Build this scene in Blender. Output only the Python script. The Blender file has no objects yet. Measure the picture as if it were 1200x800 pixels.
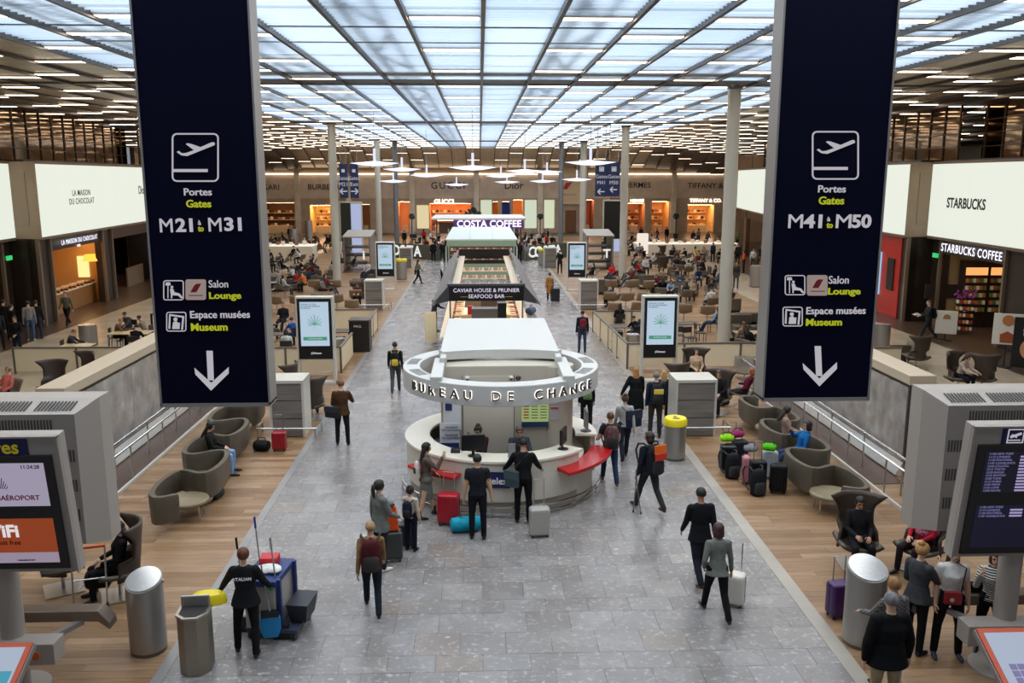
import bpy, bmesh, math, random
import numpy as np
from mathutils import Vector, Matrix, Euler
from mathutils.bvhtree import BVHTree
random.seed(7)
R = math.radians; PI = math.pi
sc = bpy.context.scene
COL = sc.collection

# ------------------------------------------------------------------ camera
CAM_H, PITCH, YAW, FPX = 6.9, R(10.7), R(2.1), 1018.0
cam_d = bpy.data.cameras.new('camera'); cam = bpy.data.objects.new('camera', cam_d); COL.objects.link(cam)
cam_d.sensor_width = 36.0; cam_d.lens = FPX * 36.0 / 1200.0; cam_d.clip_end = 400
cam.location = (0, 0, CAM_H); cam.rotation_euler = (PI / 2 - PITCH, 0, -YAW)
sc.camera = cam
FW = Vector((math.sin(YAW) * math.cos(PITCH), math.cos(YAW) * math.cos(PITCH), -math.sin(PITCH)))
RT = Vector((math.cos(YAW), -math.sin(YAW), 0)); UP = RT.cross(FW)
def ray(px, py): return FW * FPX + RT * (px - 600) + UP * (400 - py)
def gp(px, py, z=0.0):                       # point of a height z seen at a pixel (used to measure the hall)
    r = ray(px, py); t = (z - CAM_H) / r.z; return (r.x * t, r.y * t)
def aty(px, py, Y):
    r = ray(px, py); t = Y / r.y; return (r.x * t, CAM_H + r.z * t)
def atx(px, py, X):
    r = ray(px, py); t = X / r.x; return (r.y * t, CAM_H + r.z * t)

# ------------------------------------------------------------------ world, exposure
w = bpy.data.worlds.new('world'); sc.world = w; w.use_nodes = True
w.node_tree.nodes['Background'].inputs[0].default_value = (0.75, 0.82, 0.95, 1)
w.node_tree.nodes['Background'].inputs[1].default_value = 0.35
sc.view_settings.view_transform = 'Standard'; sc.view_settings.look = 'None'
sc.view_settings.exposure = -0.2; sc.view_settings.gamma = 1.0
LAMP_E, PANE_E, SIGN_E = 11.0, 5.0, 1.08

# ------------------------------------------------------------------ materials
def lin(h):
    if not isinstance(h, str): return (*h, 1)
    v = [int(h[i:i + 2], 16) / 255 for i in (0, 2, 4)]
    return (*[c / 12.92 if c < .04045 else ((c + .055) / 1.055) ** 2.4 for c in v], 1)
_mats = {}
def mat(h, rough=.6, metal=0.0, kind='', emit=0.0, name=None):
    key = (h, rough, metal, kind, emit)
    if key in _mats: return _mats[key]
    m = bpy.data.materials.new(name or 'surface'); m.use_nodes = True
    nt = m.node_tree; N = nt.nodes; L = nt.links; b = N['Principled BSDF']
    b.inputs['Base Color'].default_value = lin(h); b.inputs['Roughness'].default_value = rough; b.inputs['Metallic'].default_value = metal
    if emit:
        b.inputs['Emission Color'].default_value = lin(h); b.inputs['Emission Strength'].default_value = emit
        b.inputs['Base Color'].default_value = (.02, .02, .02, 1)
    def noise(scale, detail=3, vec=None):
        n = N.new('ShaderNodeTexNoise'); n.inputs['Scale'].default_value = scale; n.inputs['Detail'].default_value = detail
        if vec: L.new(vec, n.inputs['Vector'])
        return n.outputs['Fac']
    def coord(sx=1, sy=1, sz=1, kindc='Object'):
        t = N.new('ShaderNodeTexCoord'); mp = N.new('ShaderNodeMapping'); mp.inputs['Scale'].default_value = (sx, sy, sz)
        L.new(t.outputs[kindc], mp.inputs['Vector']); return mp.outputs['Vector']
    def ramp(fac, *stops):
        r = N.new('ShaderNodeValToRGB'); L.new(fac, r.inputs['Fac']); e = r.color_ramp.elements
        while len(e) < len(stops): e.new(.5)
        for i, (p, c) in enumerate(stops): e[i].position = p; e[i].color = lin(c)
        return r.outputs['Color']
    def mix(a, bb, fac, mode='MULTIPLY'):
        x = N.new('ShaderNodeMix'); x.data_type = 'RGBA'; x.blend_type = mode
        for s, v in ((x.inputs[0], fac), (x.inputs[6], a), (x.inputs[7], bb)):
            if hasattr(v, 'is_output'): L.new(v, s)
            elif isinstance(v, (int, float)): s.default_value = v
            else: s.default_value = lin(v)
        return x.outputs[2]
    def bump(fac, st=.3, dist=.01):
        bp = N.new('ShaderNodeBump'); bp.inputs['Strength'].default_value = st; bp.inputs['Distance'].default_value = dist
        L.new(fac, bp.inputs['Height']); L.new(bp.outputs[0], b.inputs['Normal'])
    def rnd():
        o = N.new('ShaderNodeObjectInfo'); g = N.new('ShaderNodeNewGeometry'); a = N.new('ShaderNodeMath'); a.operation = 'ADD'
        f = N.new('ShaderNodeMath'); f.operation = 'FRACT'
        L.new(o.outputs['Random'], a.inputs[0]); L.new(g.outputs['Random Per Island'], a.inputs[1]); L.new(a.outputs[0], f.inputs[0]); return f.outputs[0]
    if kind == 'cloth':
        n = noise(9, 4, coord()); L.new(mix(h, ramp(n, (.3, (.72, .72, .72)), (.7, (1.1, 1.1, 1.1))), 1.0), b.inputs['Base Color']); bump(n, .5, .02)
        b.inputs['Specular IOR Level'].default_value = .2
    elif kind == 'check':
        c = N.new('ShaderNodeTexChecker'); c.inputs['Scale'].default_value = 34; L.new(coord(), c.inputs['Vector'])
        c.inputs['Color1'].default_value = lin(h); c.inputs['Color2'].default_value = (.04, .04, .04, 1); L.new(c.outputs[0], b.inputs['Base Color'])
    elif kind == 'stripes':
        wv = N.new('ShaderNodeTexWave'); wv.inputs['Scale'].default_value = 9; wv.bands_direction = 'Z'; wv.inputs['Distortion'].default_value = 2; L.new(coord(), wv.inputs['Vector'])
        L.new(ramp(wv.outputs['Fac'], (.45, (.02, .02, .02)), (.55, h)), b.inputs['Base Color'])
    elif kind == 'floral':
        n = noise(26, 2, coord()); L.new(ramp(n, (.38, '20242c'), (.46, '8a2f36'), (.55, h), (.62, '3f6a55')), b.inputs['Base Color'])
    elif kind == 'leather':
        n = noise(60, 3, coord()); bump(n, .15, .004); n2 = noise(2.5, 2, coord())
        L.new(mix(h, ramp(n2, (.3, (.8, .8, .8)), (.7, (1.1, 1.1, 1.1))), 1.0), b.inputs['Base Color'])
    elif kind == 'steel':
        n = noise(8, 3, coord(1, 1, 12)); L.new(ramp(n, (.3, (.32, .32, .32)), (.7, (.5, .5, .5))), b.inputs['Roughness'])
    elif kind == 'marble':
        v = coord(kindc='Generated'); g = N.new('ShaderNodeNewGeometry'); P = g.outputs['Position']
        tint = ramp(rnd(), (0, '7b7572'), (.35, '817b78'), (.7, '878280'), (.9, '8d8782'), (1, '83776f'))
        cl = noise(1.6, 7, P); big = ramp(cl, (.3, (.82, .82, .82)), (.7, (1.12, 1.12, 1.12)))
        mpp = N.new('ShaderNodeMapping'); mpp.inputs['Scale'].default_value = (3.0, 7.0, 1); mpp.inputs['Rotation'].default_value = (0, 0, .35); L.new(P, mpp.inputs['Vector'])
        ve = noise(1.9, 8, mpp.outputs[0]); vein = ramp(ve, (.60, (0, 0, 0)), (.67, (.35, .35, .35)), (.72, (.9, .9, .9)))
        vs = noise(11.0, 8, P); spec = ramp(vs, (.58, (0, 0, 0)), (.66, (.9, .9, .9)))
        c = mix(tint, big, 1.0); c = mix(c, vein, .26, 'ADD'); c = mix(c, spec, .16, 'ADD'); L.new(c, b.inputs['Base Color'])
        L.new(ramp(cl, (.3, (.22, .22, .22)), (.7, (.30, .30, .30))), b.inputs['Roughness'])
    elif kind == 'wood':
        g = N.new('ShaderNodeNewGeometry'); mp = N.new('ShaderNodeMapping'); mp.inputs['Scale'].default_value = (1.2, 14, 14); L.new(g.outputs['Position'], mp.inputs['Vector'])
        gr = noise(1.6, 6, mp.outputs[0])
        tint = ramp(rnd(), (0, '7d5f42'), (.4, '8c6c4b'), (.75, '96775a'), (1, 'a38465'))
        L.new(mix(tint, ramp(gr, (.3, (.74, .72, .7)), (.7, (1.14, 1.12, 1.1))), 1.0), b.inputs['Base Color'])
    elif kind == 'stone':
        g = N.new('ShaderNodeNewGeometry'); n = noise(.9, 6, g.outputs['Position'])
        L.new(mix(h, ramp(n, (.3, (.85, .85, .85)), (.7, (1.1, 1.1, 1.1))), 1.0), b.inputs['Base Color'])
    elif kind == 'brownstone':
        g = N.new('ShaderNodeNewGeometry'); n = noise(.7, 6, g.outputs['Position'])
        L.new(mix(h, ramp(n, (.3, (.7, .7, .7)), (.7, (1.25, 1.2, 1.15))), 1.0), b.inputs['Base Color'])
    elif kind == 'streak':
        n = noise(2, 3, coord(.4, 6, 6)); L.new(mix(h, ramp(n, (.3, (.7, .7, .7)), (.7, (1.15, 1.15, 1.15))), 1.0), b.inputs['Base Color'])
    elif kind == 'deep':
        b.inputs['Specular IOR Level'].default_value = .12
    elif kind == 'glass':
        b.inputs['Alpha'].default_value = .28
    elif kind == 'reflection_tint':
        n = noise(2.2, 5, coord()); n2 = noise(30, 2, coord(1, 1, .2))
        L.new(ramp(n, (.3, '8a837e'), (.6, 'a8a29c'), (.8, 'c4c0bb')), b.inputs['Base Color']); bump(n2, .15, .004)  # pale grey tones paint the reflections of the glossy glass into its colour
    elif kind == 'skypane':
        L.new(mix('d6e4f0', ramp(rnd(), (0, (.78, .8, .84)), (1, (1.08, 1.06, 1.03))), 1.0), b.inputs['Emission Color'])
    elif kind == 'translucent':
        tr = N.new('ShaderNodeBsdfTranslucent'); tr.inputs[0].default_value = lin(h); mx = N.new('ShaderNodeMixShader'); mx.inputs[0].default_value = .55
        L.new(b.outputs[0], mx.inputs[1]); L.new(tr.outputs[0], mx.inputs[2]); L.new(mx.outputs[0], N['Material Output'].inputs[0])
    elif kind == 'leafy':
        n = noise(40, 2, coord()); L.new(ramp(n, (.3, '0e150b'), (.7, h)), b.inputs['Base Color'])
    elif kind == 'hair':
        n = noise(24, 3, coord(1, 1, .25)); L.new(mix(h, ramp(n, (.3, (.6, .6, .6)), (.7, (1.35, 1.35, 1.35))), 1.0), b.inputs['Base Color']); bump(n, .6, .01)
    _mats[key] = m; return m
STEEL = lambda: mat('a9a49e', .38, .85, 'steel'); CHROME = lambda: mat('c8c8c8', .2, 1.0)
CREAM = lambda: mat('d9cfb8', .45); WHITE = lambda: mat('e6e4dc', .4); BLACK = lambda: mat('101012', .35)
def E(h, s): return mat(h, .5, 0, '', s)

# ------------------------------------------------------------------ mesh builder
class MB:
    def __init__(s): s.v = []; s.f = []; s.m = []
    def add(s, vs, fs, mi=0):
        o = len(s.v); s.v += [tuple(p) for p in vs]; s.f += [tuple(i + o for i in f) for f in fs]; s.m += [mi] * len(fs); return s
    def box(s, c, d, mi=0, rz=0, M=None):
        x, y, z = [k / 2 for k in d]
        vs = [Vector((a * x, b * y, e * z)) for a in (-1, 1) for b in (-1, 1) for e in (-1, 1)]
        Q = M or Matrix.Rotation(rz, 3, 'Z'); vs = [Q @ v + Vector(c) for v in vs]
        return s.add(vs, [(0, 1, 3, 2), (4, 6, 7, 5), (0, 4, 5, 1), (2, 3, 7, 6), (0, 2, 6, 4), (1, 5, 7, 3)], mi)
    def b2(s, x0, x1, y0, y1, z0, z1, mi=0): return s.box(((x0 + x1) / 2, (y0 + y1) / 2, (z0 + z1) / 2), (abs(x1 - x0), abs(y1 - y0), abs(z1 - z0)), mi)
    def loft(s, rings, mi=0, closed=True, caps=True):
        n = len(rings[0]); o = len(s.v); s.v += [tuple(p) for r in rings for p in r]
        for i in range(len(rings) - 1):
            for j in range(n if closed else n - 1):
                k = (j + 1) % n; s.f.append((o + i * n + j, o + i * n + k, o + (i + 1) * n + k, o + (i + 1) * n + j)); s.m.append(mi)
        if caps and closed:
            s.f.append(tuple(o + j for j in range(n))[::-1]); s.f.append(tuple(o + (len(rings) - 1) * n + j for j in range(n))); s.m += [mi, mi]
        return s
    def cyl(s, p0, p1, r0, r1=None, n=12, mi=0):
        r1 = r0 if r1 is None else r1; p0 = Vector(p0); p1 = Vector(p1); d = (p1 - p0).normalized()
        a = d.orthogonal().normalized(); b = d.cross(a)
        return s.loft([[p + (a * math.cos(t) + b * math.sin(t)) * r for t in [2 * PI * i / n for i in range(n)]] for p, r in ((p0, r0), (p1, r1))], mi)
    def tube(s, pts, r, n=8, mi=0, closed=False):
        pts = [Vector(p) for p in pts]; rings = []; N_ = len(pts); up = None
        for i, p in enumerate(pts):
            a = pts[(i - 1) % N_] if closed or i > 0 else p; c = pts[(i + 1) % N_] if closed or i < N_ - 1 else p
            d = (c - a).normalized()
            u = d.orthogonal().normalized() if up is None else (up - d * up.dot(d)).normalized()
            up = u; v = d.cross(u); rings.append([p + (u * math.cos(t) + v * math.sin(t)) * r for t in [2 * PI * k / n for k in range(n)]])
        if closed: rings.append(rings[0])
        return s.loft(rings, mi, caps=not closed)
    def lathe(s, prof, c=(0, 0, 0), n=24, mi=0, sx=1, sy=1, a0=0, a1=2 * PI):
        full = abs(a1 - a0 - 2 * PI) < 1e-6; k = n if full else n + 1
        return s.loft([[(c[0] + r * sx * math.cos(a0 + (a1 - a0) * i / n), c[1] + r * sy * math.sin(a0 + (a1 - a0) * i / n), c[2] + z) for i in range(k)] for r, z in prof], mi, closed=full, caps=full)
    def arcbox(s, c, r0, r1, z0, z1, a0, a1, n=32, mi=0):
        rings = []
        for i in range(n + 1):
            a = a0 + (a1 - a0) * i / n; ca, sa = math.cos(a), math.sin(a)
            rings.append([(c[0] + r * ca, c[1] + r * sa, z) for r, z in ((r0, z0), (r1, z0), (r1, z1), (r0, z1))])
        return s.loft(rings, mi)
    def ell(s, c, r, n=10, m=7, mi=0, M=None):
        rings = []; c = Vector(c)
        for i in range(m + 1):
            t = -PI / 2 + PI * (i + .02) / (m + .04); rings.append([(c + ((M @ q) if M else q)) for q in [Vector((r[0] * math.cos(t) * math.cos(2 * PI * j / n), r[1] * math.cos(t) * math.sin(2 * PI * j / n), r[2] * math.sin(t))) for j in range(n)]])
        return s.loft(rings, mi)
    def poly(s, pts, z0, z1, mi=0):
        return s.loft([[(x, y, z0) for x, y in pts], [(x, y, z1) for x, y in pts]], mi)
    def mesh(s, name):
        me = bpy.data.meshes.new(name); me.from_pydata(s.v, [], s.f); me.polygons.foreach_set('material_index', s.m); me.update(); return me
def fixn(me):
    bm = bmesh.new(); bm.from_mesh(me); bmesh.ops.recalc_face_normals(bm, faces=bm.faces); bm.to_mesh(me); bm.free()
def ob(name, mb, mats, parent=None, bev=0, smooth=False, loc=None, rot=None, thick=0, kind=None, seg=2):
    me = mb.mesh(name) if isinstance(mb, MB) else mb
    if isinstance(mb, MB): fixn(me)
    if not isinstance(mats, (list, tuple)): mats = [mats]
    if not me.materials:
        for m in mats: me.materials.append(m)
    o = bpy.data.objects.new(name, me); COL.objects.link(o)
    if parent: o.parent = parent
    if loc: o.location = loc
    if rot: o.rotation_euler = rot
    if smooth: me.shade_smooth(); me.set_sharp_from_angle(angle=R(40))
    if thick:
        md = o.modifiers.new('solid', 'SOLIDIFY'); md.thickness = thick; md.offset = 0
    if bev:
        md = o.modifiers.new('bevel', 'BEVEL'); md.width = bev; md.segments = seg; md.limit_method = 'ANGLE'
    if kind: o['kind'] = kind
    return o
def tag(o, label, cat, group=None):
    o['label'] = label; o['category'] = cat
    if group: o['group'] = group
    return o
def thing(name, label, cat, loc=(0, 0, 0), rz=0, group=None):
    o = bpy.data.objects.new(name, None); COL.objects.link(o); o.location = loc; o.rotation_euler = (0, 0, rz); o.empty_display_size = .1
    return tag(o, label, cat, group)
KIDS = {}
def dup(src, loc, rz, label=None, group=None, scale=None):
    kids = [c for c in KIDS.setdefault(src, [c for c in bpy.data.objects if c.parent == src])]
    r = src.copy(); COL.objects.link(r); r.location = loc; r.rotation_euler = (0, 0, rz)
    if label: r['label'] = label
    if group: r['group'] = group
    if scale: r.scale = (scale,) * 3
    for ch in kids:
        c = ch.copy(); COL.objects.link(c); c.parent = r
        for g in KIDS.setdefault(ch, [d for d in bpy.data.objects if d.parent == ch]):
            d = g.copy(); COL.objects.link(d); d.parent = c
    return r
def struct(name, mb, mats, parent=None, **k):
    o = ob(name, mb, mats, parent, **k)
    if not parent: o['kind'] = 'structure'
    return o
_tc = {}
def textmesh(s, size, ext=.004, bold=0.0, align='CENTER', shear=0, space=1.0):
    key = (s, size, ext, bold, align, shear, space)
    if key in _tc: return _tc[key]
    c = bpy.data.curves.new('text', 'FONT'); c.body = s; c.size = size; c.extrude = ext; c.offset = bold * size; c.align_x = align; c.align_y = 'CENTER'; c.shear = shear
    c.space_character = space; c.resolution_u = 3
    o = bpy.data.objects.new('text', c); COL.objects.link(o); dg = bpy.context.evaluated_depsgraph_get()
    me = bpy.data.meshes.new_from_object(o.evaluated_get(dg)); bpy.data.objects.remove(o); bpy.data.curves.remove(c); me.materials.clear(); _tc[key] = me; return me
def text(s, size, loc, rot, m, parent=None, name='lettering', **k):
    me = textmesh(s, size, **k)
    if me.materials: me = me.copy(); me.materials.clear()
    return ob(name, me, m, parent, loc=loc, rot=rot)
FRONT = (PI / 2, 0, 0)
# ================================================================== floor
PX0, PX1 = -4.47, 5.17          # edges of the stone path
floor = struct('floor', MB().b2(-34, 34, 2, 112, -.3, -.045), mat('5c5650', .6))
bord = mat('a39b8f', .3, 0, 'stone')
struct('trim_1', MB().b2(PX0 - .16, PX0, 5, 104, -.05, .006), mat('8d8a88', .3, 0, 'stone'))
struct('trim_2', MB().b2(PX1, PX1 + .24, 5, 104, -.05, .006), bord)
marble = mat('ffffff', .3, 0, 'marble')
tile_me = {}
rest = MB(); ntile = 0; y = 9.6; row = 0
TW = (PX1 - PX0) / 14
while y < 104:
    d = .62 if row % 3 else .44
    x = PX0 - (TW * .5 if row % 2 else 0)
    while x < PX1 - .01:
        x0, x1 = max(x, PX0), min(x + TW, PX1); x += TW
        if x1 - x0 < .02: continue
        if ntile < 290:
            k = (round(x1 - x0, 3), d)
            if k not in tile_me: tile_me[k] = MB().b2(-(x1 - x0) / 2 + .002, (x1 - x0) / 2 - .002, -d / 2 + .002, d / 2 - .002, -.04, 0).mesh('tile')
            ob('tile', tile_me[k], marble, floor, loc=((x0 + x1) / 2, y + d / 2, random.uniform(-.001, .001))); ntile += 1
        else: rest.b2(x0 + .002, x1 - .002, y + .002, y + d - .002, -.04, 0)
    y += d; row += 1
ob('tile', rest, marble, floor, kind='stuff')
woodm = mat('8f6f52', .38, 0, 'wood')
def planks(fl, xa, xb, y0, y1, n0, lim):
    rs = MB(); n = 0; y = y0; me = {}
    while y < y1:
        wd = .185 if y < 40 else .37
        x = xa - random.choice((0, .7, 1.3, 1.9))
        while x < xb:
            ln = 2.4 if y < 40 else 4.8
            a, b = max(x, xa), min(x + ln, xb); x += ln
            if b - a < .05: continue
            if n < lim:
                k = round(b - a, 1)
                if k not in me: me[k] = MB().b2(-.5, .5, -wd / 2 + .0015, wd / 2 - .0015, -.04, 0).mesh('plank')
                o = ob('plank', me[k], woodm, fl, loc=((a + b) / 2, y + wd / 2, 0)); o.scale = (b - a - .003, 1, 1); n += 1
            else: rs.b2(a + .0015, b - .0015, y + .0015, y + wd - .0015, -.04, 0)
        y += wd
    ob('plank', rs, woodm, fl, kind='stuff')
fl1 = struct('floor', MB().b2(-14.6, PX0 - .16, 8, 104, -.2, -.042), mat('4a3a2c', .6))
planks(fl1, -14.6, PX0 - .16, 10.0, 104, 0, 290)
fl2 = struct('floor', MB().b2(PX1 + .24, 15.6, 8, 104, -.2, -.042), mat('4a3a2c', .6))
planks(fl2, PX1 + .24, 15.6, 10.0, 104, 0, 290)
outer = mat('b3a590', .22, 0, 'stone'); brownfl = mat('4d3b2f', .3, 0, 'stone')
for sx, x0 in ((-1, 14.6), (1, 15.6)):
    f = struct('floor', MB().b2(sx * x0, sx * 19.2, 8, 106, -.2, -.05), outer)
    g = MB(); y = 18
    for k in range(70):
        for j in range(3):
            a = x0 + (19.2 - x0) * j / 3; b = x0 + (19.2 - x0) * (j + 1) / 3
            g.b2(sx * (a + .003), sx * (b - .003), y + .003, y + 1.197, -.05, 0)
        y += 1.2
    o = ob('tile', g, outer, f, kind='stuff')
    struct('floor', MB().b2(sx * 19.2, sx * 34, 8, 112, -.2, 0.001), brownfl)

# ================================================================== ceiling
CZ = 10.35; BAY = 1.68; X0C = .1
ceil = struct('ceiling', MB().b2(-34, 34, 0, 112, CZ + 1.3, CZ + 1.45), mat('3a332c', .7))
GXL, GXR = X0C - 7 * BAY, X0C + 8 * BAY
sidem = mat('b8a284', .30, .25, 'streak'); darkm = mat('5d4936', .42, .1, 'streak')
def cz(y): return CZ if y < 101 else CZ - 2.3 * min(1, (y - 101) / 8) ** 1.3
rows = [6 + 4.8 * k for k in range(22)]
ks = list(range(-18, 20))
pm = mat('cfe2f5', .5, 0, 'skypane', PANE_E)
pane_me = MB().b2(-BAY / 2 + .03, BAY / 2 - .03, -2.37, 2.37, 0, .03).mesh('pane')
sb = {0: MB(), 1: MB()}
for k in ks[:-1]:
    xa = X0C + k * BAY; xb = xa + BAY
    glass = -7 <= k < 8
    for yy in rows:
        yc = yy + 2.4
        if glass and yc < 101:
            if 32 < yc < 35.5 or 58.5 < yc < 62: sb[0].b2(xa, xb, yy + .4, yy + 1.6, cz(yc) + .1, cz(yc) + .14)
            ob('pane', pane_me, pm, ceil, loc=((xa + xb) / 2, yc, cz(yc) + .2))
        else:
            zz0, zz1 = cz(yy), cz(yy + 4.8)
            n = 4
            for j in range(n):
                ya = yy + 4.8 * j / n; yb = yy + 4.8 * (j + 1) / n - .02
                if yb > 110: break
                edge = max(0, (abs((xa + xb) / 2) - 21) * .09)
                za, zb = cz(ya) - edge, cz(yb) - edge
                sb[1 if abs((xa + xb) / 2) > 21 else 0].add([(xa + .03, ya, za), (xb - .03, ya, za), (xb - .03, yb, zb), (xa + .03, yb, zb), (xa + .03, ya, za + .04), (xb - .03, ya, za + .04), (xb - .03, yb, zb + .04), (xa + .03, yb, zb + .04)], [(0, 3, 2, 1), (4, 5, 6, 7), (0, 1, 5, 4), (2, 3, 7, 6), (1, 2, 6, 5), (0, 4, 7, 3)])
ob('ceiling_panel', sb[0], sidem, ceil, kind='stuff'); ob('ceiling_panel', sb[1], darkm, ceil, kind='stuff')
bl = MB(); y = 6.0
while y < 101:
    z = cz(y); hh = .11
    bl.b2(GXL, GXR, y, y + .012, z, z + hh); y += .3
tr = MB()
for k in (-6, -4, -2, 1, 4, 6):
    xa = X0C + (k + .15) * BAY
    for yy in range(6, 100, 4):
        tr.b2(xa, xa + .22, yy, yy + 4, CZ + .13, CZ + .16).b2(xa + .75, xa + .9, yy, yy + 4, CZ + .13, CZ + .16); tr.box((xa + .5, yy + 2, CZ + .145), (.14, 4.1, .03), rz=.18 if (yy // 4) % 2 else -.18)
ob('roof_truss', tr, mat('5b6470', .6), ceil, kind='stuff')
ob('louvre_blade', bl, mat('e6ecf2', .6, 0, 'translucent'), ceil, kind='stuff')
cb = MB()
for yy in rows:
    for q in (1.2, 3.6):
        if yy + q < 101: cb.b2(GXL, GXR, yy + q, yy + q + .03, CZ + .02, CZ + .1)
ob('cross_bar', cb, mat('a4abb2', .5), ceil, kind='stuff')
rail_m = mat('4c4a48', .4, .5)
for k in ks:
    x = X0C + k * BAY; g = MB()
    edge = max(0, (abs(x) - 21) * .09)
    prev = None
    ys = [4, 101, 103, 106, 109]
    for a, b in zip(ys, ys[1:]):
        za, zb = cz(a) - edge, cz(b) - edge
        g.add([(x - .045, a, za - .1), (x + .045, a, za - .1), (x + .045, b, zb - .1), (x - .045, b, zb - .1), (x - .045, a, za + .06), (x + .045, a, za + .06), (x + .045, b, zb + .06), (x - .045, b, zb + .06)], [(0, 3, 2, 1), (4, 5, 6, 7), (0, 1, 5, 4), (2, 3, 7, 6), (1, 2, 6, 5), (0, 4, 7, 3)])
    ob('rail', g, rail_m, ceil)
ROWS = (33.9, 59.8, 86.5)
for i, yy in enumerate((33.9, 57.5, 86.5)):
    ob('cross_beam', MB().b2(-30, 30, yy - .12, yy + .12, CZ - .06, CZ + .08), mat('55504a', .5, .3), ceil)
    gb = MB(); gb.b2(GXL, GXR, yy - 1.4, yy - .2, CZ - .005, CZ + .02); 
    ob('blank_panel', gb, mat('6e7784', .5), ceil)
# roof trusses seen as diagonals between louvres
# lamps
lamp_me = MB()
lamp_me.b2(-.77, .77, -.17, .17, -.02, .10, 0); lamp_me.b2(-.75, .75, -.145, .145, -.03, -.02, 1)
lme = lamp_me.mesh('ceiling_lamp'); lme.materials.append(mat('c9c2b8', .5)); lme.materials.append(E('ffe9cf', LAMP_E))
lamps = []
for k in ks[:-1]:
    xc = X0C + (k + .5) * BAY; glass = -7 <= k < 8
    if k in (-3, -2, 0): continue
    off = (0 if k % 2 else 2.4) + (0 if glass else ((k * 13) % 5) * .5)
    for j in range(22):
        y = 5.6 + off + 4.8 * j
        if y < 8 or y > 108 or (glass and k in (-1, 0, 1, -2) and j % 2 and y < 0): continue
        edge = max(0, (abs(xc) - 21) * .09)
        if abs(xc) / y > .72: continue
        lamps.append((y, xc, cz(y) - edge - .02, glass))
    if not glass and k % 2 == 0:
        for j in range(14):
            y = 55 + off + 1.6 + 4.8 * j
            if 0: lamps.append((y, xc, cz(y) - max(0, (abs(xc) - 21) * .09) - .02, glass))
lamps.sort(); far = MB()
ORD = 'first second third fourth fifth sixth seventh eighth ninth tenth eleventh twelfth thirteenth fourteenth fifteenth sixteenth seventeenth eighteenth nineteenth twentieth twenty-first twenty-second twenty-third twenty-fourth'.split()
for i, (y, x, z, gl) in enumerate(lamps):
    if i < 290:
        b_ = int(round((x - X0C) / BAY - .5)); rr_ = sum(1 for q in lamps[:i] if abs(q[1] - x) < .1)
        lab = 'strip lamp, %s bay %s of the axis, %s from the camera' % (ORD[abs(b_)], 'left' if b_ < 0 else 'right', ORD[rr_])
        tag(ob('ceiling_lamp', lme, [], loc=(x, y, z)), lab, 'ceiling lamp', 'strip lamps in the skylight ceiling' if gl else 'strip lamps in the brown side ceiling')
    else:
        far.b2(x - .74, x + .74, y - .14, y + .14, z - .02, z + .1, 0); far.b2(x - .72, x + .72, y - .115, y + .115, z - .03, z - .02, 1)
o = ob('ceiling_lamp', far, [mat('c9c2b8', .5), E('ffe9cf', LAMP_E)]); o['kind'] = 'stuff'; tag(o, 'many small strip lamps in the far end of the ceiling', 'ceiling lamp')

# ================================================================== columns
colm = mat('b8b3a6', .35, .1)
def column(x, y, r, label, m=colm, zt=CZ):
    t = thing('column', label, 'column', (x, y, 0), 0, 'round pale columns of the hall')
    ob('shaft', MB().lathe([(r, 0), (r, zt)], n=24), m, t, smooth=True)
    ob('base_ring', MB().lathe([(r + .03, 0), (r + .03, .12), (r, .14)], n=24), STEEL(), t, smooth=True)
    ob('capital', MB().lathe([(r, zt - .15), (r + .05, zt - .12), (r + .05, zt)], n=24), mat('77736a', .4, .3), t, smooth=True)
column(9.75, 34, .25, 'thick pale column in front of the right seating, nearest the camera')
column(-9.45, 57.5, .26, 'pale column in the left seating area left of the small screen')
column(9.9, 60, .26, 'pale column in the right seating area right of the far screen')
column(-9.3, 34, .25, 'pale column half hidden behind the left blue banner')
column(-9.4, 82, .27, 'slim pale column left of the hanging white lamps')
column(10.2, 86.5, .33, 'pale column left of the far pair of blue signs on the right')
dk = mat('77797c', .35, .3)
column(-8.2, 86.5, .24, 'dark grey column far away behind the left cafe counter', dk)
column(8.0, 86.5, .24, 'dark grey column far away behind the right cafe counter', dk)

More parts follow.
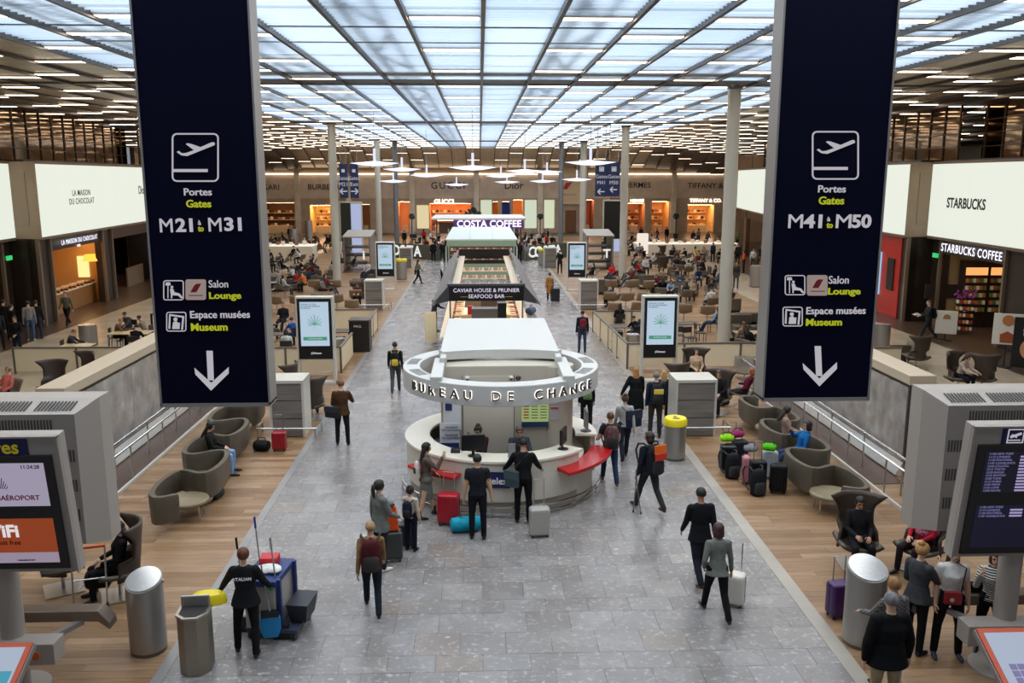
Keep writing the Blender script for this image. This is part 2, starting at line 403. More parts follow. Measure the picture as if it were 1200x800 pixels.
# ================================================================== side shop fronts
fasc = mat('9c8870', .45, 0, 'stone'); dbrown = mat('2a2019', .35, 0, 'brownstone'); frame = mat('7d6d5b', .35, .3)
signm = E('ecf2e4', SIGN_E)
def basis(P, Q):   # shop front from P (near) to Q (far)
    P = Vector((*P, 0)); Q = Vector((*Q, 0)); d = (Q - P); L = d.length; return P, d.normalized(), L
def facade(side, y0, x0, y1, x1, name):
    s = side; P, d, L = basis((s * x0, y0), (s * x1, y1)); ang = math.atan2(d.y, d.x); n_out = Vector((d.y, -d.x, 0)) * s * -1
    # local frame: X along the facade away from the camera, Y outwards (away from the hall)
    t = bpy.data.objects.new(name, None); COL.objects.link(t); t.location = P; t.rotation_euler = (0, 0, ang); t['kind'] = 'structure'
    O = -s if True else 1   # +Y local points left of direction; outwards for the left side
    return t, L, O
def front(side, y0, x0, y1, x1, doors, name, endw=1.9):
    t, L, O = facade(side, y0, x0, y1, x1, name)
    def bb(m, a, b, c, d_, e, f, mi=0): m.b2(a, b, O * c, O * d_, e, f, mi); return m
    # lit sign panels
    m = MB()
    npan = 6
    for i in range(npan): bb(m, L * i / npan + .008, L * (i + 1) / npan - .008, 0, .12, 4.18, 7.5)
    ob('light_box', m, signm, t)
    ob('box_frame', bb(bb(MB(), 0, L, .0, .5, 4.05, 4.17), 0, L, .0, .5, 7.51, 7.62), frame, t)
    ob('end_wall', bb(MB(), -.02, .25, .02, endw + 1.5, 4.1, 7.6), fasc, t)
    ob('end_panel', bb(MB(), -.05, -.02, .5, 1.2, 4.7, 7.1), mat('93806a', .4), t)
    # dark lower wall with openings
    m = MB(); x = 0
    for (a, b, top) in doors:
        bb(m, x, a, .35, .7, 0, 4.05); bb(m, a, b, .35, .7, top, 4.05); x = b
    bb(m, x, L, .35, .7, 0, 4.05); bb(m, 0, .4, .36, endw + 1.5, 0, 4.1)
    ob('lower_wall', m, dbrown, t)
    m = MB()
    for (a, b, top) in doors:
        bb(m, a - .14, a, .22, .36, 0, 4.0); bb(m, b, b + .14, .22, .36, 0, 4.0)
    bb(m, 0, .18, .2, .36, 0, 4.05); ob('pilaster', m, frame, t)
    m = bb(MB(), 0, L, .5, 9, 7.6, 7.7); ob('roof', m, dbrown, t)
    # back of the shops
    m = bb(MB(), 0, L, 5.2, 5.4, 0, 4.1); bb(m, 0, L, .7, 5.4, 4.0, 4.1); ob('back_wall', m, mat('4b3a2b', .6), t)
    # glazing band above
    g = MB(); bb(g, 0, L, 2.2, 2.26, 7.7, 10.2); ob('upper_glazing', g, mat('8a7258', .05, 1.0), t)
    g = MB(); k = 0
    while k < L: bb(g, k, k + .05, 2.14, 2.2, 7.7, 10.2); k += 1.55
    for zz in (8.3, 8.9, 9.5): bb(g, 0, L, 2.12, 2.2, zz, zz + .03)
    ob('mullion', g, mat('5a4a39', .4, .5), t)
    return t, L, O
def lam(t, O, a, b, c, d, z, e=9, col='ffc98a'):
    ob('shop_light', MB().b2(a, b, O * c, O * d, z, z + .04), E(col, e), t)
amber = mat('cfa468', .5)
W = {}
W['l0'] = front(-1, 20.5, 20.3, 40.9, 21.3, [(13.0, 19.5, 3.3)], 'wall_left')
W['l1'] = front(-1, 41.1, 20.2, 60.8, 21.5, [(1.5, 8.3, 3.4), (9.9, 18.4, 3.4)], 'wall_left')
W['l2'] = front(-1, 61.2, 20.8, 80, 23.4, [(3, 15, 3.4)], 'wall_left')
W['r0'] = front(1, 20.5, 20.3, 40.9, 21.3, [(14.0, 19.4, 3.4)], 'wall_right')
W['r1'] = front(1, 41.1, 20.3, 60.8, 21.5, [(6, 17, 3.4)], 'wall_right')
W['r2'] = front(1, 61.2, 20.8, 80, 23.6, [(3, 15, 3.4)], 'wall_right')
def walltext(key, s, size, along, z, m, depth=-.03, **k):
    t, L, O = W[key]
    return text(s, size, (along, O * depth, z), (PI / 2, 0, 0 if O == 1 else PI), m, t, **k)
blk = mat('1c1a16', .5)
walltext('r0', 'STARBUCKS', .62, 17.0, 5.75, blk, bold=.025)
walltext('l1', 'LA MAISON\nDU CHOCOLAT', .42, 5.1, 5.9, blk, bold=.004, space=1.15)
walltext('l1', 'Dior', .7, 15, 6.1, blk, bold=.01)
wl = E('f4f2ff', 1.6)
walltext('r0', 'STARBUCKS COFFEE', .52, 16.7, 3.7, wl, depth=.2, bold=.008, space=1.12)
walltext('l1', 'LA MAISON DU CHOCOLAT', .34, 5.0, 3.72, wl, depth=.2, bold=.0, space=1.15)
walltext('l1', 'PARIS', .18, 5.0, 3.42, wl, depth=.3)
walltext('l0', 'SALON DE THÉ\nET CHOCOLAT', .3, 16.4, 3.66, E('e8e0a0', 2.0), depth=.3, bold=.02)
for key, a in (('l0', 19.8), ('r0', 19.6)):
    t, L, O = W[key]; ob('exit_sign', MB().box((a, O * .1, 3.3), (.45, .08, .2)), E('2fae62', 1.6), t)
# red panelled shop right
t, L, O = W['r1']
ob('red_panel', MB().b2(.9, 5.6, O * .3, O * .36, 0, 4.0), mat('b3241b', .35), t)
ob('ad_screen', MB().b2(3.2, 4.2, O * .22, O * .3, .9, 3.1), E('a8c8e8', 1.1), t)
ob('ad_screen_band', MB().b2(3.25, 4.15, O * .2, O * .22, 2.2, 3.0), E('e8dc50', 1.1), t)
ob('black_panel', MB().b2(1.5, 2.3, O * .24, O * .3, 1.3, 2.9), BLACK(), t)
lam(t, O, 6.5, 16.5, 1, 4, 3.7, 5)
ob('shelf_wall', MB().b2(6, 17, O * 4.6, O * 4.9, 0, 3.6), amber, t)
# starbucks interior
t, L, O = W['r0']
ob('shop_wall', MB().b2(10.6, 19.5, O * 4.4, O * 4.6, 0, 4).b2(19.5, 19.7, O * .6, O * 4.5, 0, 4).b2(10.3, 10.5, O * .6, O * 4.5, 0, 4), mat('8f7a58', .6), t)
lam(t, O, 11.5, 18.0, 1.2, 1.5, 3.9, 9, 'ffd9a6')
for i in range(2):
    by = 1.75 + i * 1.15
    sh = ob('shelf_rack', MB().b2(18.9, 19.4, O * (by - .55), O * (by + .55), 0, 3.1), mat('241711', .5), t)
    ob('rack_light', MB().b2(18.86, 18.9, O * (by - .5), O * (by + .5), 2.45, 2.8), E('e9a15c', 1.5), sh)
    pg = MB()
    for r_ in range(5):
        for c in range(6): pg.b2(18.8, 18.9, O * (by - .48 + c * .165), O * (by - .36 + c * .165), .75 + r_ * .34, .93 + r_ * .34, (r_ + c) % 3)
    o = ob('packets', pg, [mat('d8cfc0', .5), mat('b56b3a', .5), mat('6a7f3a', .5)], sh, kind='stuff')
for (a, b) in ((17.6, .5), (16.6, .45)):
    ob('wall_picture', MB().b2(19.44, 19.5, O * (a - 16.0 - .9), O * (a - 16.0 - .9 + b), 1.3, 1.95), mat('2c2626', .4), t)
# chocolate shop
t, L, O = W['l1']
ob('shop_wall', MB().b2(1.2, 9.4, O * 3.4, O * 3.6, 0, 4).b2(9.4, 9.6, O * .7, O * 3.5, 0, 4).b2(1.0, 1.2, O * .7, O * 3.5, 0, 4), amber, t)
lam(t, O, 2, 9, 1.4, 1.7, 3.5, 14, 'ffc586')
ob('shop_counter', MB().b2(2.6, 9.0, O * 1.1, O * 1.9, 0, 1.02), mat('9a6a38', .4), t)
ob('counter_top', MB().b2(2.5, 9.1, O * 1.0, O * 2.0, 1.02, 1.08), mat('d9cdb5', .3), t)
ob('poster', MB().b2(9.33, 9.4, O * 1.5, O * 2.1, 1.3, 2.5), E('f2d48a', 1.6), t)
ob('lamp_shade', MB().lathe([(.5, 0), (.38, .35)], (8.6, O * 1.0, 2.3), 16), E('f6a93a', 2.2), t)
pg = MB()
for c in range(34): pg.box((2.9 + .18 * c, O * (1.15 + .5 * (c % 3) / 2), 1.13 + .03 * (c % 2)), (.14, .16, .12), c % 3)
ob('chocolates', pg, [mat('5a2d18', .4), mat('d6b78a', .4), mat('e8e0d4', .4)], t, kind='stuff')
ob('partition', MB().b2(11.3, 14.5, O * 2.6, O * 2.7, 0, 3.4).b2(15.2, 18.4, O * 1.3, O * 1.4, 0, 1.2), mat('7a6450', .4), t)
ob('back_screen', MB().b2(13, 14.2, O * 2.5, O * 2.58, 1.4, 2.6).b2(15, 15.8, O * 2.5, O * 2.58, 1.4, 2.6), E('8fb4d8', 1.2), t)
lam(t, O, 11.6, 18, 1.5, 1.8, 3.6, 7)
t, L, O = W['l0']
ob('shop_wall', MB().b2(13, 19.4, O * 3.4, O * 3.6, 0, 4), mat('6b4a2e', .6), t)
ob('cream_post', MB().b2(18.5, 18.8, O * .45, O * .75, 0, 3.3), mat('cfc2ab', .5), t)
lam(t, O, 14, 19, 1.4, 1.7, 3.5, 5)
for k in ('l2', 'r2'):
    t, L, O = W[k]; lam(t, O, 3.5, 14.5, 1.4, 1.9, 3.6, 9); ob('shelf_wall', MB().b2(3, 15, O * 4.0, O * 4.2, 0, 3.8), amber, t)
# outer hall walls beyond the shops
struct('wall_left', MB().b2(-31, -30.6, 80, 112, 0, 10.5), fasc); struct('wall_left', MB().b2(-34, -33.7, 2, 82, 0, 11), dbrown)
struct('wall_right', MB().b2(33.7, 34, 2, 112, 0, 11), dbrown); struct('wall_right', MB().b2(27.3, 31, 94, 94.5, 0, 9.2), mat('a4876c', .5, 0, 'stone'))
for x in (27.5, 29.2): struct('wall_right', MB().b2(x, x + .05, 93.95, 94, 0, 9.2), dbrown)

# ================================================================== far wall with boutiques
FY = 110.0; K = FY / 1036.0
def fx(px): return (px - 562) * K
def fz(py): return CAM_H + (207.7 - py) * K
fw = struct('wall_back', MB().b2(-34, 34, FY + 5, FY + 5.3, 0, 9.5), mat('6e5e4d', .6))
shops = [  # x0, x1, top, colour of back wall, light, front kind
 (303, 345, 237, '6b3a22', 7), (363, 390, 240, 'ecc880', 16), (420, 433, 239, '8a5a38', 8), (466, 480, 236, 'e0a878', 14), (503, 552, 238, 'dc9058', 15),
 (577, 584, 236, 'd69a35', 14), (588, 598, 236, '2438a8', 12), (601, 613, 234, 'e0a860', 15), (685, 697, 234, 'a8583c', 14), (737, 758, 238, 'b87848', 13), (766, 787, 236, 'd8a468', 14), (809, 841, 240, 'dcae70', 15)]
px = 286; m = MB()
for (a, b, tp, c, e) in shops:
    m.b2(fx(px), fx(a), FY, FY + .4, 0, fz(232)); m.b2(fx(a), fx(b), FY, FY + .4, fz(tp), fz(232)); px = b
m.b2(fx(px), fx(880), FY, FY + .4, 0, fz(232))
ob('lower_wall', m, mat('a8937c', .5, 0, 'stone'), fw)
for i, (a, b, tp, c, e) in enumerate(shops):
    A, B, T = fx(a), fx(b), fz(tp)
    bay = ob('shop_interior', MB().b2(A - .1, B + .1, FY + 4, FY + 4.2, 0, T + .3).b2(A - .2, A, FY + .4, FY + 4, 0, T + .2).b2(B, B + .2, FY + .4, FY + 4, 0, T + .2).b2(A, B, FY + .4, FY + 4, T + .05, T + .2), mat(c, .5), fw)
    ob('shop_light', MB().b2(A + .1, B - .1, FY + .9, FY + 1.4, T - .04, T + .02), E('ffd29a', e * 2.3), bay)
    g = MB()
    if B - A > 2:
        for r_ in range(3):
            n = int((B - A) / .5)
            for q in range(n): g.box((A + .3 + q * .5, FY + 3.6, .9 + r_ * .85), (.3, .3, random.uniform(.15, .45)), (q + r_) % 3)
            g.box(((A + B) / 2, FY + 3.6, .7 + r_ * .85), (B - A - .3, .5, .05), 2)
        ob('goods', g, [mat('3a2a20', .5), mat('b0714a', .5), mat('e6d6b4', .5)], bay, kind='stuff')
        ob('display_table', MB().b2(A + .6, B - .6, FY + 1.4, FY + 2.2, 0, .9), mat('e2c9a0', .4), bay)
    elif B - A > 1: ob('display_table', MB().b2(A + .4, B - .4, FY + 1.4, FY + 2.2, 0, .9), mat('e2c9a0', .4), bay)
m = MB(); m.b2(fx(286), fx(880), FY - .05, FY + .3, fz(232), fz(205)); ob('fascia', m, mat('c4b29f', .5, 0, 'stone'), fw)
ob('cornice_light', MB().b2(fx(286), fx(655), FY - .25, FY - .05, fz(204.6), fz(203.2)).b2(fx(690), fx(862), FY - .25, FY - .05, fz(204.6), fz(203.2)), E('ffe6c4', 4.0), fw)
ob('upper_wall', MB().b2(-34, 34, FY, FY + .3, fz(203), 9.0), mat('9b8468', .5, 0, 'stone'), fw)
for a in (350, 409, 483, 558, 633, 712, 791, 862):
    ob('pilaster', MB().b2(fx(a - 3), fx(a + 3), FY - .5, FY, 0, fz(203)), mat('d0c2ae', .5, 0, 'stone'), fw)
for a, b, t0, c in ((488, 502, 240, 'f2dfae'), (563, 576, 234, 'dfe6cc'), (615, 629, 234, 'dde8cf'), (638, 650, 234, 'e2e8c8')):
    ob('lit_window', MB().b2(fx(a), fx(b), FY - .12, FY - .02, .6, fz(t0)), E(c, .95), fw)
ob('beige_banner', MB().b2(fx(660), fx(681), FY - .3, FY - .1, fz(239), fz(195)), mat('cdb793', .6), fw)
ob('corridor_door', MB().b2(fx(663), fx(676), FY - .15, FY - .02, .1, fz(246)), mat('6a4327', .5), fw)
ob('red_swoosh', MB().add([(fx(660), FY - .34, fz(221)), (fx(664), FY - .34, fz(222)), (fx(671), FY - .34, fz(213)), (fx(663), FY - .34, fz(214)), (fx(660), FY - .31, fz(221)), (fx(664), FY - .31, fz(222)), (fx(671), FY - .31, fz(213)), (fx(663), FY - .31, fz(214))], [(0, 1, 2, 3), (7, 6, 5, 4), (0, 4, 5, 1), (1, 5, 6, 2), (2, 6, 7, 3), (3, 7, 4, 0)]), mat('a3181e', .4), fw)
for s, px, py, sz, k in (('BVLGARI', 312, 219.5, .95, {}), ('BURBERRY', 383, 219, .95, {}), ('GUCCI', 525, 217.5, 1.15, {'space': 1.3}), ('Dior', 602, 217.5, 1.25, {}), ('HERMES', 748, 217, .95, {}), ('TIFFANY & CO.', 838, 217.7, .95, {})):
    text(s, sz, (fx(px), FY - .1, fz(py)), FRONT, blk, fw, bold=.01, **k)
text('GUCCI', .8, (fx(520), FY - .15, fz(236)), FRONT, E('fff0d8', 3), fw, bold=.02)
text('TIFFANY & CO.', .6, (fx(830), FY - .15, fz(235)), FRONT, E('fff0d8', 3), fw, bold=.02)
text('HERMES', .5, (fx(748), FY - .15, fz(235)), FRONT, E('fff0d8', 3), fw, bold=.02)
text('AIRFRANCE', .35, (fx(666), FY - .35, fz(228)), FRONT, mat('7d6a50', .5), fw)

# ================================================================== hanging blue banners
navy = mat('02031f', .7, 0, 'deep'); wh = mat('e9e6ea', .6, name='white print'); yel = mat('d6e021', .6, name='yellow print')
whE = E('e6e2ea', .62); yelE = E('d3dd1c', .62)
def fit(parent, s, box, Y, m, bold=.012, dy=-.02, name='lettering'):
    me = textmesh(s, 1.0, .006, bold, 'LEFT')
    co = np.empty(len(me.vertices) * 3); me.vertices.foreach_get('co', co); co = co.reshape(-1, 3); lo, hi = co.min(0), co.max(0)
    (x0, z1), (x1, z0) = aty(box[0], box[1], Y), aty(box[2], box[3], Y)
    sx, sz = (x1 - x0) / (hi[0] - lo[0]), (z1 - z0) / (hi[1] - lo[1])
    px_, py_, pz_ = parent.location if parent else (0, 0, 0)
    if me.materials: me = me.copy(); me.materials.clear()
    o = ob(name, me, m, parent, loc=(x0 - lo[0] * sx - px_, Y + dy - py_, z0 - lo[1] * sz - pz_), rot=FRONT); o.scale = (sx, sz, 1); return o
def pic(parent, polys, Y, m, name='pictogram', dy=-.02, th=.006):
    g = MB(); P = parent.location
    for pts in polys:
        q = [aty(x, y, Y) for x, y in pts]
        n = len(q); g.add([(x - P[0], Y + dy - P[1], z - P[2]) for x, z in q] + [(x - P[0], Y + dy + th - P[1], z - P[2]) for x, z in q], [tuple(range(n)), tuple(range(n, 2 * n))[::-1]] + [(i, (i + 1) % n, n + (i + 1) % n, n + i) for i in range(n)])
    return ob(name, g, m, parent)
def rr(x0, y0, x1, y1, r, n=4):
    pts = []
    for cx, cy, a in ((x1 - r, y0 + r, -90), (x1 - r, y1 - r, 0), (x0 + r, y1 - r, 90), (x0 + r, y0 + r, 180)):
        for i in range(n + 1): t = R(a + 90 * i / n); pts.append((cx + r * math.cos(t), cy + r * math.sin(t)))
    return pts
def frame_polys(x0, y0, x1, y1, r, w_):
    a = rr(x0, y0, x1, y1, r); b = rr(x0 + w_, y0 + w_, x1 - w_, y1 - w_, max(r - w_, .3)); n = len(a)
    return [[a[i], a[(i + 1) % n], b[(i + 1) % n], b[i]] for i in range(n)]
plane = [(318, 208), (352, 212), (512, 148), (514, 138), (508, 131), (495, 132), (430, 160), (372, 140), (352, 137), (345, 143), (392, 178), (345, 194), (320, 196), (303, 182), (290, 188)]
def banner(x0, x1, dx, label, boxes):
    Y = 9.0; z0 = 4.54
    t = thing('hanging_sign', label, 'sign', ((x0 + x1) / 2, Y, z0), 0, 'tall blue gate signs')
    w2 = (x1 - x0) / 2
    ob('panel', MB().b2(-w2 + .02, w2 - .02, 0, .26, .02, 5.75), navy, t)
    ob('side_frame', MB().b2(-w2, -w2 + .02, -.012, .28, 0, 5.77).b2(w2 - .02, w2, -.012, .28, 0, 5.77).b2(-w2, w2, -.012, .28, -.02, .02), mat('9a938c', .4, .4), t)
    for kind, s, b in boxes: fit(t, s, b, Y, whE if kind == 'w' else yelE if kind == 'y' else whE, bold={'w': .012, 'y': .022, 'b': .03, 'l': 0}[kind])
    return t
bl = banner(-3.375, -2.225, 0, 'tall dark blue hanging sign for gates M21 to M31, left', [
 ('w', 'Portes', (216, 220.5, 249, 229)), ('y', 'Gates', (218.6, 234, 248.4, 243)), ('l', 'M', (187.5, 256, 203.5, 272)), ('b', '21', (206, 255.5, 227, 271.5)), ('w', 'à', (232.6, 258, 236.4, 263.4)),
 ('y', 'to', (232.6, 265, 239.4, 271)), ('l', 'M', (244.5, 255, 260.5, 271)), ('b', '31', (263, 254.5, 284, 270.5)), ('l', 'Salon', (245, 328, 268, 336.5)), ('y', 'Lounge', (245.5, 342, 283.5, 352)),
 ('w', 'Espace musées', (223.3, 364, 293.7, 374.6)), ('y', 'Museum', (224.3, 378.4, 267.5, 387))])
br = banner(3.03, 4.205, 0, 'tall dark blue hanging sign for gates M41 to M50, right', [
 ('w', 'Portes', (958.3, 217, 990, 225.5)), ('y', 'Gates', (959, 230, 988, 239.5)), ('l', 'M', (923.7, 251, 939.5, 267)), ('b', '41', (941.5, 251, 962, 267)), ('w', 'à', (968.7, 254, 972, 259)),
 ('y', 'to', (968, 261, 974.8, 267)), ('l', 'M', (979.5, 251, 996, 267)), ('b', '50', (998, 251, 1019.5, 267)), ('l', 'Salon', (970.7, 323, 993.4, 332)), ('y', 'Lounge', (970, 337, 1007, 347)),
 ('w', 'Espace musées', (944.5, 359.5, 1013, 370)), ('y', 'Museum', (944, 373, 985.5, 381))])
for t, (ix, iy), l in ((bl, (202, 156), dict(lx=192, ly=328, ax=218, ay=327, mx=195.5, my=365, ar=(248, 410.5, 457))), (br, (950.7, 153.5), dict(lx=919, ly=322, ax=945, ay=322, mx=916.5, my=359, ar=(959.5, 405, 452)))):
    pic(t, frame_polys(ix, iy, ix + 55, iy + 57, 6, 1.8), 9.0, whE)
    pic(t, [[(ix + (x - 262) / 5, iy + (y - 78) / 5) for x, y in plane], [(ix + 2, iy + 42), (ix + 42, iy + 42), (ix + 42, iy + 45.6), (ix + 2, iy + 45.6)]], 9.0, whE)
    x, y = l['lx'], l['ly']
    pic(t, frame_polys(x, y, x + 24, y + 23.5, 3, 1.1), 9.0, whE)
    pic(t, [[(x + 3, y + 2.5), (x + 8, y + 2.5), (x + 8.6, y + 6), (x + 2.6, y + 6)], [(x + 5, y + 6), (x + 6, y + 6), (x + 6, y + 21), (x + 5, y + 21)], rr(x + 8.6, y + 6.5, x + 11.6, y + 9.5, 1.4),
            [(x + 8, y + 10), (x + 11.5, y + 10), (x + 13, y + 14), (x + 19, y + 15.5), (x + 23, y + 20.5), (x + 21, y + 21.3), (x + 17.5, y + 18), (x + 9, y + 17.5)], [(x + 9, y + 17), (x + 10.5, y + 17), (x + 10.5, y + 21), (x + 9, y + 21)]], 9.0, whE)
    x, y = l['ax'], l['ay']
    pic(t, [rr(x, y, x + 24, y + 24, 2.5)], 9.0, E('b9a49c', .62))
    pic(t, [[(x + 6, y + 15), (x + 13, y + 15), (x + 18.6, y + 5), (x + 13, y + 5), (x + 10.5, y + 7)], ], 9.0, mat('8e1218', .5), dy=-.028)
    pic(t, [[(x + 4, y + 18.3), (x + 20.5, y + 18.3), (x + 20.5, y + 19.2), (x + 4, y + 19.2)]], 9.0, mat('6b2020', .5), dy=-.028)
    x, y = l['mx'], l['my']
    pic(t, frame_polys(x, y, x + 23.5, y + 23, 3, 1.1), 9.0, whE)
    pic(t, [[(x + 3.5, y + 2.5), (x + 21, y + 5), (x + 20.6, y + 7), (x + 5, y + 4.6)], [(x + 3.5, y + 2.5), (x + 5, y + 3), (x + 4.6, y + 20), (x + 2.6, y + 19.5)], [(x + 21, y + 5), (x + 19, y + 5), (x + 17.5, y + 21), (x + 19.5, y + 21)],
            rr(x + 8.5, y + 6.5, x + 13, y + 11, 2.2), [(x + 7, y + 20), (x + 8, y + 12), (x + 12, y + 11), (x + 14, y + 13), (x + 16, y + 12.5), (x + 15.5, y + 20)]], 9.0, whE)
    cx, y0, y1 = l['ar']
    pic(t, [[(cx - 5.5, y0), (cx + 1.8, y0), (cx + 3.2, y1 - 12), (cx - 3.8, y1 - 12)],
            [(cx - 19.5, y0 + 20), (cx - 18.5, y0 + 27.5), (cx, y1), (cx, y1 - 9)], [(cx + 20.5, y0 + 19), (cx + 20.5, y0 + 26.5), (cx, y1), (cx, y1 - 9)]], 9.0, whE)
# ---- far blue sign pairs
def small_sign(px0, px1, py0, py1, Y, label, marks):
    x0, z1 = aty(px0, py0, Y); x1, z0 = aty(px1, py1, Y)
    t = thing('hanging_sign', label, 'sign', ((x0 + x1) / 2, Y, z0), 0, 'far pairs of blue hanging signs'); wd = (x1 - x0) / 2; h = z1 - z0
    ob('panel', MB().b2(-wd, wd, 0, .2, 0, h), mat('0e1f4a', .4), t)
    ob('hanger', MB().cyl((-wd * .7, .1, h), (-wd * .7, .1, CZ - z0), .02, n=6).cyl((wd * .7, .1, h), (wd * .7, .1, CZ - z0), .02, n=6), STEEL(), t)
    ym = lambda f: h * (1 - f)
    g = MB()
    for i in range(4): pass
    a = wd * .38; zc = ym(.2)
    for x0_, x1_, za, zb in ((-a, a, zc + a, zc + a - .05), (-a, a, zc - a, zc - a + .05), (-a, -a + .05, zc - a, zc + a), (a - .05, a, zc - a, zc + a)): g.b2(x0_, x1_, -.03, -.01, za, zb)
    g.box((0, -.02, zc), (a * 1.1, .01, .14), M=Matrix.Rotation(-.4, 3, 'Y')); g.b2(-a * .6, a * .6, -.03, -.01, zc - a * .6, zc - a * .45)
    zc = ym(.86 if marks[1] else .8)
    g.b2(-.22, .22, -.03, -.01, zc - .035, zc + .035)
    for q in (-1, 1): g.box((.14 * marks[0], -.02, zc + q * .09), (.26, .01, .07), M=Matrix.Rotation(q * marks[0] * .785, 3, 'Y'))
    ob('pictogram', g, whE, t)
    text('Gates', .34, (0, -.03, ym(.42)), FRONT, whE, t); text(marks[2], .34, (0, -.03, ym(.6)), FRONT, whE, t)
small_sign(397, 408, 192, 232, 56.5, 'narrow far blue hanging sign directly beside the left pale column', (-1, 0, 'M21'))
small_sign(409.5, 420.5, 192, 232, 56.5, 'narrow far blue hanging sign on the left with a right arrow', (1, 0, 'Exit'))
small_sign(698, 711.5, 190, 230, 58.5, 'narrow far blue hanging sign on the right with two left arrows', (-1, 1, 'M41'))
small_sign(712.5, 726, 190, 230, 58.5, 'narrow far blue hanging sign on the right with one left arrow', (-1, 0, 'M50'))

# ================================================================== pendant lamps
pend = thing('pendant_lamp', 'white disc', 'pendant lamp', (0, 0, 0), 0, 'white disc pendant lamps over the middle of the hall')
ob('disc', MB().lathe([(.05, -.16), (.55, -.13), (1.3, 0), (.6, .05), (.1, .1), (.03, .1)], n=28), E('dfe4ff', 1.7), pend, smooth=True)
ob('stem', MB().cyl((0, 0, .05), (0, 0, .75), .07, n=10), E('dfe4ff', 1.2), pend); ob('cable', MB().cyl((0, 0, .7), (0, 0, 4.0), .015, n=6), mat('8a8a8a', .5), pend)
PL = [(439, 191, 56, 'largest white disc lamp left of the middle, highest on its side'), (471, 198, 45, 'white disc lamp right of the largest left one'), (500, 205, 40, 'white disc lamp above the left part of the cream shop window'),
      (461, 212, 33, 'lowest white disc lamp on the left, before the dark column'), (535, 216, 29, 'small low white disc lamp above the letters GUCCI'), (554, 196, 56, 'large white disc lamp in the middle of the hall'),
      (587, 206, 36, 'white disc lamp just left of the lettering Dior'), (594, 213, 30, 'small low white disc lamp under the lettering Dior'), (615, 200, 45, 'white disc lamp right of the middle, upper one of its pair'),
      (641, 201, 36, 'white disc lamp before the right dark column'), (636, 212, 32, 'small low white disc lamp right of Dior'), (676, 210, 36, 'white disc lamp overlapping the red swoosh banner'), (692, 190, 60, 'largest white disc lamp on the right, beside the far blue signs')]
for i, (px, py, wpx, lab) in enumerate(PL):
    Y = 2.6 * 1018 / wpx * 1.0; x, z = aty(px, py, Y)
    o = dup(pend, (x, Y, z), 0, lab) if i else pend
    if not i: pend.location = (x, Y, z); pend['label'] = lab; KIDS.clear()
KIDS.clear()

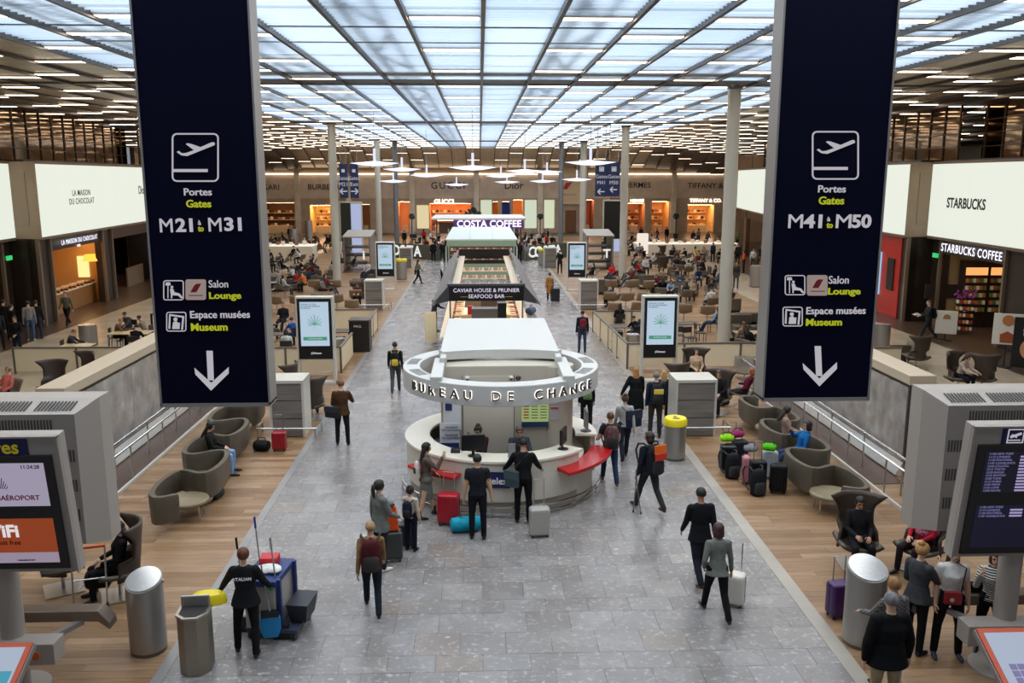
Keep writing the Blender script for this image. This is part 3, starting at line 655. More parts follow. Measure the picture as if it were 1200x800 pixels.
# ================================================================== information totems (near corners)
gm = mat('a0968d', .45, .1); gm2 = mat('827b76', .5, .1); bez = mat('2a2725', .4)
def totem(s):
    L_ = s < 0
    X = -6.37 if L_ else 7.38; Y = 11.1
    t = thing('information_totem', 'grey information totem with WiFi and airport logo screens, left edge' if L_ else 'grey totem with departures boards, right edge', 'totem', (X, Y, 0))
    inner = -s   # direction towards the hall axis
    e = abs(X) - (5.27 if L_ else 6.35) if True else 0
    ob('pole', MB().lathe([(.15, 0), (.15, 1.95)], n=24), gm, t, smooth=True); ob('foot_plate', MB().lathe([(.4, 0), (.4, .03), (.16, .05)], n=24), gm, t)
    def bx(x0, x1, *r, m=None):  # x measured towards the hall axis from the pole
        m = m or MB(); m.b2(inner * x0, inner * x1, *r); return m
    # service beam box, leaning rail
    ob('beam_box', bx(-.9, .66, -.28, .02, .5, .80), gm, t, bev=.01)
    ob('orange_cap', MB().cyl((inner * .42, -.30, .64), (inner * .42, -.28, .64), .055, n=16), mat('c4541d', .5), t)
    e0, e1 = (.95, 1.1) if L_ else (.83, 1.06)
    ob('lean_rail', bx(-2.2, e0, .42, .66, .74, .90), mat('8f7f72', .3, .6), t, bev=.01)
    ob('rail_end', MB().add([(inner * e0, .42, .74), (inner * e1, .42, .62), (inner * e1, .42, .72), (inner * e0, .42, .90), (inner * e0, .66, .74), (inner * e1, .66, .62), (inner * e1, .66, .72), (inner * e0, .66, .90)], [(0, 1, 2, 3), (7, 6, 5, 4), (0, 4, 5, 1), (1, 5, 6, 2), (2, 6, 7, 3), (3, 7, 4, 0)]), mat('8f7f72', .3, .6), t)
    ob('brace', MB().box((inner * .55, .2, .72), (.09, .62, .07), rz=-inner * .5), gm2, t)
    # tilted two-screen board
    wx = 2.3; ex = 1.08 if L_ else 1.0
    bd = bpy.data.objects.new('screen_board', None); COL.objects.link(bd); bd.parent = t; zb = 1.80
    bd.location = (inner * ex, -.2, zb); tilt = .12; bd.rotation_euler = (tilt, 0, 0)
    # board local: x from 0 (hall edge) to -wx*inner, z up 0..1.9, front -Y
    H = 1.95
    bd2 = bd
    ob('board_case', MB().b2(0, -inner * wx, 0, .16, 0, H).b2(0, -inner * .03, -.05, 0, 0, H).b2(0, -inner * wx, -.05, 0, H - .03, H), gm, bd2, bev=.008)
    zz = ((.98, 1.58), (.16, .80))
    for i, (za, zb_) in enumerate(zz):
        x0, x1 = -inner * .12, -inner * (wx - .2)
        ob('bezel', MB().b2(x0, x1, -.03, 0, za - .1, zb_ + .1), bez, bd2, bev=.006)
        xa, xb = -inner * .23, -inner * (wx - .35)
        c = [('b9b0c8', .75), ('a8481c', .7)][i] if L_ else [('12122c', .35), ('17163a', .35)][i]
        ob('screen', MB().b2(xa, xb, -.036, -.03, za, zb_), E(c[0], c[1]), bd2)
    hd = MB().b2(-inner * (.40 if L_ else .42), -inner * (wx - .1), -.02, 0, 1.66 if L_ else 1.68, 1.93)
    ob('header', hd, mat('141c4a', .4), bd2)
    if L_:
        text('Boutiques Fermetures', .25, (-.5, -.03, 1.79), FRONT, mat('e6cf24', .5), bd2, bold=.02, align='RIGHT')
        # airport screen: star of bars, words
        g = MB()
        for k in range(-5, 6):
            hgt = [.3, .2, .15, .11, .08, .05][abs(k)]; g.box((-.83 + k * .02, -.04, 1.24 + hgt / 2 - abs(k) * .004), (.009, .004, hgt), M=Matrix.Rotation(k * .12, 3, 'Y'))
        ob('airport_emblem', g, mat('2b2f6a', .5), bd2)
        text('PARISAÉROPORT', .095, (-.34, -.045, 1.10), FRONT, mat('9a3a4a', .5), bd2, bold=.01, align='RIGHT')
        text('11:24:28', .07, (-.28, -.045, 1.53), FRONT, mat('222244', .5), bd2, align='RIGHT')
        ob('screen_strip', MB().b2(-.23, -1.95, -.04, -.036, .16, .31), E('b5a6bc', .7), bd2)
        text('WiFi', .24, (-.68, -.045, .62), FRONT, E('f4eef0', .9), bd2, bold=.03, align='RIGHT')
        text('gratuit free', .09, (-.68, -.045, .46), FRONT, mat('5a2410', .5), bd2, align='RIGHT')
        text('PARISAÉROPORT', .03, (-.65, -.045, .2), FRONT, mat('44406a', .5), bd2)
    else:
        text('DÉPARTS Departures', .15, (.76, -.03, 1.79), FRONT, whE, bd2, bold=.02, align='LEFT')
        g = MB(); 
        for (a, b, c, d) in ((.48, .70, 1.885, 1.897), (.48, .70, 1.70, 1.712), (.48, .492, 1.70, 1.897), (.688, .70, 1.70, 1.897), (.5, .66, 1.735, 1.747)): g.b2(a, b, -.03, -.02, c, d)
        g.box((.59, -.025, 1.81), (.15, .01, .03), M=Matrix.Rotation(-.35, 3, 'Y')); g.box((.57, -.025, 1.80), (.08, .01, .02), M=Matrix.Rotation(.5, 3, 'Y'))
        ob('pictogram', g, whE, bd2)
        dest = ['NEW YORK', 'LONDRES', 'MONTREAL', 'CASABLANCA', 'ATLANTA', 'TOKYO', 'DAKAR', 'BOSTON', 'TUNIS', 'DUBAI', 'MIAMI', 'LOME', 'HANOI']
        for i, (top, n) in enumerate(((1.555, 13), (.775, 4))):
            g = MB(); g2 = MB()
            for r_ in range(n):
                z = top - r_ * .0445
                if r_: g2.b2(.7, .87, -.042, -.036, z - .012, z + .012)
                for c in range(9): g.b2(.92 + c * .09, .96 + c * .09 + .02 * (r_ % 2), -.042, -.036, z - .009, z + .009)
                text('%02d:%02d %s' % (11 + r_ // 4, (r_ * 15) % 60, dest[r_ % 13]), .042, (.27, -.042, z), FRONT, E('8f8cc0', .5), bd2, align='LEFT')
            ob('flight_rows', g, E('7c78a0', .3), bd2, kind='stuff'); ob('status_column', g2, E('c4b4e8', .7), bd2)
    # rear cabinet with vents
    cab = bpy.data.objects.new('rear_cabinet', None); COL.objects.link(cab); cab.parent = t; xe = .76 if L_ else .66
    cab.location = (inner * xe, 1.5, 1.5); H = 2.23; wx = 2.4
    g = MB(); 
    def rect(i, y, z0, z1): return [(-inner * i, y, z0), (-inner * (wx), y, z0), (-inner * (wx), y, z1), (-inner * i, y, z1)]
    g.loft([rect(0, .35, 0, H), rect(0, -.0, 0, H), rect(.21, -.36, .1, H - .16)], 0)
    ob('cabinet_case', g, gm, cab)
    g = MB(); g.b2(-inner * .21, -inner * (wx - .1), -.363, -.355, .1, H - .16); ob('back_panel', g, gm2, cab)
    g = MB()
    for r_ in range(4):
        for c in range(30 if r_ == 0 else 7):
            xx = .55 + c * .045
            if r_: xx = .24 + c * .045 + .03
            g.b2(-inner * (xx - .013), -inner * (xx + .013), -.368, -.36, H - .42 - r_ * .45, H - .24 - r_ * .45)
    sl = Vector((0, .36, .16)).normalized()
    for c in range(34):
        if c in (11, 12): continue
        xx = .3 + c * .05; q = [Vector((-inner * (xx + dx), -.30 + .2 * k_ , H - .127 + .089 * k_ + .004)) for dx, k_ in ((-.012, 0), (.012, 0), (.012 - .03, 1), (-.012 - .03, 1))]
        g.add([*q, *[v + Vector((0, 0, .004)) for v in q]], [(0, 1, 2, 3), (7, 6, 5, 4), (0, 4, 5, 1), (1, 5, 6, 2), (2, 6, 7, 3), (3, 7, 4, 0)])
    ob('vent_slot', g, mat('3c3836', .7), cab, kind='stuff')
    # support arms
    ob('head_arm', MB().b2(-.1, .1, -.05, 1.5, 2.0, 2.2), gm2, t)
    # touch screen desk
    dk_ = thing('touch_kiosk', 'touch screen kiosk with orange rim at the bottom left corner' if L_ else 'touch screen kiosk with orange rim at the bottom right corner', 'kiosk', ((-6.25, 9.55, 0) if L_ else (7.0, 9.45, 0)), 0)
    xe = .75 if L_ else .78
    ob('pedestal', MB().b2(-.25, .25, -.2, .25, 0, .86), gm, dk_, bev=.01)
    tt = Matrix.Rotation(.5, 3, 'X')
    ob('desk_top', MB().box((0, 0, .98), (2 * xe, 1.1, .08), M=tt), gm2, dk_, bev=.01)
    ob('orange_rim', MB().box((0, -.02, 1.03), (2 * xe - .03, 1.08, .02), M=tt), mat('c4481a', .4), dk_)
    c0 = tt @ Vector((0, 0, .0)); nrm = tt @ Vector((0, 0, 1))
    sc_ = ob('touch_screen', MB().box(Vector((0, -.02, 1.03)) + nrm * .014, (2 * xe - .16, .94, .012), M=tt), E('b9c6dc', .8), dk_)
    g = MB(); cols = [E('38a8c8', .75), E('c23a5a', .7), E('8a80b8', .7), E('d8a0c0', .8)]
    if L_:
        for i in range(2):
            for j in range(4): g.box(tt @ Vector((.5 - j * .32, .02 - i * .3, 0)) + Vector((0, -.02, 1.03)) + nrm * .024, (.29, .26, .006), (i * 2 + j) % 3, M=tt)
    else:
        for i in range(5):
            for j in range(12): g.box(tt @ Vector((-.55 + j * .1, .0 - i * .09, 0)) + Vector((0, -.02, 1.03)) + nrm * .024, (.085, .075, .006), 2, M=tt)
    ob('screen_tiles', g, cols, dk_, kind='stuff')
totem(-1); totem(1)

# ================================================================== advertising screens
pale = mat('c9c5ba', .35, .3)
adE = E('c4dcf0', .9); adG = E('4fae8c', .7); adT = E('23306a', .3)
def ad(px, py, wd, label, hscale=1.0):
    x, y = gp(px, py)
    t = thing('advertising_screen', label, 'screen', (x, y, 0), 0, 'upright advertising screens')
    H = 3.0; w2 = wd / 2; n = .05
    ob('casing', MB().b2(-w2, w2, -.02, .3, .84, H), pale, t, bev=.03, seg=3)
    ob('post', MB().b2(-w2, -w2 + .08, 0, .28, 0, .86).b2(w2 - .08, w2, 0, .28, 0, .86), pale, t)
    ob('base', MB().b2(-w2, w2, -.05, .33, 0, .08), pale, t)
    ob('black_face', MB().b2(-w2 + .07, w2 - .07, -.035, -.02, .88, H - .07), BLACK(), t)
    ob('display', MB().b2(-w2 + .16, w2 - .16, -.045, -.035, 1.33, H - .18), adE, t)
    g = MB(); c = 2.05
    for k in range(9):
        a = R(90 + (k - 4) * 24); l = .36 - .05 * abs(k - 4) * .6
        for q in range(7):
            f = q / 7; xx, zz = math.cos(a) * l * f, math.sin(a) * l * f
            for sgn in (-1, 1): g.box((xx + sgn * .012 * math.cos(a + 1.5), -.05, c + zz + .01), (.012, .006, .035), M=Matrix.Rotation(-(a - PI / 2) + sgn * .7, 3, 'Y'))
    g.b2(-.004, .004, -.052, -.046, c - .15, c + .33); g.b2(-w2 + .24, w2 - .24, -.052, -.045, 1.52, 1.64)
    ob('printed_leaf', g, adG, t)
    for i, s in enumerate(('DEVENEZ ACTEUR', 'DE L\'ENVIRONNEMENT', 'DE DEMAIN')): text(s, .062, (-w2 + .19, -.05, H - .26 - i * .065), FRONT, adT, t, align='LEFT')
    text('LE SITE EN LIGNE', .06, (0, -.056, 1.58), FRONT, E('e8f4f0', .8), t); text('JCDecaux', .085, (.02, -.04, 1.08), FRONT, E('e6e6f0', .9), t, bold=.02)
ad(372, 450, 1.27, 'large upright advertising screen near the left blue sign')
ad(771.5, 448, 1.24, 'large upright advertising screen near the right blue sign')
ad(452.5, 340, 1.2, 'smaller far upright advertising screen left of the walkway')
ad(675.5, 341, 1.2, 'smaller far upright advertising screen right of the walkway')

# ================================================================== grey blocks with guard rails
def block(px, py, wd, h, label, depth=.9, rail=True, n=3):
    x, y = gp(px, py)
    t = thing('partition_block', label, 'partition', (x, y, 0), 0, 'grey layered partition blocks')
    w2 = wd / 2
    for k in range(n): ob('slab', MB().b2(-w2 + .06, w2 - .06, 0, depth, .02 + k * (h - .06) / n, (k + 1) * (h - .06) / n), mat('746d66', .55, 0, 'streak'), t, bev=.006)
    ob('frame', MB().b2(-w2, w2, -.03, depth + .03, h - .06, h + .02).b2(-w2, -w2 + .06, -.02, depth, 0, h - .05).b2(w2 - .06, w2, -.02, depth, 0, h - .05), pale, t)
    if rail:
        z = .3; p = [(-w2 - .35, .5, 0), (-w2 - .35, .5, z), (-w2 - .35, -.2, z), (w2 + .35, -.2, z), (w2 + .35, .5, z), (w2 + .35, .5, 0)]
        ob('guard_rail', MB().tube(p, .028, 8).cyl((-w2 - .3, -.2, 0), (-w2 - .3, -.2, z), .022).cyl((w2 + .3, -.2, 0), (w2 + .3, -.2, z), .022), CHROME(), t, smooth=True)
block(338, 512, .92, 1.55, 'grey layered partition block beside the red suitcase left of the walkway')
block(814, 511, 1.12, 1.55, 'grey layered partition block behind the yellow lidded bin')
block(438.5, 363, .98, 1.55, 'grey layered partition block behind the far left screen walkway edge')
block(690, 363, .98, 1.55, 'grey layered partition block in front of the far right screen')
block(475.5, 314, .98, 1.55, 'far grey block left of the walkway by the cafe letters', rail=False)
block(645, 314, 1.0, 1.55, 'far grey block right of the walkway by the cafe letters', rail=False)
block(395.8, 305, .6, 1.5, 'small far grey block standing behind the left column', rail=False)

# ================================================================== bins
def drum(px, py, r, h, label, slant=.0, lid=None, x=None, y=None):
    if x is None: x, y = gp(px, py)
    t = thing('litter_bin', label, 'bin', (x, y, 0), 0, 'round steel litter bins')
    n = 32; c = [2 * PI * i / n for i in range(n)]
    top = lambda a, rr_: h + slant * rr_ * math.sin(a)
    g = MB().loft([[(r * math.cos(a), r * math.sin(a), z) for a in c] for z in (.06,)] + [[(r * math.cos(a), r * math.sin(a), top(a, r) - .06) for a in c], [(r * .985 * math.cos(a), r * .985 * math.sin(a), top(a, r)) for a in c]])
    ob('body', g, STEEL(), t, smooth=True)
    ob('plinth', MB().lathe([(r * .97, 0), (r * .97, .07)], n=n), mat('6b665f', .4, .5), t)
    if lid: 
        ob('lid', MB().loft([[(rr_ * math.cos(a), rr_ * math.sin(a), h + z) for a in c] for rr_, z in ((r * 1.06, -.02), (r * 1.06, .12), (r * .95, .16))]), mat('e8d21a', .35), t, smooth=True, bev=.0)
        ob('opening', MB().lathe([(r * .35, 0), (r * .35, .012)], (0, -r * .35, h + .155), 16, sy=.5), BLACK(), t); ob('lid_mark', MB().b2(-.04, .04, r * .1, r * .35, h + .16, h + .17), BLACK(), t)
    else:
        g = MB().loft([[(q * r * math.cos(a), q * r * math.sin(a), top(a, q * r) + .02 - .07 * (1 - q)) for a in c] for q in (.93, .6, .3, .02)])
        ob('top_disc', g, mat('c6c6c6', .25, .9), t, smooth=True); ob('hinge_knob', MB().ell((r * .98, .05, h - .05), (.03, .03, .03)), STEEL(), t)
drum(175, 761, .26, 1.12, 'tall round steel bin with a slanted top on the wooden floor, bottom left', .35)
drum(1010, 752, .29, 1.2, 'tall round steel bin with a slanted top beside the purple suitcase', .35)
drum(790, 537, .27, .9, 'round steel bin with a bright yellow lid by the walkway', 0, True)
drum(0, 0, .26, .95, 'steel drum bin in the left fence corner beside the black cabinet', x=-5.32, y=32.3)
drum(104.5, 404, .36, .85, 'steel drum bin near the chocolate shop on the pale floor')
drum(741, 420, .27, .95, 'steel drum bin behind the right fence corner')
drum(886, 336, .42, 1.35, 'steel drum bin at the pale aisle on the far right')
drum(1032, 408, .33, 1.0, 'steel drum bin beside the right blue sign')
drum(345, 291, .42, 1.9, 'far steel drum by the left boutiques'); drum(362.5, 282, .42, 2.2, 'far steel drum at the yellow boutique')
drum(471, 327, .36, 1.25, 'far round bin with yellow lid left of the walkway', 0, True)
drum(636, 311, .36, 1.2, 'far round bin with yellow lid right of the walkway', 0, True)
# square bin being emptied
x, y = gp(231, 782)
t = thing('litter_bin', 'angular steel waste bin with open yellow lid beside the cleaner', 'bin', (x, y, 0), R(4))
pts = [(-.2, -.12), (-.08, -.24), (.1, -.24), (.22, -.1), (.22, .16), (-.2, .16)]
ob('body', MB().poly([(a, b) for a, b in pts], 0, .86), mat('9a8f80', .32, .8, 'steel'), t, bev=.012)
ob('rim', MB().poly([(a * 1.06, b * 1.06) for a, b in pts], .86, .89), mat('b0a89c', .3, .9), t); ob('waste', MB().poly([(a * .85, b * .85) for a, b in pts], .885, .895), mat('2a2625', .8), t)
ob('back_plate', MB().b2(-.19, .21, .1, .14, .88, 1.06), STEEL(), t, bev=.02); 
ob('open_lid', MB().lathe([(.26, 0), (.25, .10), (.20, .15), (.05, .17)], (.16, .27, .86), 20, sy=.55), mat('e3cb12', .35), t, smooth=True)

# ================================================================== stair parapets with glass, double handrails
def parapet(s, X, Xr, y0, y1):
    t = thing('stair_parapet', ('beige topped parapet with reflections painted on its glass, left of the near seats' if s < 0 else 'beige topped parapet with reflections painted on its glass, right of the near seats'), 'parapet', (X, y0, 0), 0, 'glazed stair parapets')
    L = y1 - y0; o = s
    ob('cap', MB().b2(0, o * .62, 0, L, 2.2, 2.42), mat('b7a68f', .5), t, bev=.01)
    ob('wall', MB().b2(o * .2, o * .6, .05, L, 0, 2.2), mat('8f8068', .5), t)
    ob('end_post', MB().b2(0, o * .12, -.02, .05, .3, 2.2), mat('4a443d', .4, .4), t)
    for k in range(3):
        a = L * k / 3
        ob('glass_pane', MB().b2(o * .02, o * .05, a + .01, a + L / 3 - .01, .34, 2.12), mat('9a9590', .12, .15, 'reflection_tint'), t)
    ob('kick_strip', MB().add([(0, 0, .34), (0, L, .34), (-o * .16, L, .04), (-o * .16, 0, .04), (0, 0, .0), (0, L, .0)], [(0, 1, 2, 3), (4, 5, 2, 3), (0, 3, 4), (1, 5, 2)]), mat('cfccc6', .25, .6), t)
    struct('trim_%d' % (4 + o), MB().b2(X - o * .16, X - o * .92, y0 - .5, y1, -.03, .012), mat('4a3426', .4, 0, 'brownstone'))  # flat brown ramp strip beside the parapet, grouped with the floor trim
    r = thing('handrail', ('double steel tube handrail in front of the left glass parapet' if s < 0 else 'double steel tube handrail in front of the right glass parapet'), 'railing', (Xr, y0, 0), 0, 'double steel handrails')
    for q, dx in (('outer', 0), ('inner', o * .38)):
        a = -2.2; b = L - .9
        ob('tube', MB().tube([(dx, a, .0), (dx, a, .78), (dx, a + .08, .86), (dx, b - .08, .86), (dx, b, .86)] if q == 'outer' else [(dx, a, 0), (dx, a, .86), (dx, b, .86)], .028, 8), CHROME(), r, smooth=True)
        for k in range(6):
            yy = a + (b - a) * (k + .5) / 6; ob('baluster', MB().cyl((dx, yy, 0), (dx, yy, .85), .02, n=8), STEEL(), r)
    ob('end_loop', MB().tube([(0, b, .86), (0, b + .12, .86), (o * .38, b + .12, .86), (o * .38, b, .86)], .028, 8), CHROME(), r, smooth=True)
    ob('kerb', MB().b2(-o * .06, -o * .0, a, b, 0.003, .08), pale, r)
parapet(-1, -9.0, -8.05, 18.6, 29.5); parapet(1, 9.85, 8.85, 19.1, 29.5)

# ================================================================== cafe fences
cpan = mat('d8c8a8', .5, 0, name='cream panel'); ffr = mat('6e675f', .4, .4)
def fence(pts, label, h=.95):
    x0, y0 = pts[0]; t = thing('barrier', label, 'barrier', (x0, y0, 0), 0, 'cream panelled cafe barriers')
    for (ax, ay), (bx_, by) in zip(pts, pts[1:]):
        L = math.hypot(bx_ - ax, by - ay); n = max(1, round(L / 2.0)); ang = math.atan2(by - ay, bx_ - ax)
        for k in range(n):
            f0, f1 = k / n, (k + 1) / n; cx, cy = ax + (bx_ - ax) * (f0 + f1) / 2 - x0, ay + (by - ay) * (f0 + f1) / 2 - y0
            ob('panel', MB().box((cx, cy, h / 2 + .03), (L / n - .08, .03, h - .12), rz=ang), cpan, t)
            px_, py_ = ax + (bx_ - ax) * f0 - x0, ay + (by - ay) * f0 - y0
            ob('post', MB().box((px_, py_, h / 2), (.07, .07, h), rz=ang), ffr, t)
        ob('top_rail', MB().box(((ax + bx_) / 2 - x0, (ay + by) / 2 - y0, h), (L, .08, .05), rz=ang), ffr, t)
fence([(-8.9, 30.6), (-5.0, 30.6), (-5.0, 33.5)], 'cream panelled cafe barrier left of the walkway')
fence([(-4.75, 36.2), (-4.75, 39.6), (-7.6, 39.6)], 'cream panelled barrier beyond the black cabinet on the left')
fence([(11.6, 30.9), (5.35, 30.9), (5.1, 38.6)], 'cream panelled cafe barrier right of the walkway'); fence([(5.1, 38.7), (8.6, 38.7)], 'cream panelled barrier row behind the right cafe tables')
fence([(-16.6, 30.9), (-12.2, 30.9)], 'cream barrier in front of the man eating at the far left'); fence([(12.4, 29.8), (15.0, 29.8)], 'cream barrier beyond the right parapet')
for s, (x, y), lab in ((-1, (-14.0, 38.5), 'framed cream screen panel beside the group at the left tables'), (1, (14.4, 35.0), 'dark framed screen beyond the right parapet')):
    t = thing('folding_screen', lab, 'screen', (x, y, 0), 0); ob('panel', MB().b2(-.02, .02, -1.4, 1.4, .2, 1.15), cpan if s < 0 else mat('6b5f50', .6), t)
    ob('frame', MB().b2(-.04, .04, -1.45, -1.4, 0, 1.2).b2(-.04, .04, 1.4, 1.45, 0, 1.2).b2(-.04, .04, -1.45, 1.45, 1.15, 1.2).b2(-.04, .04, -1.45, 1.45, .15, .2), BLACK(), t)
t = thing('cabinet', 'tall black waiter cabinet beside the left walkway edge', 'cabinet', (*gp(422, 412), 0))
ob('body', MB().b2(-.4, .4, -.1, .7, 0, 1.25), mat('14100e', .4), t, bev=.01); ob('top', MB().b2(-.42, .42, -.12, .72, 1.25, 1.3), mat('3a3430', .3), t); text('PAUL', .13, (-.05, -.12, 1.05), FRONT, wh, t)

# ================================================================== seats
taupe = mat('6b5d4b', .5, 0, 'leather'); olive = mat('4f4639', .42, 0, 'leather'); ivory = mat('7f7258', .38, 0, 'leather'); dbr = mat('3d3027', .5, 0, 'leather'); tan_ = mat('8a7860', .6, 0, 'leather')
def shellmesh(name, nx, ny, f, m, parent, thick, **k):
    vs = [f(i / nx, j / ny) for j in range(ny + 1) for i in range(nx + 1)]; fs = [(j * (nx + 1) + i, j * (nx + 1) + i + 1, (j + 1) * (nx + 1) + i + 1, (j + 1) * (nx + 1) + i) for j in range(ny) for i in range(nx)]
    return ob(name, MB().add(vs, fs), m, parent, smooth=True, thick=thick, **k)
def lounge_proto(m, label):      # faces -Y (towards the camera) at rz = 0
    t = thing('lounge_chair', label, 'chair', (0, -50, 0), 0, 'low shell lounge chairs')
    shellmesh('shell', 10, 8, lambda u, v: ((u - .5) * (.66 - .06 * v), (-.3 + v * 1.25 if v < .45 else .26 + (v - .45) * .38) + .0 + (abs(u - .5) * 2) ** 2 * -.06, (.42 - .05 * math.sin(v / .45 * PI) + .03 * (1 - v) if v < .45 else .44 + (v - .45) * .72) + (abs(u - .5) * 2) ** 2 * .07 * (1 if v < .5 else 0)), m, t, .04)
    ob('stem', MB().cyl((0, 0, .02), (0, 0, .38), .03, n=10), CHROME(), t); ob('base_plate', MB().b2(-.26, .26, -.26, .26, 0, .02), mat('a8a29a', .3, .7), t)
    return t
def wing_proto():
    t = thing('wing_chair', 'wing', 'armchair', (0, -52, 0), 0, 'high backed wing armchairs')
    def f(u, v):       # wrap back: u across, v up
        a = (u - .5) * 2; z = .36 + v * .92; wd = .30 + .10 * (v > .7) * (v - .7) / .3; ear = max(0, (v - .72) / .28)
        wrap = .22 * (1 - v) + .25 * ear
        return (a * (.36 - .05 * math.sin(v * PI) + .12 * ear), .30 - (abs(a) ** 2.2) * (.34 if v < .35 else .12 + .2 * ear) + .1 * v, z)
    shellmesh('backrest', 14, 12, f, dbr, t, .05)
    shellmesh('seat', 10, 6, lambda u, v: ((u - .5) * .70, -.32 + v * .64, .40 + .10 * (abs(u - .5) * 2) ** 3 - .03 * math.sin(v * PI)), olive, t, .07)
    ob('stem', MB().cyl((0, 0, .02), (0, 0, .36), .035, n=10), CHROME(), t); ob('base_plate', MB().b2(-.3, .3, -.3, .3, 0, .02), mat('a8a29a', .3, .7), t)
    return t
def cafe_proto():
    t = thing('cafe_chair', 'dark', 'chair', (0, -54, 0), 0, 'dark cafe chairs')
    ob('seat', MB().b2(-.22, .22, -.22, .22, .44, .47), mat('1d1a18', .5), t, bev=.01)
    ob('backrest', MB().b2(-.22, .22, .2, .23, .62, .86), mat('1d1a18', .5), t, bev=.01)
    lg = MB().cyl((0, 0, 0), (0, 0, .45), .014, n=6).mesh('leg')
    for sx in (-1, 1):
        ob('leg', lg, mat('1d1a18', .5), t, loc=(sx * .2, -.2, 0)); ob('leg', MB().tube([(sx * .21, .24, 0), (sx * .2, .2, .45), (sx * .2, .23, .86)], .014, 6), mat('1d1a18', .5), t)
    return t
def sofa_proto(m):
    t = thing('box_sofa', 'low', 'sofa', (0, -56, 0), 0, 'low upholstered box sofas')
    ob('seat', MB().b2(-.38, .38, -.36, .3, .12, .42), m, t, bev=.03); ob('backrest', MB().b2(-.38, .38, .3, .44, .12, .74), m, t, bev=.03)
    ob('foot', MB().b2(-.34, .34, -.3, .38, 0, .12), BLACK(), t); return t
P_L = lounge_proto(taupe, 'x'); P_T = lounge_proto(tan_, 'x'); P_W = wing_proto(); P_C = cafe_proto(); P_S = sofa_proto(olive)
PROTOS = [P_L, P_T, P_W, P_C, P_S]
used = set(); SEATNAMES = {}
def seat(P, x, y, rz, label, s=None):
    if P not in used:
        used.add(P); P.location = (x, y, 0); P.rotation_euler = (0, 0, rz); P['label'] = label
        if s: P.scale = (s,) * 3
        return P
    return dup(P, (x, y, 0), rz, label, scale=s)
# ---- serpentine benches
def serpentine(px, py, px2, py2, n, label, amp, s):
    x0, y0 = gp(px, py); x1, y1 = gp(px2, py2)
    t = thing('serpentine_bench', label, 'bench', (x0, y0, 0), math.atan2(x0 - x1, y1 - y0), 'serpentine bench rows'); L = math.hypot(x1 - x0, y1 - y0)
    per = L / n; N_ = n * 28; pts = []
    for i in range(N_ + 1):
        u = i / N_ * n; ph = 2 * PI * u
        pts.append(Vector((amp * math.sin(ph) * s, u * per + .30 * per * math.sin(2 * ph) * -1 * .72, 0)))
    wth = .05
    g = MB(); rings = []
    for i, p in enumerate(pts):
        d = (pts[min(i + 1, N_)] - pts[max(i - 1, 0)]).normalized(); nn = Vector((-d.y, d.x, 0)); hh = .78 + .06 * math.sin(4 * PI * i / N_ * n)
        rings.append([p + nn * wth + Vector((0, 0, .27)), p - nn * wth + Vector((0, 0, .27)), p - nn * (wth + .02) + Vector((0, 0, hh - .06)), p - nn * wth + Vector((0, 0, hh)), p + nn * wth + Vector((0, 0, hh)), p + nn * (wth + .02) + Vector((0, 0, hh - .06))])
    g.loft(rings); ob('backrest', g, olive, t, smooth=True)
    out = []
    for k in range(2 * n):
        _s = s * (1 if k % 2 == 0 else -1); _a = math.atan2(x0 - x1, y1 - y0); _p = Matrix.Rotation(_a, 3, 'Z') @ Vector((-_s * .02, (k + .5) * per / 2, 0)); out.append((x0 + _p.x, y0 + _p.y, math.degrees(_a) + (90 if _s > 0 else -90)))
        side = s * (1 if k % 2 == 0 else -1); yc = (k + .5) * per / 2
        rr_ = per * .36; c = [(side * (amp - .42) , yc)]
        g = MB().poly([(side * (-.02 + .44 * math.cos(2 * PI * i / 20)), yc + .43 * math.sin(2 * PI * i / 20)) for i in range(20)], .34, .43)
        ob('seat', g, ivory if k % 2 == 0 else olive, t, bev=.03, smooth=True)
        for q in (-1, 1): ob('leg', MB().cyl((-side * .3, yc + q * .2, 0), (-side * .28, yc + q * .18, .34), .016, n=6), CHROME(), t)
    return out
SL = serpentine(210, 622, 290, 492, 3, 'olive leather serpentine bench with curled backs along the left handrail', .52, -1)
SR = serpentine(985, 612, 886, 495, 3, 'olive leather serpentine bench with curled backs along the right handrail', .52, 1)

# ================================================================== currency exchange booth
bx0, by0 = .45, 19.25
bw = mat('cbc2b2', .45); bw2 = mat('bfbdb8', .45); bwc = mat('b9b0a0', .5)
bur = thing('exchange_booth', 'white round currency exchange booth with a lettered ring above its curved counter', 'booth', (bx0, by0, 0))
C0 = (0, 0, 0); Rg = 2.2
ob('overhead_ring', MB().arcbox(C0, 1.82, Rg, 2.32, 2.76, 0, 2 * PI, 72), bw2, bur, bev=.02)
g = MB()
for a0 in (R(205), R(172), R(-25), R(8)):
    for k in range(8):
        a = a0 + R((k - 3.5) * 2.3); c = Vector((math.cos(a), math.sin(a), 0)); g.box(c * 2.0 + Vector((0, 0, 2.763)), (.24, .022, .006), rz=a)
ob('vent_slot', g, mat('4a4845', .6), bur, kind='stuff')
halo = E('fff6ee', 2.6); letm = mat('2e2c2b', .4)
s_ = 'BUREAU DE CHANGE'; n = len(s_); A0, A1 = R(-90 - 57), R(-90 + 57)
for i, ch in enumerate(s_):
    if ch == ' ': continue
    a = A0 + (A1 - A0) * i / (n - 1); r_ = Rg + .035
    o = text(ch, .27, (r_ * math.cos(a), r_ * math.sin(a), 2.54), (PI / 2, 0, a + PI / 2), letm, bur, name='letter', bold=.0, ext=.02)
    text(ch, .27, ((r_ - .025) * math.cos(a), (r_ - .025) * math.sin(a), 2.54), (PI / 2, 0, a + PI / 2), halo, bur, name='letter_glow', bold=.022, ext=.004)
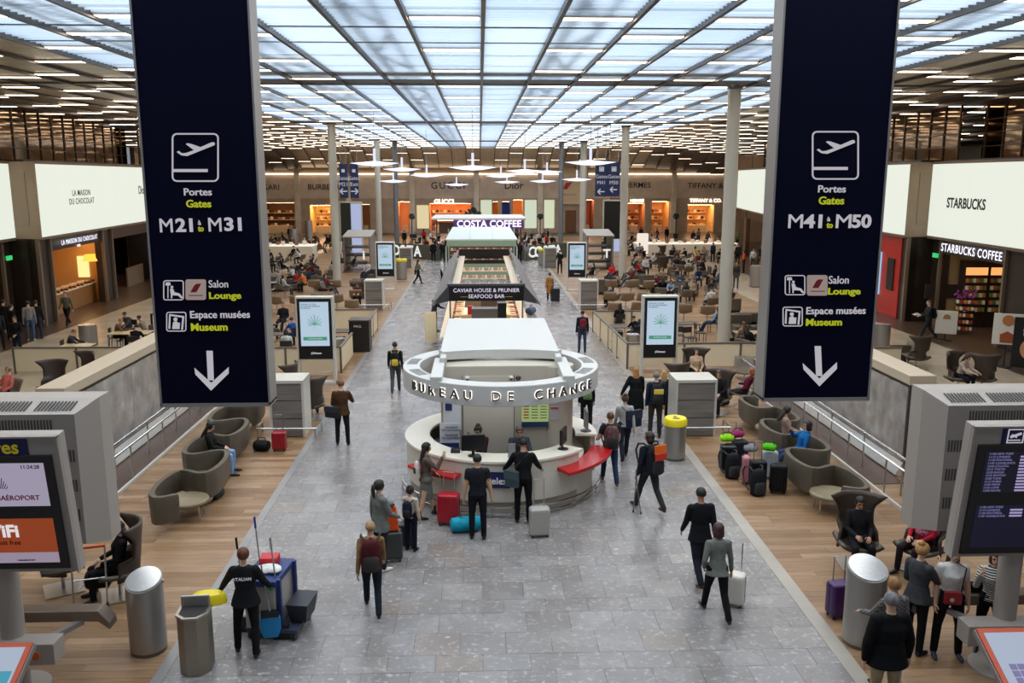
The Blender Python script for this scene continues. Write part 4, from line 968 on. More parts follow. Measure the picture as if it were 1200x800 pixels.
# tower
ob('tower_wall', MB().b2(-1.35, 1.3, -.35, 4.9, 0, 2.78), bwc, bur, bev=.02)
ob('tower_roof', MB().b2(-1.38, 1.36, .25, 4.95, 2.78, 3.0).b2(-1.36, -1.22, -.36, .3, 2.78, 2.98).b2(1.22, 1.36, -.36, .3, 2.78, 2.98), bw2, bur, bev=.03)
ob('curved_lintel', MB().arcbox((0, -3.2, 0), 3.45, 3.75, 2.84, 3.03, R(68), R(112), 16), bw2, bur)
ob('side_column', MB().lathe([(.36, 0), (.36, 2.75)], (1.28, -.1, 0), 24), bwc, bur, smooth=True)
for s in (-1, 1): ob('ring_beam', MB().b2(s * 1.25, s * 1.5, -1.75, .2, 2.6, 2.86), bw2, bur, bev=.02)
ob('door_leaf', MB().b2(-.85, .28, -.375, -.352, .02, 2.55), mat('c6bdac', .5), bur)
ob('door_gap', MB().b2(-.87, -.85, -.372, -.352, 0, 2.57).b2(.28, .3, -.372, -.352, 0, 2.57), mat('6b655c', .6), bur)
dh = MB().cyl((-.72, -.4, 1.12), (-.50, -.4, 1.12), .012).cyl((-.74, -.42, 1.12), (-.74, -.36, 1.12), .03).cyl((-.74, -.42, 1.25), (-.74, -.36, 1.25), .025); ob('door_handle', dh, STEEL(), bur)
for x, m in ((-.75, bw2), (.22, bw2), (.38, BLACK())):
    o = ob('dome_camera', MB().ell((x, -.45, 2.52), (.06, .06, .055), 12, 8), m, bur, smooth=True); ob('camera_lens', MB().ell((x, -.49, 2.50), (.035, .035, .03)), BLACK(), o)
# notices on the tower
ntc = MB().b2(-1.3, -.9, -.40, -.37, 1.3, 2.2).b2(-1.38, -.94, -.46, -.42, .9, 1.5); ob('white_poster', ntc, mat('dcdde0', .5), bur)
ob('blue_poster', MB().b2(-1.27, -.93, -.42, -.40, 2.0, 2.12).b2(-1.25, -1.1, -.42, -.40, 1.78, 1.94).b2(-1.5, -.95, -.52, -.48, .65, 1.05), mat('1d2a66', .5), bur)
for i, q in enumerate((1.60, 1.54, 1.42, 1.36)): text('No commission' if i % 2 else 'CHANGE', .07, (-1.12, -.475, q - .2), FRONT, mat('1d2a66', .5), bur)
ob('rate_screen', MB().b2(.46, 1.06, -.42, -.37, 1.45, 2.2), E('b9cf86', .62), bur)
g = MB(); g2 = MB()
for i in range(9): g.b2(.5, .62, -.425, -.42, 1.58 + i * .066, 1.61 + i * .066); g2.b2(.68, .82, -.425, -.42, 1.58 + i * .066, 1.60 + i * .066).b2(.88, 1.02, -.425, -.42, 1.58 + i * .066, 1.60 + i * .066)
ob('rate_rows', g, mat('a8513a', .5), bur, kind='stuff'); ob('rate_figures', g2, mat('55663c', .5), bur, kind='stuff')
ob('screen_footer', MB().b2(.46, 1.06, -.425, -.37, 1.38, 1.5), mat('12365a', .4), bur)
ob('small_notice', MB().b2(1.08, 1.3, -.47, -.44, 1.55, 1.88).b2(1.08, 1.3, -.47, -.44, 1.92, 2.2), mat('b9aeb2', .5), bur); ob('red_heading', MB().b2(1.1, 1.28, -.48, -.47, 1.80, 1.85).b2(1.1, 1.28, -.48, -.47, 2.08, 2.16), mat('a04a48', .5), bur)
# counter
Cc = (0, -.05, 0)
def cnt(a0, a1, r0, r1, z0, z1): return MB().arcbox(Cc, r0, r1, z0, z1, R(a0), R(a1), 40)
ob('counter_front', cnt(100, 320, 2.05, 2.15, .28, 1.12), bw, bur, bev=.01)
ob('counter_plinth', cnt(100, 320, 2.0, 2.08, 0, .28), mat('a79c8b', .4), bur)
ob('counter_top', cnt(100, 322, 1.62, 2.19, 1.12, 1.18), mat('e6ddcb', .3), bur, bev=.01)
ob('low_shelf', cnt(110, 320, 1.45, 1.75, .72, .76), mat('d8cdb8', .4), bur)
ob('counter_front', cnt(-5, 80, 2.05, 2.15, .28, 1.12), bw, bur, bev=.01); ob('counter_top', cnt(-8, 82, 1.7, 2.19, 1.12, 1.18), mat('e6ddcb', .3), bur, bev=.01)
ob('inner_desk', cnt(-60, 40, 1.35, 1.9, .72, .78), mat('dcd3c2', .4), bur); ob('counter_front', cnt(-40, -5, 2.02, 2.1, .0, .78), bw, bur)
redm = mat('b01218', .3)
ob('red_shelf', MB().arcbox(Cc, 2.10, 2.45, .80, .87, R(214), R(246), 16), redm, bur, bev=.01)
ob('red_shelf', MB().arcbox(Cc, 2.05, 2.55, .84, .92, R(302), R(352), 20), redm, bur, bev=.01)
ob('foot_rail', MB().tube([(2.28 * math.cos(R(a)), -.05 + 2.28 * math.sin(R(a)), .22) for a in range(190, 351, 8)], .022, 8), CHROME(), bur, smooth=True)
ob('foot_rail', MB().tube([(2.28 * math.cos(R(a)), -.05 + 2.28 * math.sin(R(a)), .08) for a in range(190, 351, 8)], .022, 8), CHROME(), bur, smooth=True)
for a in range(192, 351, 24): ob('rail_post', MB().cyl((2.28 * math.cos(R(a)), -.05 + 2.28 * math.sin(R(a)), 0), (2.28 * math.cos(R(a)), -.05 + 2.28 * math.sin(R(a)), .22), .016), CHROME(), bur)
a = R(-97); ob('blue_plate', MB().box((2.17 * math.cos(a), -.05 + 2.17 * math.sin(a), .78), (.8, .02, .34), rz=a + PI / 2), mat('141c52', .35), bur)
text('Travelex', .2, (2.19 * math.cos(a), -.05 + 2.19 * math.sin(a), .76), (PI / 2, 0, a + PI / 2), wh, bur, bold=.02)
def mon(x, y, rz, label, w_=.5):
    t = thing('computer_monitor', label, 'monitor', (x, y, 1.18), rz)
    ob('screen_case', MB().b2(-w_ / 2, w_ / 2, -.03, .03, .12, .46), BLACK(), t, bev=.01); ob('stand', MB().b2(-.03, .03, 0, .04, 0, .2), BLACK(), t); ob('foot', MB().lathe([(.12, 0), (.11, .015), (.03, .03)], n=20), BLACK(), t, smooth=True)
mon(bx0 - .62, by0 - 1.83, R(5), 'black computer monitor on the exchange counter in front of the maroon clerk'); mon(bx0 + 1.3, by0 - 1.43, R(70), 'dark monitor seen from the side at the right end of the counter', .42)
t = thing('computer_monitor', 'slim grey screen standing on the far right of the round counter', 'monitor', (bx0 + 1.95, by0 - .1, 1.18), R(95)); ob('screen_case', MB().b2(-.2, .2, -.015, .015, .05, .5), mat('6f7072', .4), t); ob('foot', MB().lathe([(.13, 0), (.12, .015)], n=20), BLACK(), t)
t = tag(ob('telephone', MB().box((0, 0, .03), (.2, .18, .06)).box((-.06, 0, .075), (.05, .2, .03)), BLACK(), loc=(bx0 - 1.0, by0 - 1.55, 1.18), bev=.01), 'small black telephone beside the counter monitor', 'telephone')
for i, (x, y, c, lab) in enumerate(((1.45, -.2, 'b01a18', 'red tray on the inner desk behind the right counter'), (1.5, .25, '222222', 'black tray on the inner desk behind the right counter'))):
    tag(ob('document_tray', MB().b2(-.16, .16, -.12, .12, 0, .03).b2(-.16, .16, -.12, -.1, .03, .09).b2(-.16, .16, .1, .12, .03, .09), mat(c, .4), loc=(bx0 + x, by0 + y, .785 if x < 2 else 1.18)), lab, 'tray')
tag(ob('leaflet_holder', MB().b2(-.08, .08, -.04, .04, 0, .03).box((0, .01, .16), (.15, .03, .26)), mat('8d8a88', .3), loc=(bx0 + .18, by0 - 1.95, 1.18)), 'grey leaflet holder in the middle of the exchange counter', 'holder')

# ================================================================== seafood bar behind the booth
cx = .22
bar = thing('seafood_bar', 'long open seafood bar kiosk with black signboard and warm lit counters', 'kiosk', (cx, 31.6, 0))
gz = mat('7b7a7c', .45, .3); blkg = mat('0c0b0c', .3)
ob('sign_board', MB().b2(-1.38, 1.38, -.06, .12, 2.45, 3.02), blkg, bar, bev=.01)
ob('sign_edge', MB().b2(-1.42, 1.42, -.1, .14, 3.0, 3.08), mat('4b4a4c', .4, .3), bar)
text('CAVIAR HOUSE & PRUNIER', .2, (0, -.075, 2.84), FRONT, E('e8e0f6', 1.1), bar); text('SEAFOOD BAR', .2, (0, -.075, 2.62), FRONT, E('e8e0f6', 1.1), bar)
ob('sign_line', MB().b2(-.95, -.62, -.07, -.06, 2.6, 2.615).b2(.62, .95, -.07, -.06, 2.6, 2.615), mat('b99a4a', .4), bar)
LB = 16.4
ob('rear_beam', MB().b2(-1.38, 1.38, LB - .1, LB + .1, 2.5, 3.02).b2(-1.38, 1.38, LB - .9, LB - .8, 2.3, 2.5), blkg, bar)
for s in (-1, 1):
    ob('side_fascia', MB().add([(s * 1.38, 0, 3.02), (s * 1.38, LB, 3.02), (s * 1.98, LB + .2, 2.35), (s * 1.98, -.35, 2.35), (s * 1.36, 0, 2.98), (s * 1.36, LB, 2.98), (s * 1.92, LB + .2, 2.32), (s * 1.92, -.35, 2.32)], [(0, 1, 2, 3), (4, 5, 6, 7), (0, 1, 5, 4), (2, 3, 7, 6), (0, 3, 7, 4), (1, 2, 6, 5)]), gz, bar)
    ob('fascia_end', MB().add([(s * 1.38, -.06, 3.02), (s * 1.98, -.36, 2.35), (s * 1.36, -.06, 2.45), (s * 1.38, .1, 3.02), (s * 1.98, -.3, 2.35), (s * 1.36, .1, 2.45)], [(0, 1, 2), (3, 4, 5), (0, 1, 4, 3), (1, 2, 5, 4), (0, 2, 5, 3)]), mat('3a393b', .4), bar)
    ob('side_light', MB().b2(s * 1.12, s * 1.3, .3, LB - .2, 2.5, 2.54), E('ffd9a0', 7), bar)
    ob('inner_trim', MB().b2(s * 1.05, s * 1.36, .12, LB - .2, 2.6, 2.66), mat('cdb9a0', .5), bar)
    for yy in (0, LB / 2, LB - .2): ob('post', MB().b2(s * 1.3, s * 1.36, yy, yy + .08, 0, 2.5), mat('8c7a60', .4, .4), bar)
    ob('bar_counter', MB().b2(s * 1.0, s * 1.62, .2, LB, 0, 1.02), mat('4a4038', .4), bar); ob('bar_top', MB().b2(s * .95, s * 1.75, .15, LB + .05, 1.02, 1.08), mat('e8dcc4', .3), bar)
    g = MB()
    for k in range(46):
        yy = .5 + k * .34; g.box((s * (1.15 + .1 * (k % 2)), yy, 1.14), (.3, .2, random.uniform(.06, .2)), k % 4)
    ob('food_display', g, [mat('e9c9a0', .5), mat('c75a35', .5), mat('f1ead8', .5), mat('5c4a3a', .5)], bar, kind='stuff')
ob('front_case', MB().b2(-1.6, -.6, -.3, .25, 0, .95).b2(.8, 1.6, -.3, .25, 0, .95), mat('d8c9a8', .4), bar)
ob('front_shelves', MB().b2(-1.5, -.7, -.1, .1, .95, 1.0).b2(-1.5, -.7, -.1, .1, 1.35, 1.38).b2(.9, 1.5, -.1, .1, .95, 1.0).b2(.9, 1.5, -.1, .1, 1.35, 1.38), E('ffe2b0', 1.6), bar)
ob('grey_cabinet', MB().b2(-.55, .42, .3, .9, 0, 2.1), mat('6d6058', .4), bar)
ob('black_cabinet', MB().b2(.42, .75, .4, .9, 0, 2.3), BLACK(), bar)
ob('mid_counter', MB().b2(-.9, .9, 7.5, 8.1, 0, 1.4), mat('8d7b66', .4), bar); ob('red_crate', MB().b2(-.75, -.5, 3.4, 3.6, 1.4, 1.75).b2(.45, .7, 3.4, 3.6, 1.4, 1.75), mat('b5201c', .4), bar)
g = MB()
for k in range(3):
    g.b2(-1.2, 1.2, 15.2, 15.6, 1.1 + k * .4, 1.13 + k * .4, 2)
    for q in range(14): g.box((-1.1 + q * .17, 15.3, 1.22 + k * .4), (.11, .2, .16), (q + k) % 3)
g.b2(-1.2, 1.2, 14.0, 15.6, 0, 1.1, 3)
ob('rear_shelves', g, [mat('c98a7a', .5), mat('e2b0a0', .5), mat('e6dcc8', .5), mat('8b9a7c', .5)], bar, kind='stuff')
ob('island_unit', MB().b2(-1.0, 1.0, 3.3, 5.4, 0, 1.4), mat('cdb68e', .4), bar); ob('island_light', MB().b2(-.9, -.3, 3.5, 5.0, 1.42, 1.46).b2(.3, .9, 3.5, 5.0, 1.42, 1.46), E('ffdfae', 1.8), bar)
ob('island_box', MB().b2(-.2, .45, 3.6, 4.8, 1.4, 1.95), mat('5a4a40', .4), bar)
ob('green_counter', MB().b2(-1.0, 1.0, 10.3, 10.9, .5, 1.1), mat('7d9070', .5), bar); ob('green_top', MB().b2(-1.05, 1.05, 10.2, 11, 1.1, 1.16), mat('e0d8c4', .4), bar)
# ---- green trimmed bakery kiosk behind
bk = thing('bakery_kiosk', 'square bakery kiosk with white canopy and pale green frame behind the seafood bar', 'kiosk', (.1, 60.5, 0)); gr = mat('8fa084', .5)
ob('canopy', MB().add([(-2.5, 0, 2.6), (2.5, 0, 2.6), (2.15, 5.5, 3.15), (-2.15, 5.5, 3.15), (-2.5, 0, 2.68), (2.5, 0, 2.68), (2.15, 5.5, 3.23), (-2.15, 5.5, 3.23)], [(0, 1, 2, 3), (4, 5, 6, 7), (0, 1, 5, 4), (1, 2, 6, 5), (2, 3, 7, 6), (3, 0, 4, 7)]), mat('c4c8c2', .5), bk)
ob('canopy_rib', MB().box((-.8, 2.7, 2.97), (.04, 5.4, .06), M=Matrix.Rotation(.1, 3, 'X')).box((.8, 2.7, 2.97), (.04, 5.4, .06), M=Matrix.Rotation(.1, 3, 'X')), mat('b8bab4', .5), bk)
ob('green_band', MB().b2(-2.5, 2.5, -.05, .1, 2.2, 2.6), gr, bk)
for s in (-1, 1): ob('post', MB().b2(s * 2.42, s * 2.5, -.05, .05, 0, 2.6), mat('b9c2ae', .4), bk); ob('post', MB().b2(s * 2.42, s * 2.5, 5.2, 5.3, 0, 3.1), mat('b9c2ae', .4), bk)
ob('green_counter', MB().b2(-2.3, 2.3, .3, .9, 0, 1.1), gr, bk); g = MB()
for k in range(3):
    g.b2(-2.2, 2.2, 1.2, 1.5, 1.1 + k * .35, 1.13 + k * .35, 2)
    for q in range(22): g.box((-2.1 + q * .2, 1.3, 1.2 + k * .35), (.13, .2, .16), (q + k) % 3)
ob('shelf_goods', g, [mat('b5793a', .5), mat('a8322a', .5), mat('e6dcc8', .5)], bk, kind='stuff'); ob('shop_light', MB().b2(-2.2, 2.2, .8, 1.0, 2.45, 2.5), E('ffdca8', 6), bk)
# ---- coffee kiosk and curved barriers
ck = thing('coffee_kiosk', 'coffee kiosk with a thin flat roof and illuminated lettering in the far centre', 'kiosk', (-.1, 76, 0))
ob('roof', MB().b2(-4.1, 4.1, 0, 7, 3.25, 3.45), mat('cfc8bf', .5), ck, bev=.05); ob('lamp_strip', MB().b2(-3.6, 3.6, .3, .5, 3.2, 3.25), E('ffe8cc', 5), ck)
for s in (-1, 1): ob('post', MB().b2(s * 3.6, s * 3.72, .3, .42, 0, 3.25), mat('4b4640', .4), ck); ob('post', MB().b2(s * 2.2, s * 2.32, .3, .42, 0, 3.05), mat('4b4640', .4), ck)
ob('menu_board', MB().b2(-3.6, 3.6, 3.0, 3.1, 1.9, 2.9), mat('6d5a50', .5), ck); ob('coffee_counter', MB().b2(-3.6, 3.6, .8, 1.5, 0, 1.15), mat('5a4438', .5), ck)
text('COSTA COFFEE', .8, (.9, -.05, 2.92), FRONT, E('f6ecff', 1.8), ck, bold=.02); ob('letter_backing', MB().b2(-2.2, 3.9, .0, .05, 2.5, 3.25), mat('5c3a78', .5), ck)
dg = mat('47483f', .5)
for s, x0, x1, lab in ((-1, -2.2, -8.4, 'curved dark barrier with large white cafe letters, left'), (1, 2.6, 8.6, 'curved dark barrier with large white cafe letters, right')):
    t = thing('barrier', lab, 'barrier', (0, 73, 0), 0); L = abs(x1 - x0)
    pts = [(x0 + (x1 - x0) * i / 12, 1.0 * math.sin(PI * i / 12 * .5) ** 2 * 3.6) for i in range(13)]
    g = MB()
    g.loft([[(x, y, 0), (x, y, 1.25), (x, y + .12, 1.25), (x, y + .12, 0)] for x, y in pts]); ob('curved_panel', g, dg, t)
    for i, ch in enumerate('COSTA'):
        f = (.30 + i * .1) if s > 0 else (.95 - i * .11); j = f * 12; x = x0 + (x1 - x0) * f; y = 3.6 * math.sin(PI * f * .5) ** 2
        f2 = f + .01; dx, dy = (x1 - x0) * .01, 3.6 * (math.sin(PI * f2 * .5) ** 2 - math.sin(PI * f * .5) ** 2); an = math.atan2(dy, dx) + (PI if s < 0 else 0)
        text(ch, 1.25, (x, y - .05, .62), (PI / 2, 0, an), E('f4f4ee', 1.0), t, name='letter', bold=.03)
# ---- small trees
def ball(px, Y, z, r, label):
    x, _ = aty(px, 280, Y); t = thing('potted_tree', label, 'plant', (x, Y, 0), 0, 'clipped ball trees')
    g = MB()
    for i in range(160):
        v = Vector((random.gauss(0, 1), random.gauss(0, 1), random.gauss(0, 1))).normalized() * r * random.uniform(.6, 1.08); g.box(v + Vector((0, 0, z)), (r * .3, r * .22, r * .03), M=Euler((random.random() * 6, random.random() * 6, 0)).to_matrix())
    ob('foliage', g, mat('2c3d22', .6, 0, 'leafy'), t, kind='stuff'); ob('trunk', MB().cyl((0, 0, .5), (0, 0, z), .05, n=8), mat('3a2a1c', .7), t); ob('pot', MB().lathe([(.22, 0), (.3, .5), (.27, .5)], n=16), mat('2a2622', .5), t)
ball(483, 100, 2.5, .34, 'small dark ball tree in front of the left shop pilaster'); ball(633, 100, 2.5, .34, 'small dark ball tree before the right pilaster of the centre'); ball(791.5, 100, 2.5, .34, 'small dark ball tree by the far right jeweller'); ball(555, 88, 3.1, .78, 'larger leafy tree rising behind the coffee kiosk roof')
# ---- bright service bars in the seating
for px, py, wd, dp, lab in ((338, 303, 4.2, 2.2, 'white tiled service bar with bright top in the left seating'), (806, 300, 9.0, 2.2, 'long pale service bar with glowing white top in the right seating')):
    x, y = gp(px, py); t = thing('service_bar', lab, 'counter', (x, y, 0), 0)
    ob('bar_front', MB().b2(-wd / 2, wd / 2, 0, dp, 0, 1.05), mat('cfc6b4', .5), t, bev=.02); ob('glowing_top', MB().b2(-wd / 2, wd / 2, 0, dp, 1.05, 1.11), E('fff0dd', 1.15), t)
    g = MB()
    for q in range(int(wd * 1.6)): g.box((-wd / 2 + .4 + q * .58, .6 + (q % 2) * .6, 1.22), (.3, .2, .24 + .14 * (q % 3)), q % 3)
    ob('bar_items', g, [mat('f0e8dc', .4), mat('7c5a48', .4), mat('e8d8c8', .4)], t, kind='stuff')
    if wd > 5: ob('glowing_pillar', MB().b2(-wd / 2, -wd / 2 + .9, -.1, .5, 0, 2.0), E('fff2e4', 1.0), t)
# ---- freestanding large screens and racks far away
for px, py, Y, x2, top, lab, c in ((399, 283, 76, 424, 236, 'huge dark upright display behind the left column', '1c221a'), (706, 283, 76, 733, 234, 'huge dark upright display with pale frame behind the right column', '14130f')):
    x0, _ = aty(px, py, Y); x1, z1 = aty(x2, top, Y); t = thing('display_wall', lab, 'display', ((x0 + x1) / 2, Y, 0), 0); wd = (x1 - x0) / 2
    ob('frame', MB().b2(-wd, wd, 0, .2, 0, z1), mat('b9b0a2', .5), t); ob('dark_image', MB().b2(-wd + .1, wd - .1 - (.9 if px < 500 else 0), -.03, 0, .7, z1 - .12), mat(c, .3), t)
    ob('bright_image', MB().b2(wd - .95, wd - .1, -.04, 0, .5, z1 - .2 if px < 500 else 1.6), E('b8c4ea', .9), t)
for px, py, lab in ((419, 318, 'tall narrow magazine rack in the left seating'), (703, 316, 'tall narrow magazine rack in the right seating')):
    x, y = gp(px, py); t = thing('magazine_rack', lab, 'rack', (x, y, 0), 0)
    ob('side', MB().b2(-1.0, -.9, 0, 3, 0, 2.6).b2(.9, 1.0, 0, 3, 0, 2.6), mat('7a7066', .5), t); ob('sloped_top', MB().box((0, 1.5, 2.7), (2.1, 3.2, .08), M=Matrix.Rotation(.1, 3, 'X')), mat('8d877c', .5), t)
    ob('shelf', MB().b2(-.9, .9, .3, 2.8, .5, .55).b2(-.9, .9, .3, 2.8, 1.1, 1.15).b2(-.9, .9, .3, 2.8, 1.7, 1.75), mat('4a3d32', .5), t); text('T' if px > 500 else 'i', .9, (.5, -.02, 1.2), FRONT, E('f4f0e8', 1), t, bold=.03)
# ---- stands outside the right coffee shop
def stand(px, py, wd, z0, h, label, base=True, c='d8d2c4'):
    x, y = gp(px, py); t = thing('menu_stand', label, 'sign stand', (x, y, 0), R(-25)); ob('panel', MB().b2(-wd / 2, wd / 2, -.03, .03, z0, z0 + h), mat(c, .4), t, bev=.01)
    ob('pole', MB().cyl((0, .05, 0), (0, .05, z0 + .2), .025), BLACK(), t); ob('foot', MB().lathe([(.28, 0), (.26, .03)], n=20), BLACK(), t); return t
t = stand(1176, 430, .95, .85, 1.15, 'tall white menu stand with cup picture outside the coffee shop'); ob('cup_picture', MB().lathe([(.001, 0), (.2, .0), (.2, .02)], (0, 0, 0), 16), mat('b4703c', .5), t, loc=(0, -.04, 1.75), rot=FRONT); ob('cup_picture', MB().poly([(-.22, -.18), (.22, -.18), (.24, .12), (0, .25), (-.24, .12)], 0, .02), mat('9a4a22', .5), t, loc=(0, -.035, 1.1), rot=FRONT)
t = stand(1107, 399, .85, .3, 1.0, 'small white menu board behind the walking man with backpack'); ob('cup_picture', MB().poly([(-.15, .15), (.15, .15), (.12, .3), (0, .36), (-.12, .3)], 0, .02), mat('a87a4a', .5), t, loc=(0, -.035, .8), rot=FRONT)
x, y = gp(1196, 433); t = thing('advertising_board', 'dark advertising panel with a smiling face at the right edge', 'panel', (x + .3, y, 0), R(-35)); ob('panel', MB().b2(-.6, .6, -.05, .05, .05, 1.9), BLACK(), t)
ob('portrait', MB().lathe([(.001, 0), (.3, 0), (.3, .012)], (0, 0, 0), 20, sy=1.25), mat('c58a68', .5), t, loc=(-.05, -.06, .75), rot=FRONT); text('UN\nJOUR\nRAVI', .24, (-.3, -.06, 1.55), FRONT, wh, t, align='LEFT')
x, y = gp(1127, 391); t = thing('snack_rack', 'narrow snack rack topped with purple flowers at the coffee shop door', 'rack', (x, y, 0), R(-20)); g = MB()
for k in range(5):
    g.b2(-.4, .4, -.2, .2, .15 + k * .3, .18 + k * .3, 0)
    for q in range(5): g.box((-.3 + q * .15, -.1, .26 + k * .3), (.1, .12, .14), 1 + (q + k) % 3)
ob('shelf', g, [mat('2a1e18', .5), mat('d8903c', .5), mat('e4dccc', .5), mat('a83a2a', .5)], t, kind='stuff'); g = MB()
for k in range(50): g.box((random.uniform(-.4, .4), random.uniform(-.2, .2), random.uniform(1.62, 1.95)), (.07, .07, .05), M=Euler((random.random() * 3, random.random() * 3, 0)).to_matrix())
ob('flowers', g, mat('8a2f7a', .6), t, kind='stuff')

# ================================================================== people
SKIN, TOP, BOT, SHOE, DET, LIP = 0, 1, 2, 3, 4, 5
class Body:
    def __init__(s): s.g = MB()
    def cap(s, p0, r0, p1, r1, lab, n=12):
        p0 = Vector(p0); p1 = Vector(p1); d = p1 - p0; L = d.length
        d = d.normalized() if L > 1e-6 else Vector((0, 0, 1)); a = d.orthogonal().normalized(); b = d.cross(a); rings = []
        for k in range(4): t = -PI / 2 + (k + .15) * PI / 2 / 4; rings.append((p0 + d * (math.sin(t) * r0), r0 * math.cos(t)))
        for k in range(4): rings.append((p0 + (p1 - p0) * k / 3, r0 + (r1 - r0) * k / 3))
        for k in range(4): t = (k + .85) * PI / 2 / 4; rings.append((p1 + d * (math.sin(t) * r1), r1 * math.cos(t)))
        s.g.loft([[c + (a * math.cos(q) + b * math.sin(q)) * max(r, .002) for q in [2 * PI * j / n for j in range(n)]] for c, r in rings], lab)
    def ell(s, c, r, lab, M=None, n=14, m=10): s.g.ell(c, r, n, m, lab, M)
    def loft(s, prof, M, o, lab, n=20, y=0):   # prof: (z, rx, ry, y)
        s.g.loft([[o + M @ Vector((rx * math.cos(t), yy + ry * math.sin(t) , z)) for t in [2 * PI * j / n for j in range(n)]] for z, rx, ry, yy in prof], lab)
def dirv(pitch, out, sx): p, o_ = R(pitch), R(out); return Vector((sx * math.sin(o_), math.sin(p) * math.cos(o_), -math.cos(p) * math.cos(o_)))
POSES = {  # legs (thigh pitch, out, knee), arms (upper pitch, out, fore pitch, out), lean, head pitch, head yaw
 'stand': dict(L=(2, 3, 3), R_=(-1, 3, 2), AL=(-4, 9, 10, 5), AR=(2, 9, 14, 4)),
 'stand2': dict(L=(5, 5, 6), R_=(-3, 5, 1), AL=(8, 12, 60, -25), AR=(-6, 9, 6, 5), hp=8),
 'walk': dict(L=(24, 1, 6), R_=(-16, 1, 24), AL=(-20, 8, -6, 6), AR=(20, 8, 38, 3), lean=3),
 'walk2': dict(L=(-16, 1, 26), R_=(24, 1, 8), AL=(18, 8, 36, 3), AR=(-18, 8, -8, 6), lean=3),
 'sit': dict(L=(84, 6, 84), R_=(82, 9, 80), AL=(22, 10, 72, -22), AR=(24, 10, 76, -24), lean=-9, hp=8),
 'sit2': dict(L=(78, 4, 50), R_=(80, 6, 58), AL=(18, 14, 60, -28), AR=(30, 12, 96, -20), lean=-20, hp=10),
 'sitfwd': dict(L=(86, 9, 92), R_=(84, 9, 88), AL=(48, 8, 78, -16), AR=(46, 8, 80, -16), lean=18, hp=22),
 'counter': dict(L=(3, 4, 3), R_=(3, 4, 3), AL=(34, 12, 70, -12), AR=(30, 12, 72, -14), lean=9, hp=16),
}
_bodies = {}
def body_mesh(P, fem=False, coat=0, skirt=False, sleeve=True, bulk=1.0, vox=.02, headk=1.0, tail='trousers'):
    key = (str(sorted(P.items())), fem, coat, skirt, sleeve, bulk, vox, headk)
    if key in _bodies: return _bodies[key]
    B = Body(); lean = R(P.get('lean', 0)); M = Matrix.Rotation(-lean, 3, 'X')
    o = Vector((0, 0, .93)); w_ = .92 if fem else 1.0; hw = 1.04 if fem else 1.0
    sit = P['L'][0] > 55
    ends = []
    for sx, lg in ((-1, P['L']), (1, P['R_'])):
        h = o + Vector((sx * .088, 0, -.02)); d = dirv(lg[0], lg[1], sx); k = h + d * .43; sh = dirv(lg[0] - lg[2], lg[1] * .3, sx); a = k + sh * .41
        bare = SKIN if skirt else BOT
        B.cap(h, .096 * hw, h + d * .2, .088, BOT if not skirt else BOT); B.cap(h + d * .18, .088 if not skirt else .078, k, .064 if not skirt else .056, bare); B.cap(k, .064 if not skirt else .056, k + sh * .14, .063 if not skirt else .052, bare); B.cap(k + sh * .12, .063 if not skirt else .052, a, .053 if not skirt else .035, bare)
        fd = Vector((sx * .10, 1, -.02 if sh.z < -.75 else -.35)).normalized(); hl = a + Vector((0, -.03, -.045)); B.cap(hl, .038, a + fd * .10 + Vector((0, 0, -.05)), .036, SHOE); B.cap(a + fd * .08 + Vector((0, 0, -.052)), .038, a + fd * .165 + Vector((0, 0, -.058)), .028, SHOE)
        if skirt: B.cap(a + Vector((0, 0, .10)), .045, a, .042, SHOE)
        ends.append(min(hl.z - .038, a.z + fd.z * .165 - .085))
    # torso
    b = bulk
    B.loft([(-.10, .13 * hw, .10, 0), (-.04, .16 * hw, .118, 0), (.03, .158 * hw, .112, 0), (.09, .145, .10, 0)], M, o, BOT)
    ch = .012 if fem else 0
    B.loft([(-.03, .165 * hw * b, .122 * b, 0), (.06, .150 * w_ * b, .110 * b, 0), (.14, .142 * w_ * b, .106 * b, .0), (.25, .158 * w_ * b, .118 * b, .004 + ch), (.33, .172 * w_ * b, .118 * b + ch, .004 + ch), (.42, .180 * w_, .104, -.006), (.475, .145 * w_, .085, -.012), (.505, .075, .062, -.012)], M, o, TOP)
    if coat and not sit:
        zb = -coat; B.loft([(zb, .20 * b, .155 * b, -.005), (zb * .5, .182 * hw * b, .14 * b, 0), (.0, .165 * hw * b, .125 * b, 0), (.12, .15 * b * w_, .112 * b, 0)], M if coat < .3 else Matrix.Identity(3), o, TOP)
    if skirt and not sit: B.loft([(-.48, .175, .15, 0), (-.2, .172, .135, 0), (.02, .152, .115, 0), (.06, .14, .1, 0)], Matrix.Identity(3), o, BOT)
    nb = o + M @ Vector((0, -.012, .49)); hp = R(P.get('hp', 0)); hy = R(P.get('hy', 0))
    HM = Matrix.Rotation(hy, 3, 'Z') @ Matrix.Rotation(-lean * .4 - hp, 3, 'X'); hc = nb + M @ Vector((0, .005, .05)) + HM @ Vector((0, .018, .115))
    B.cap(nb - M @ Vector((0, 0, .03)), .058 * (.9 if fem else 1), hc - HM @ Vector((0, .012, .05)), .052 * (.88 if fem else 1), SKIN)
    k = headk
    B.ell(hc + HM @ Vector((0, -.008, .022)) * k, (.074 * k, .092 * k, .092 * k), SKIN, HM); B.ell(hc + HM @ Vector((0, .022, -.04)) * k, (.054 * k, .062 * k, .068 * k), SKIN, HM)
    B.cap(hc + HM @ Vector((0, .082, .005)) * k, .010, hc + HM @ Vector((0, .100, -.022)) * k, .015, SKIN)
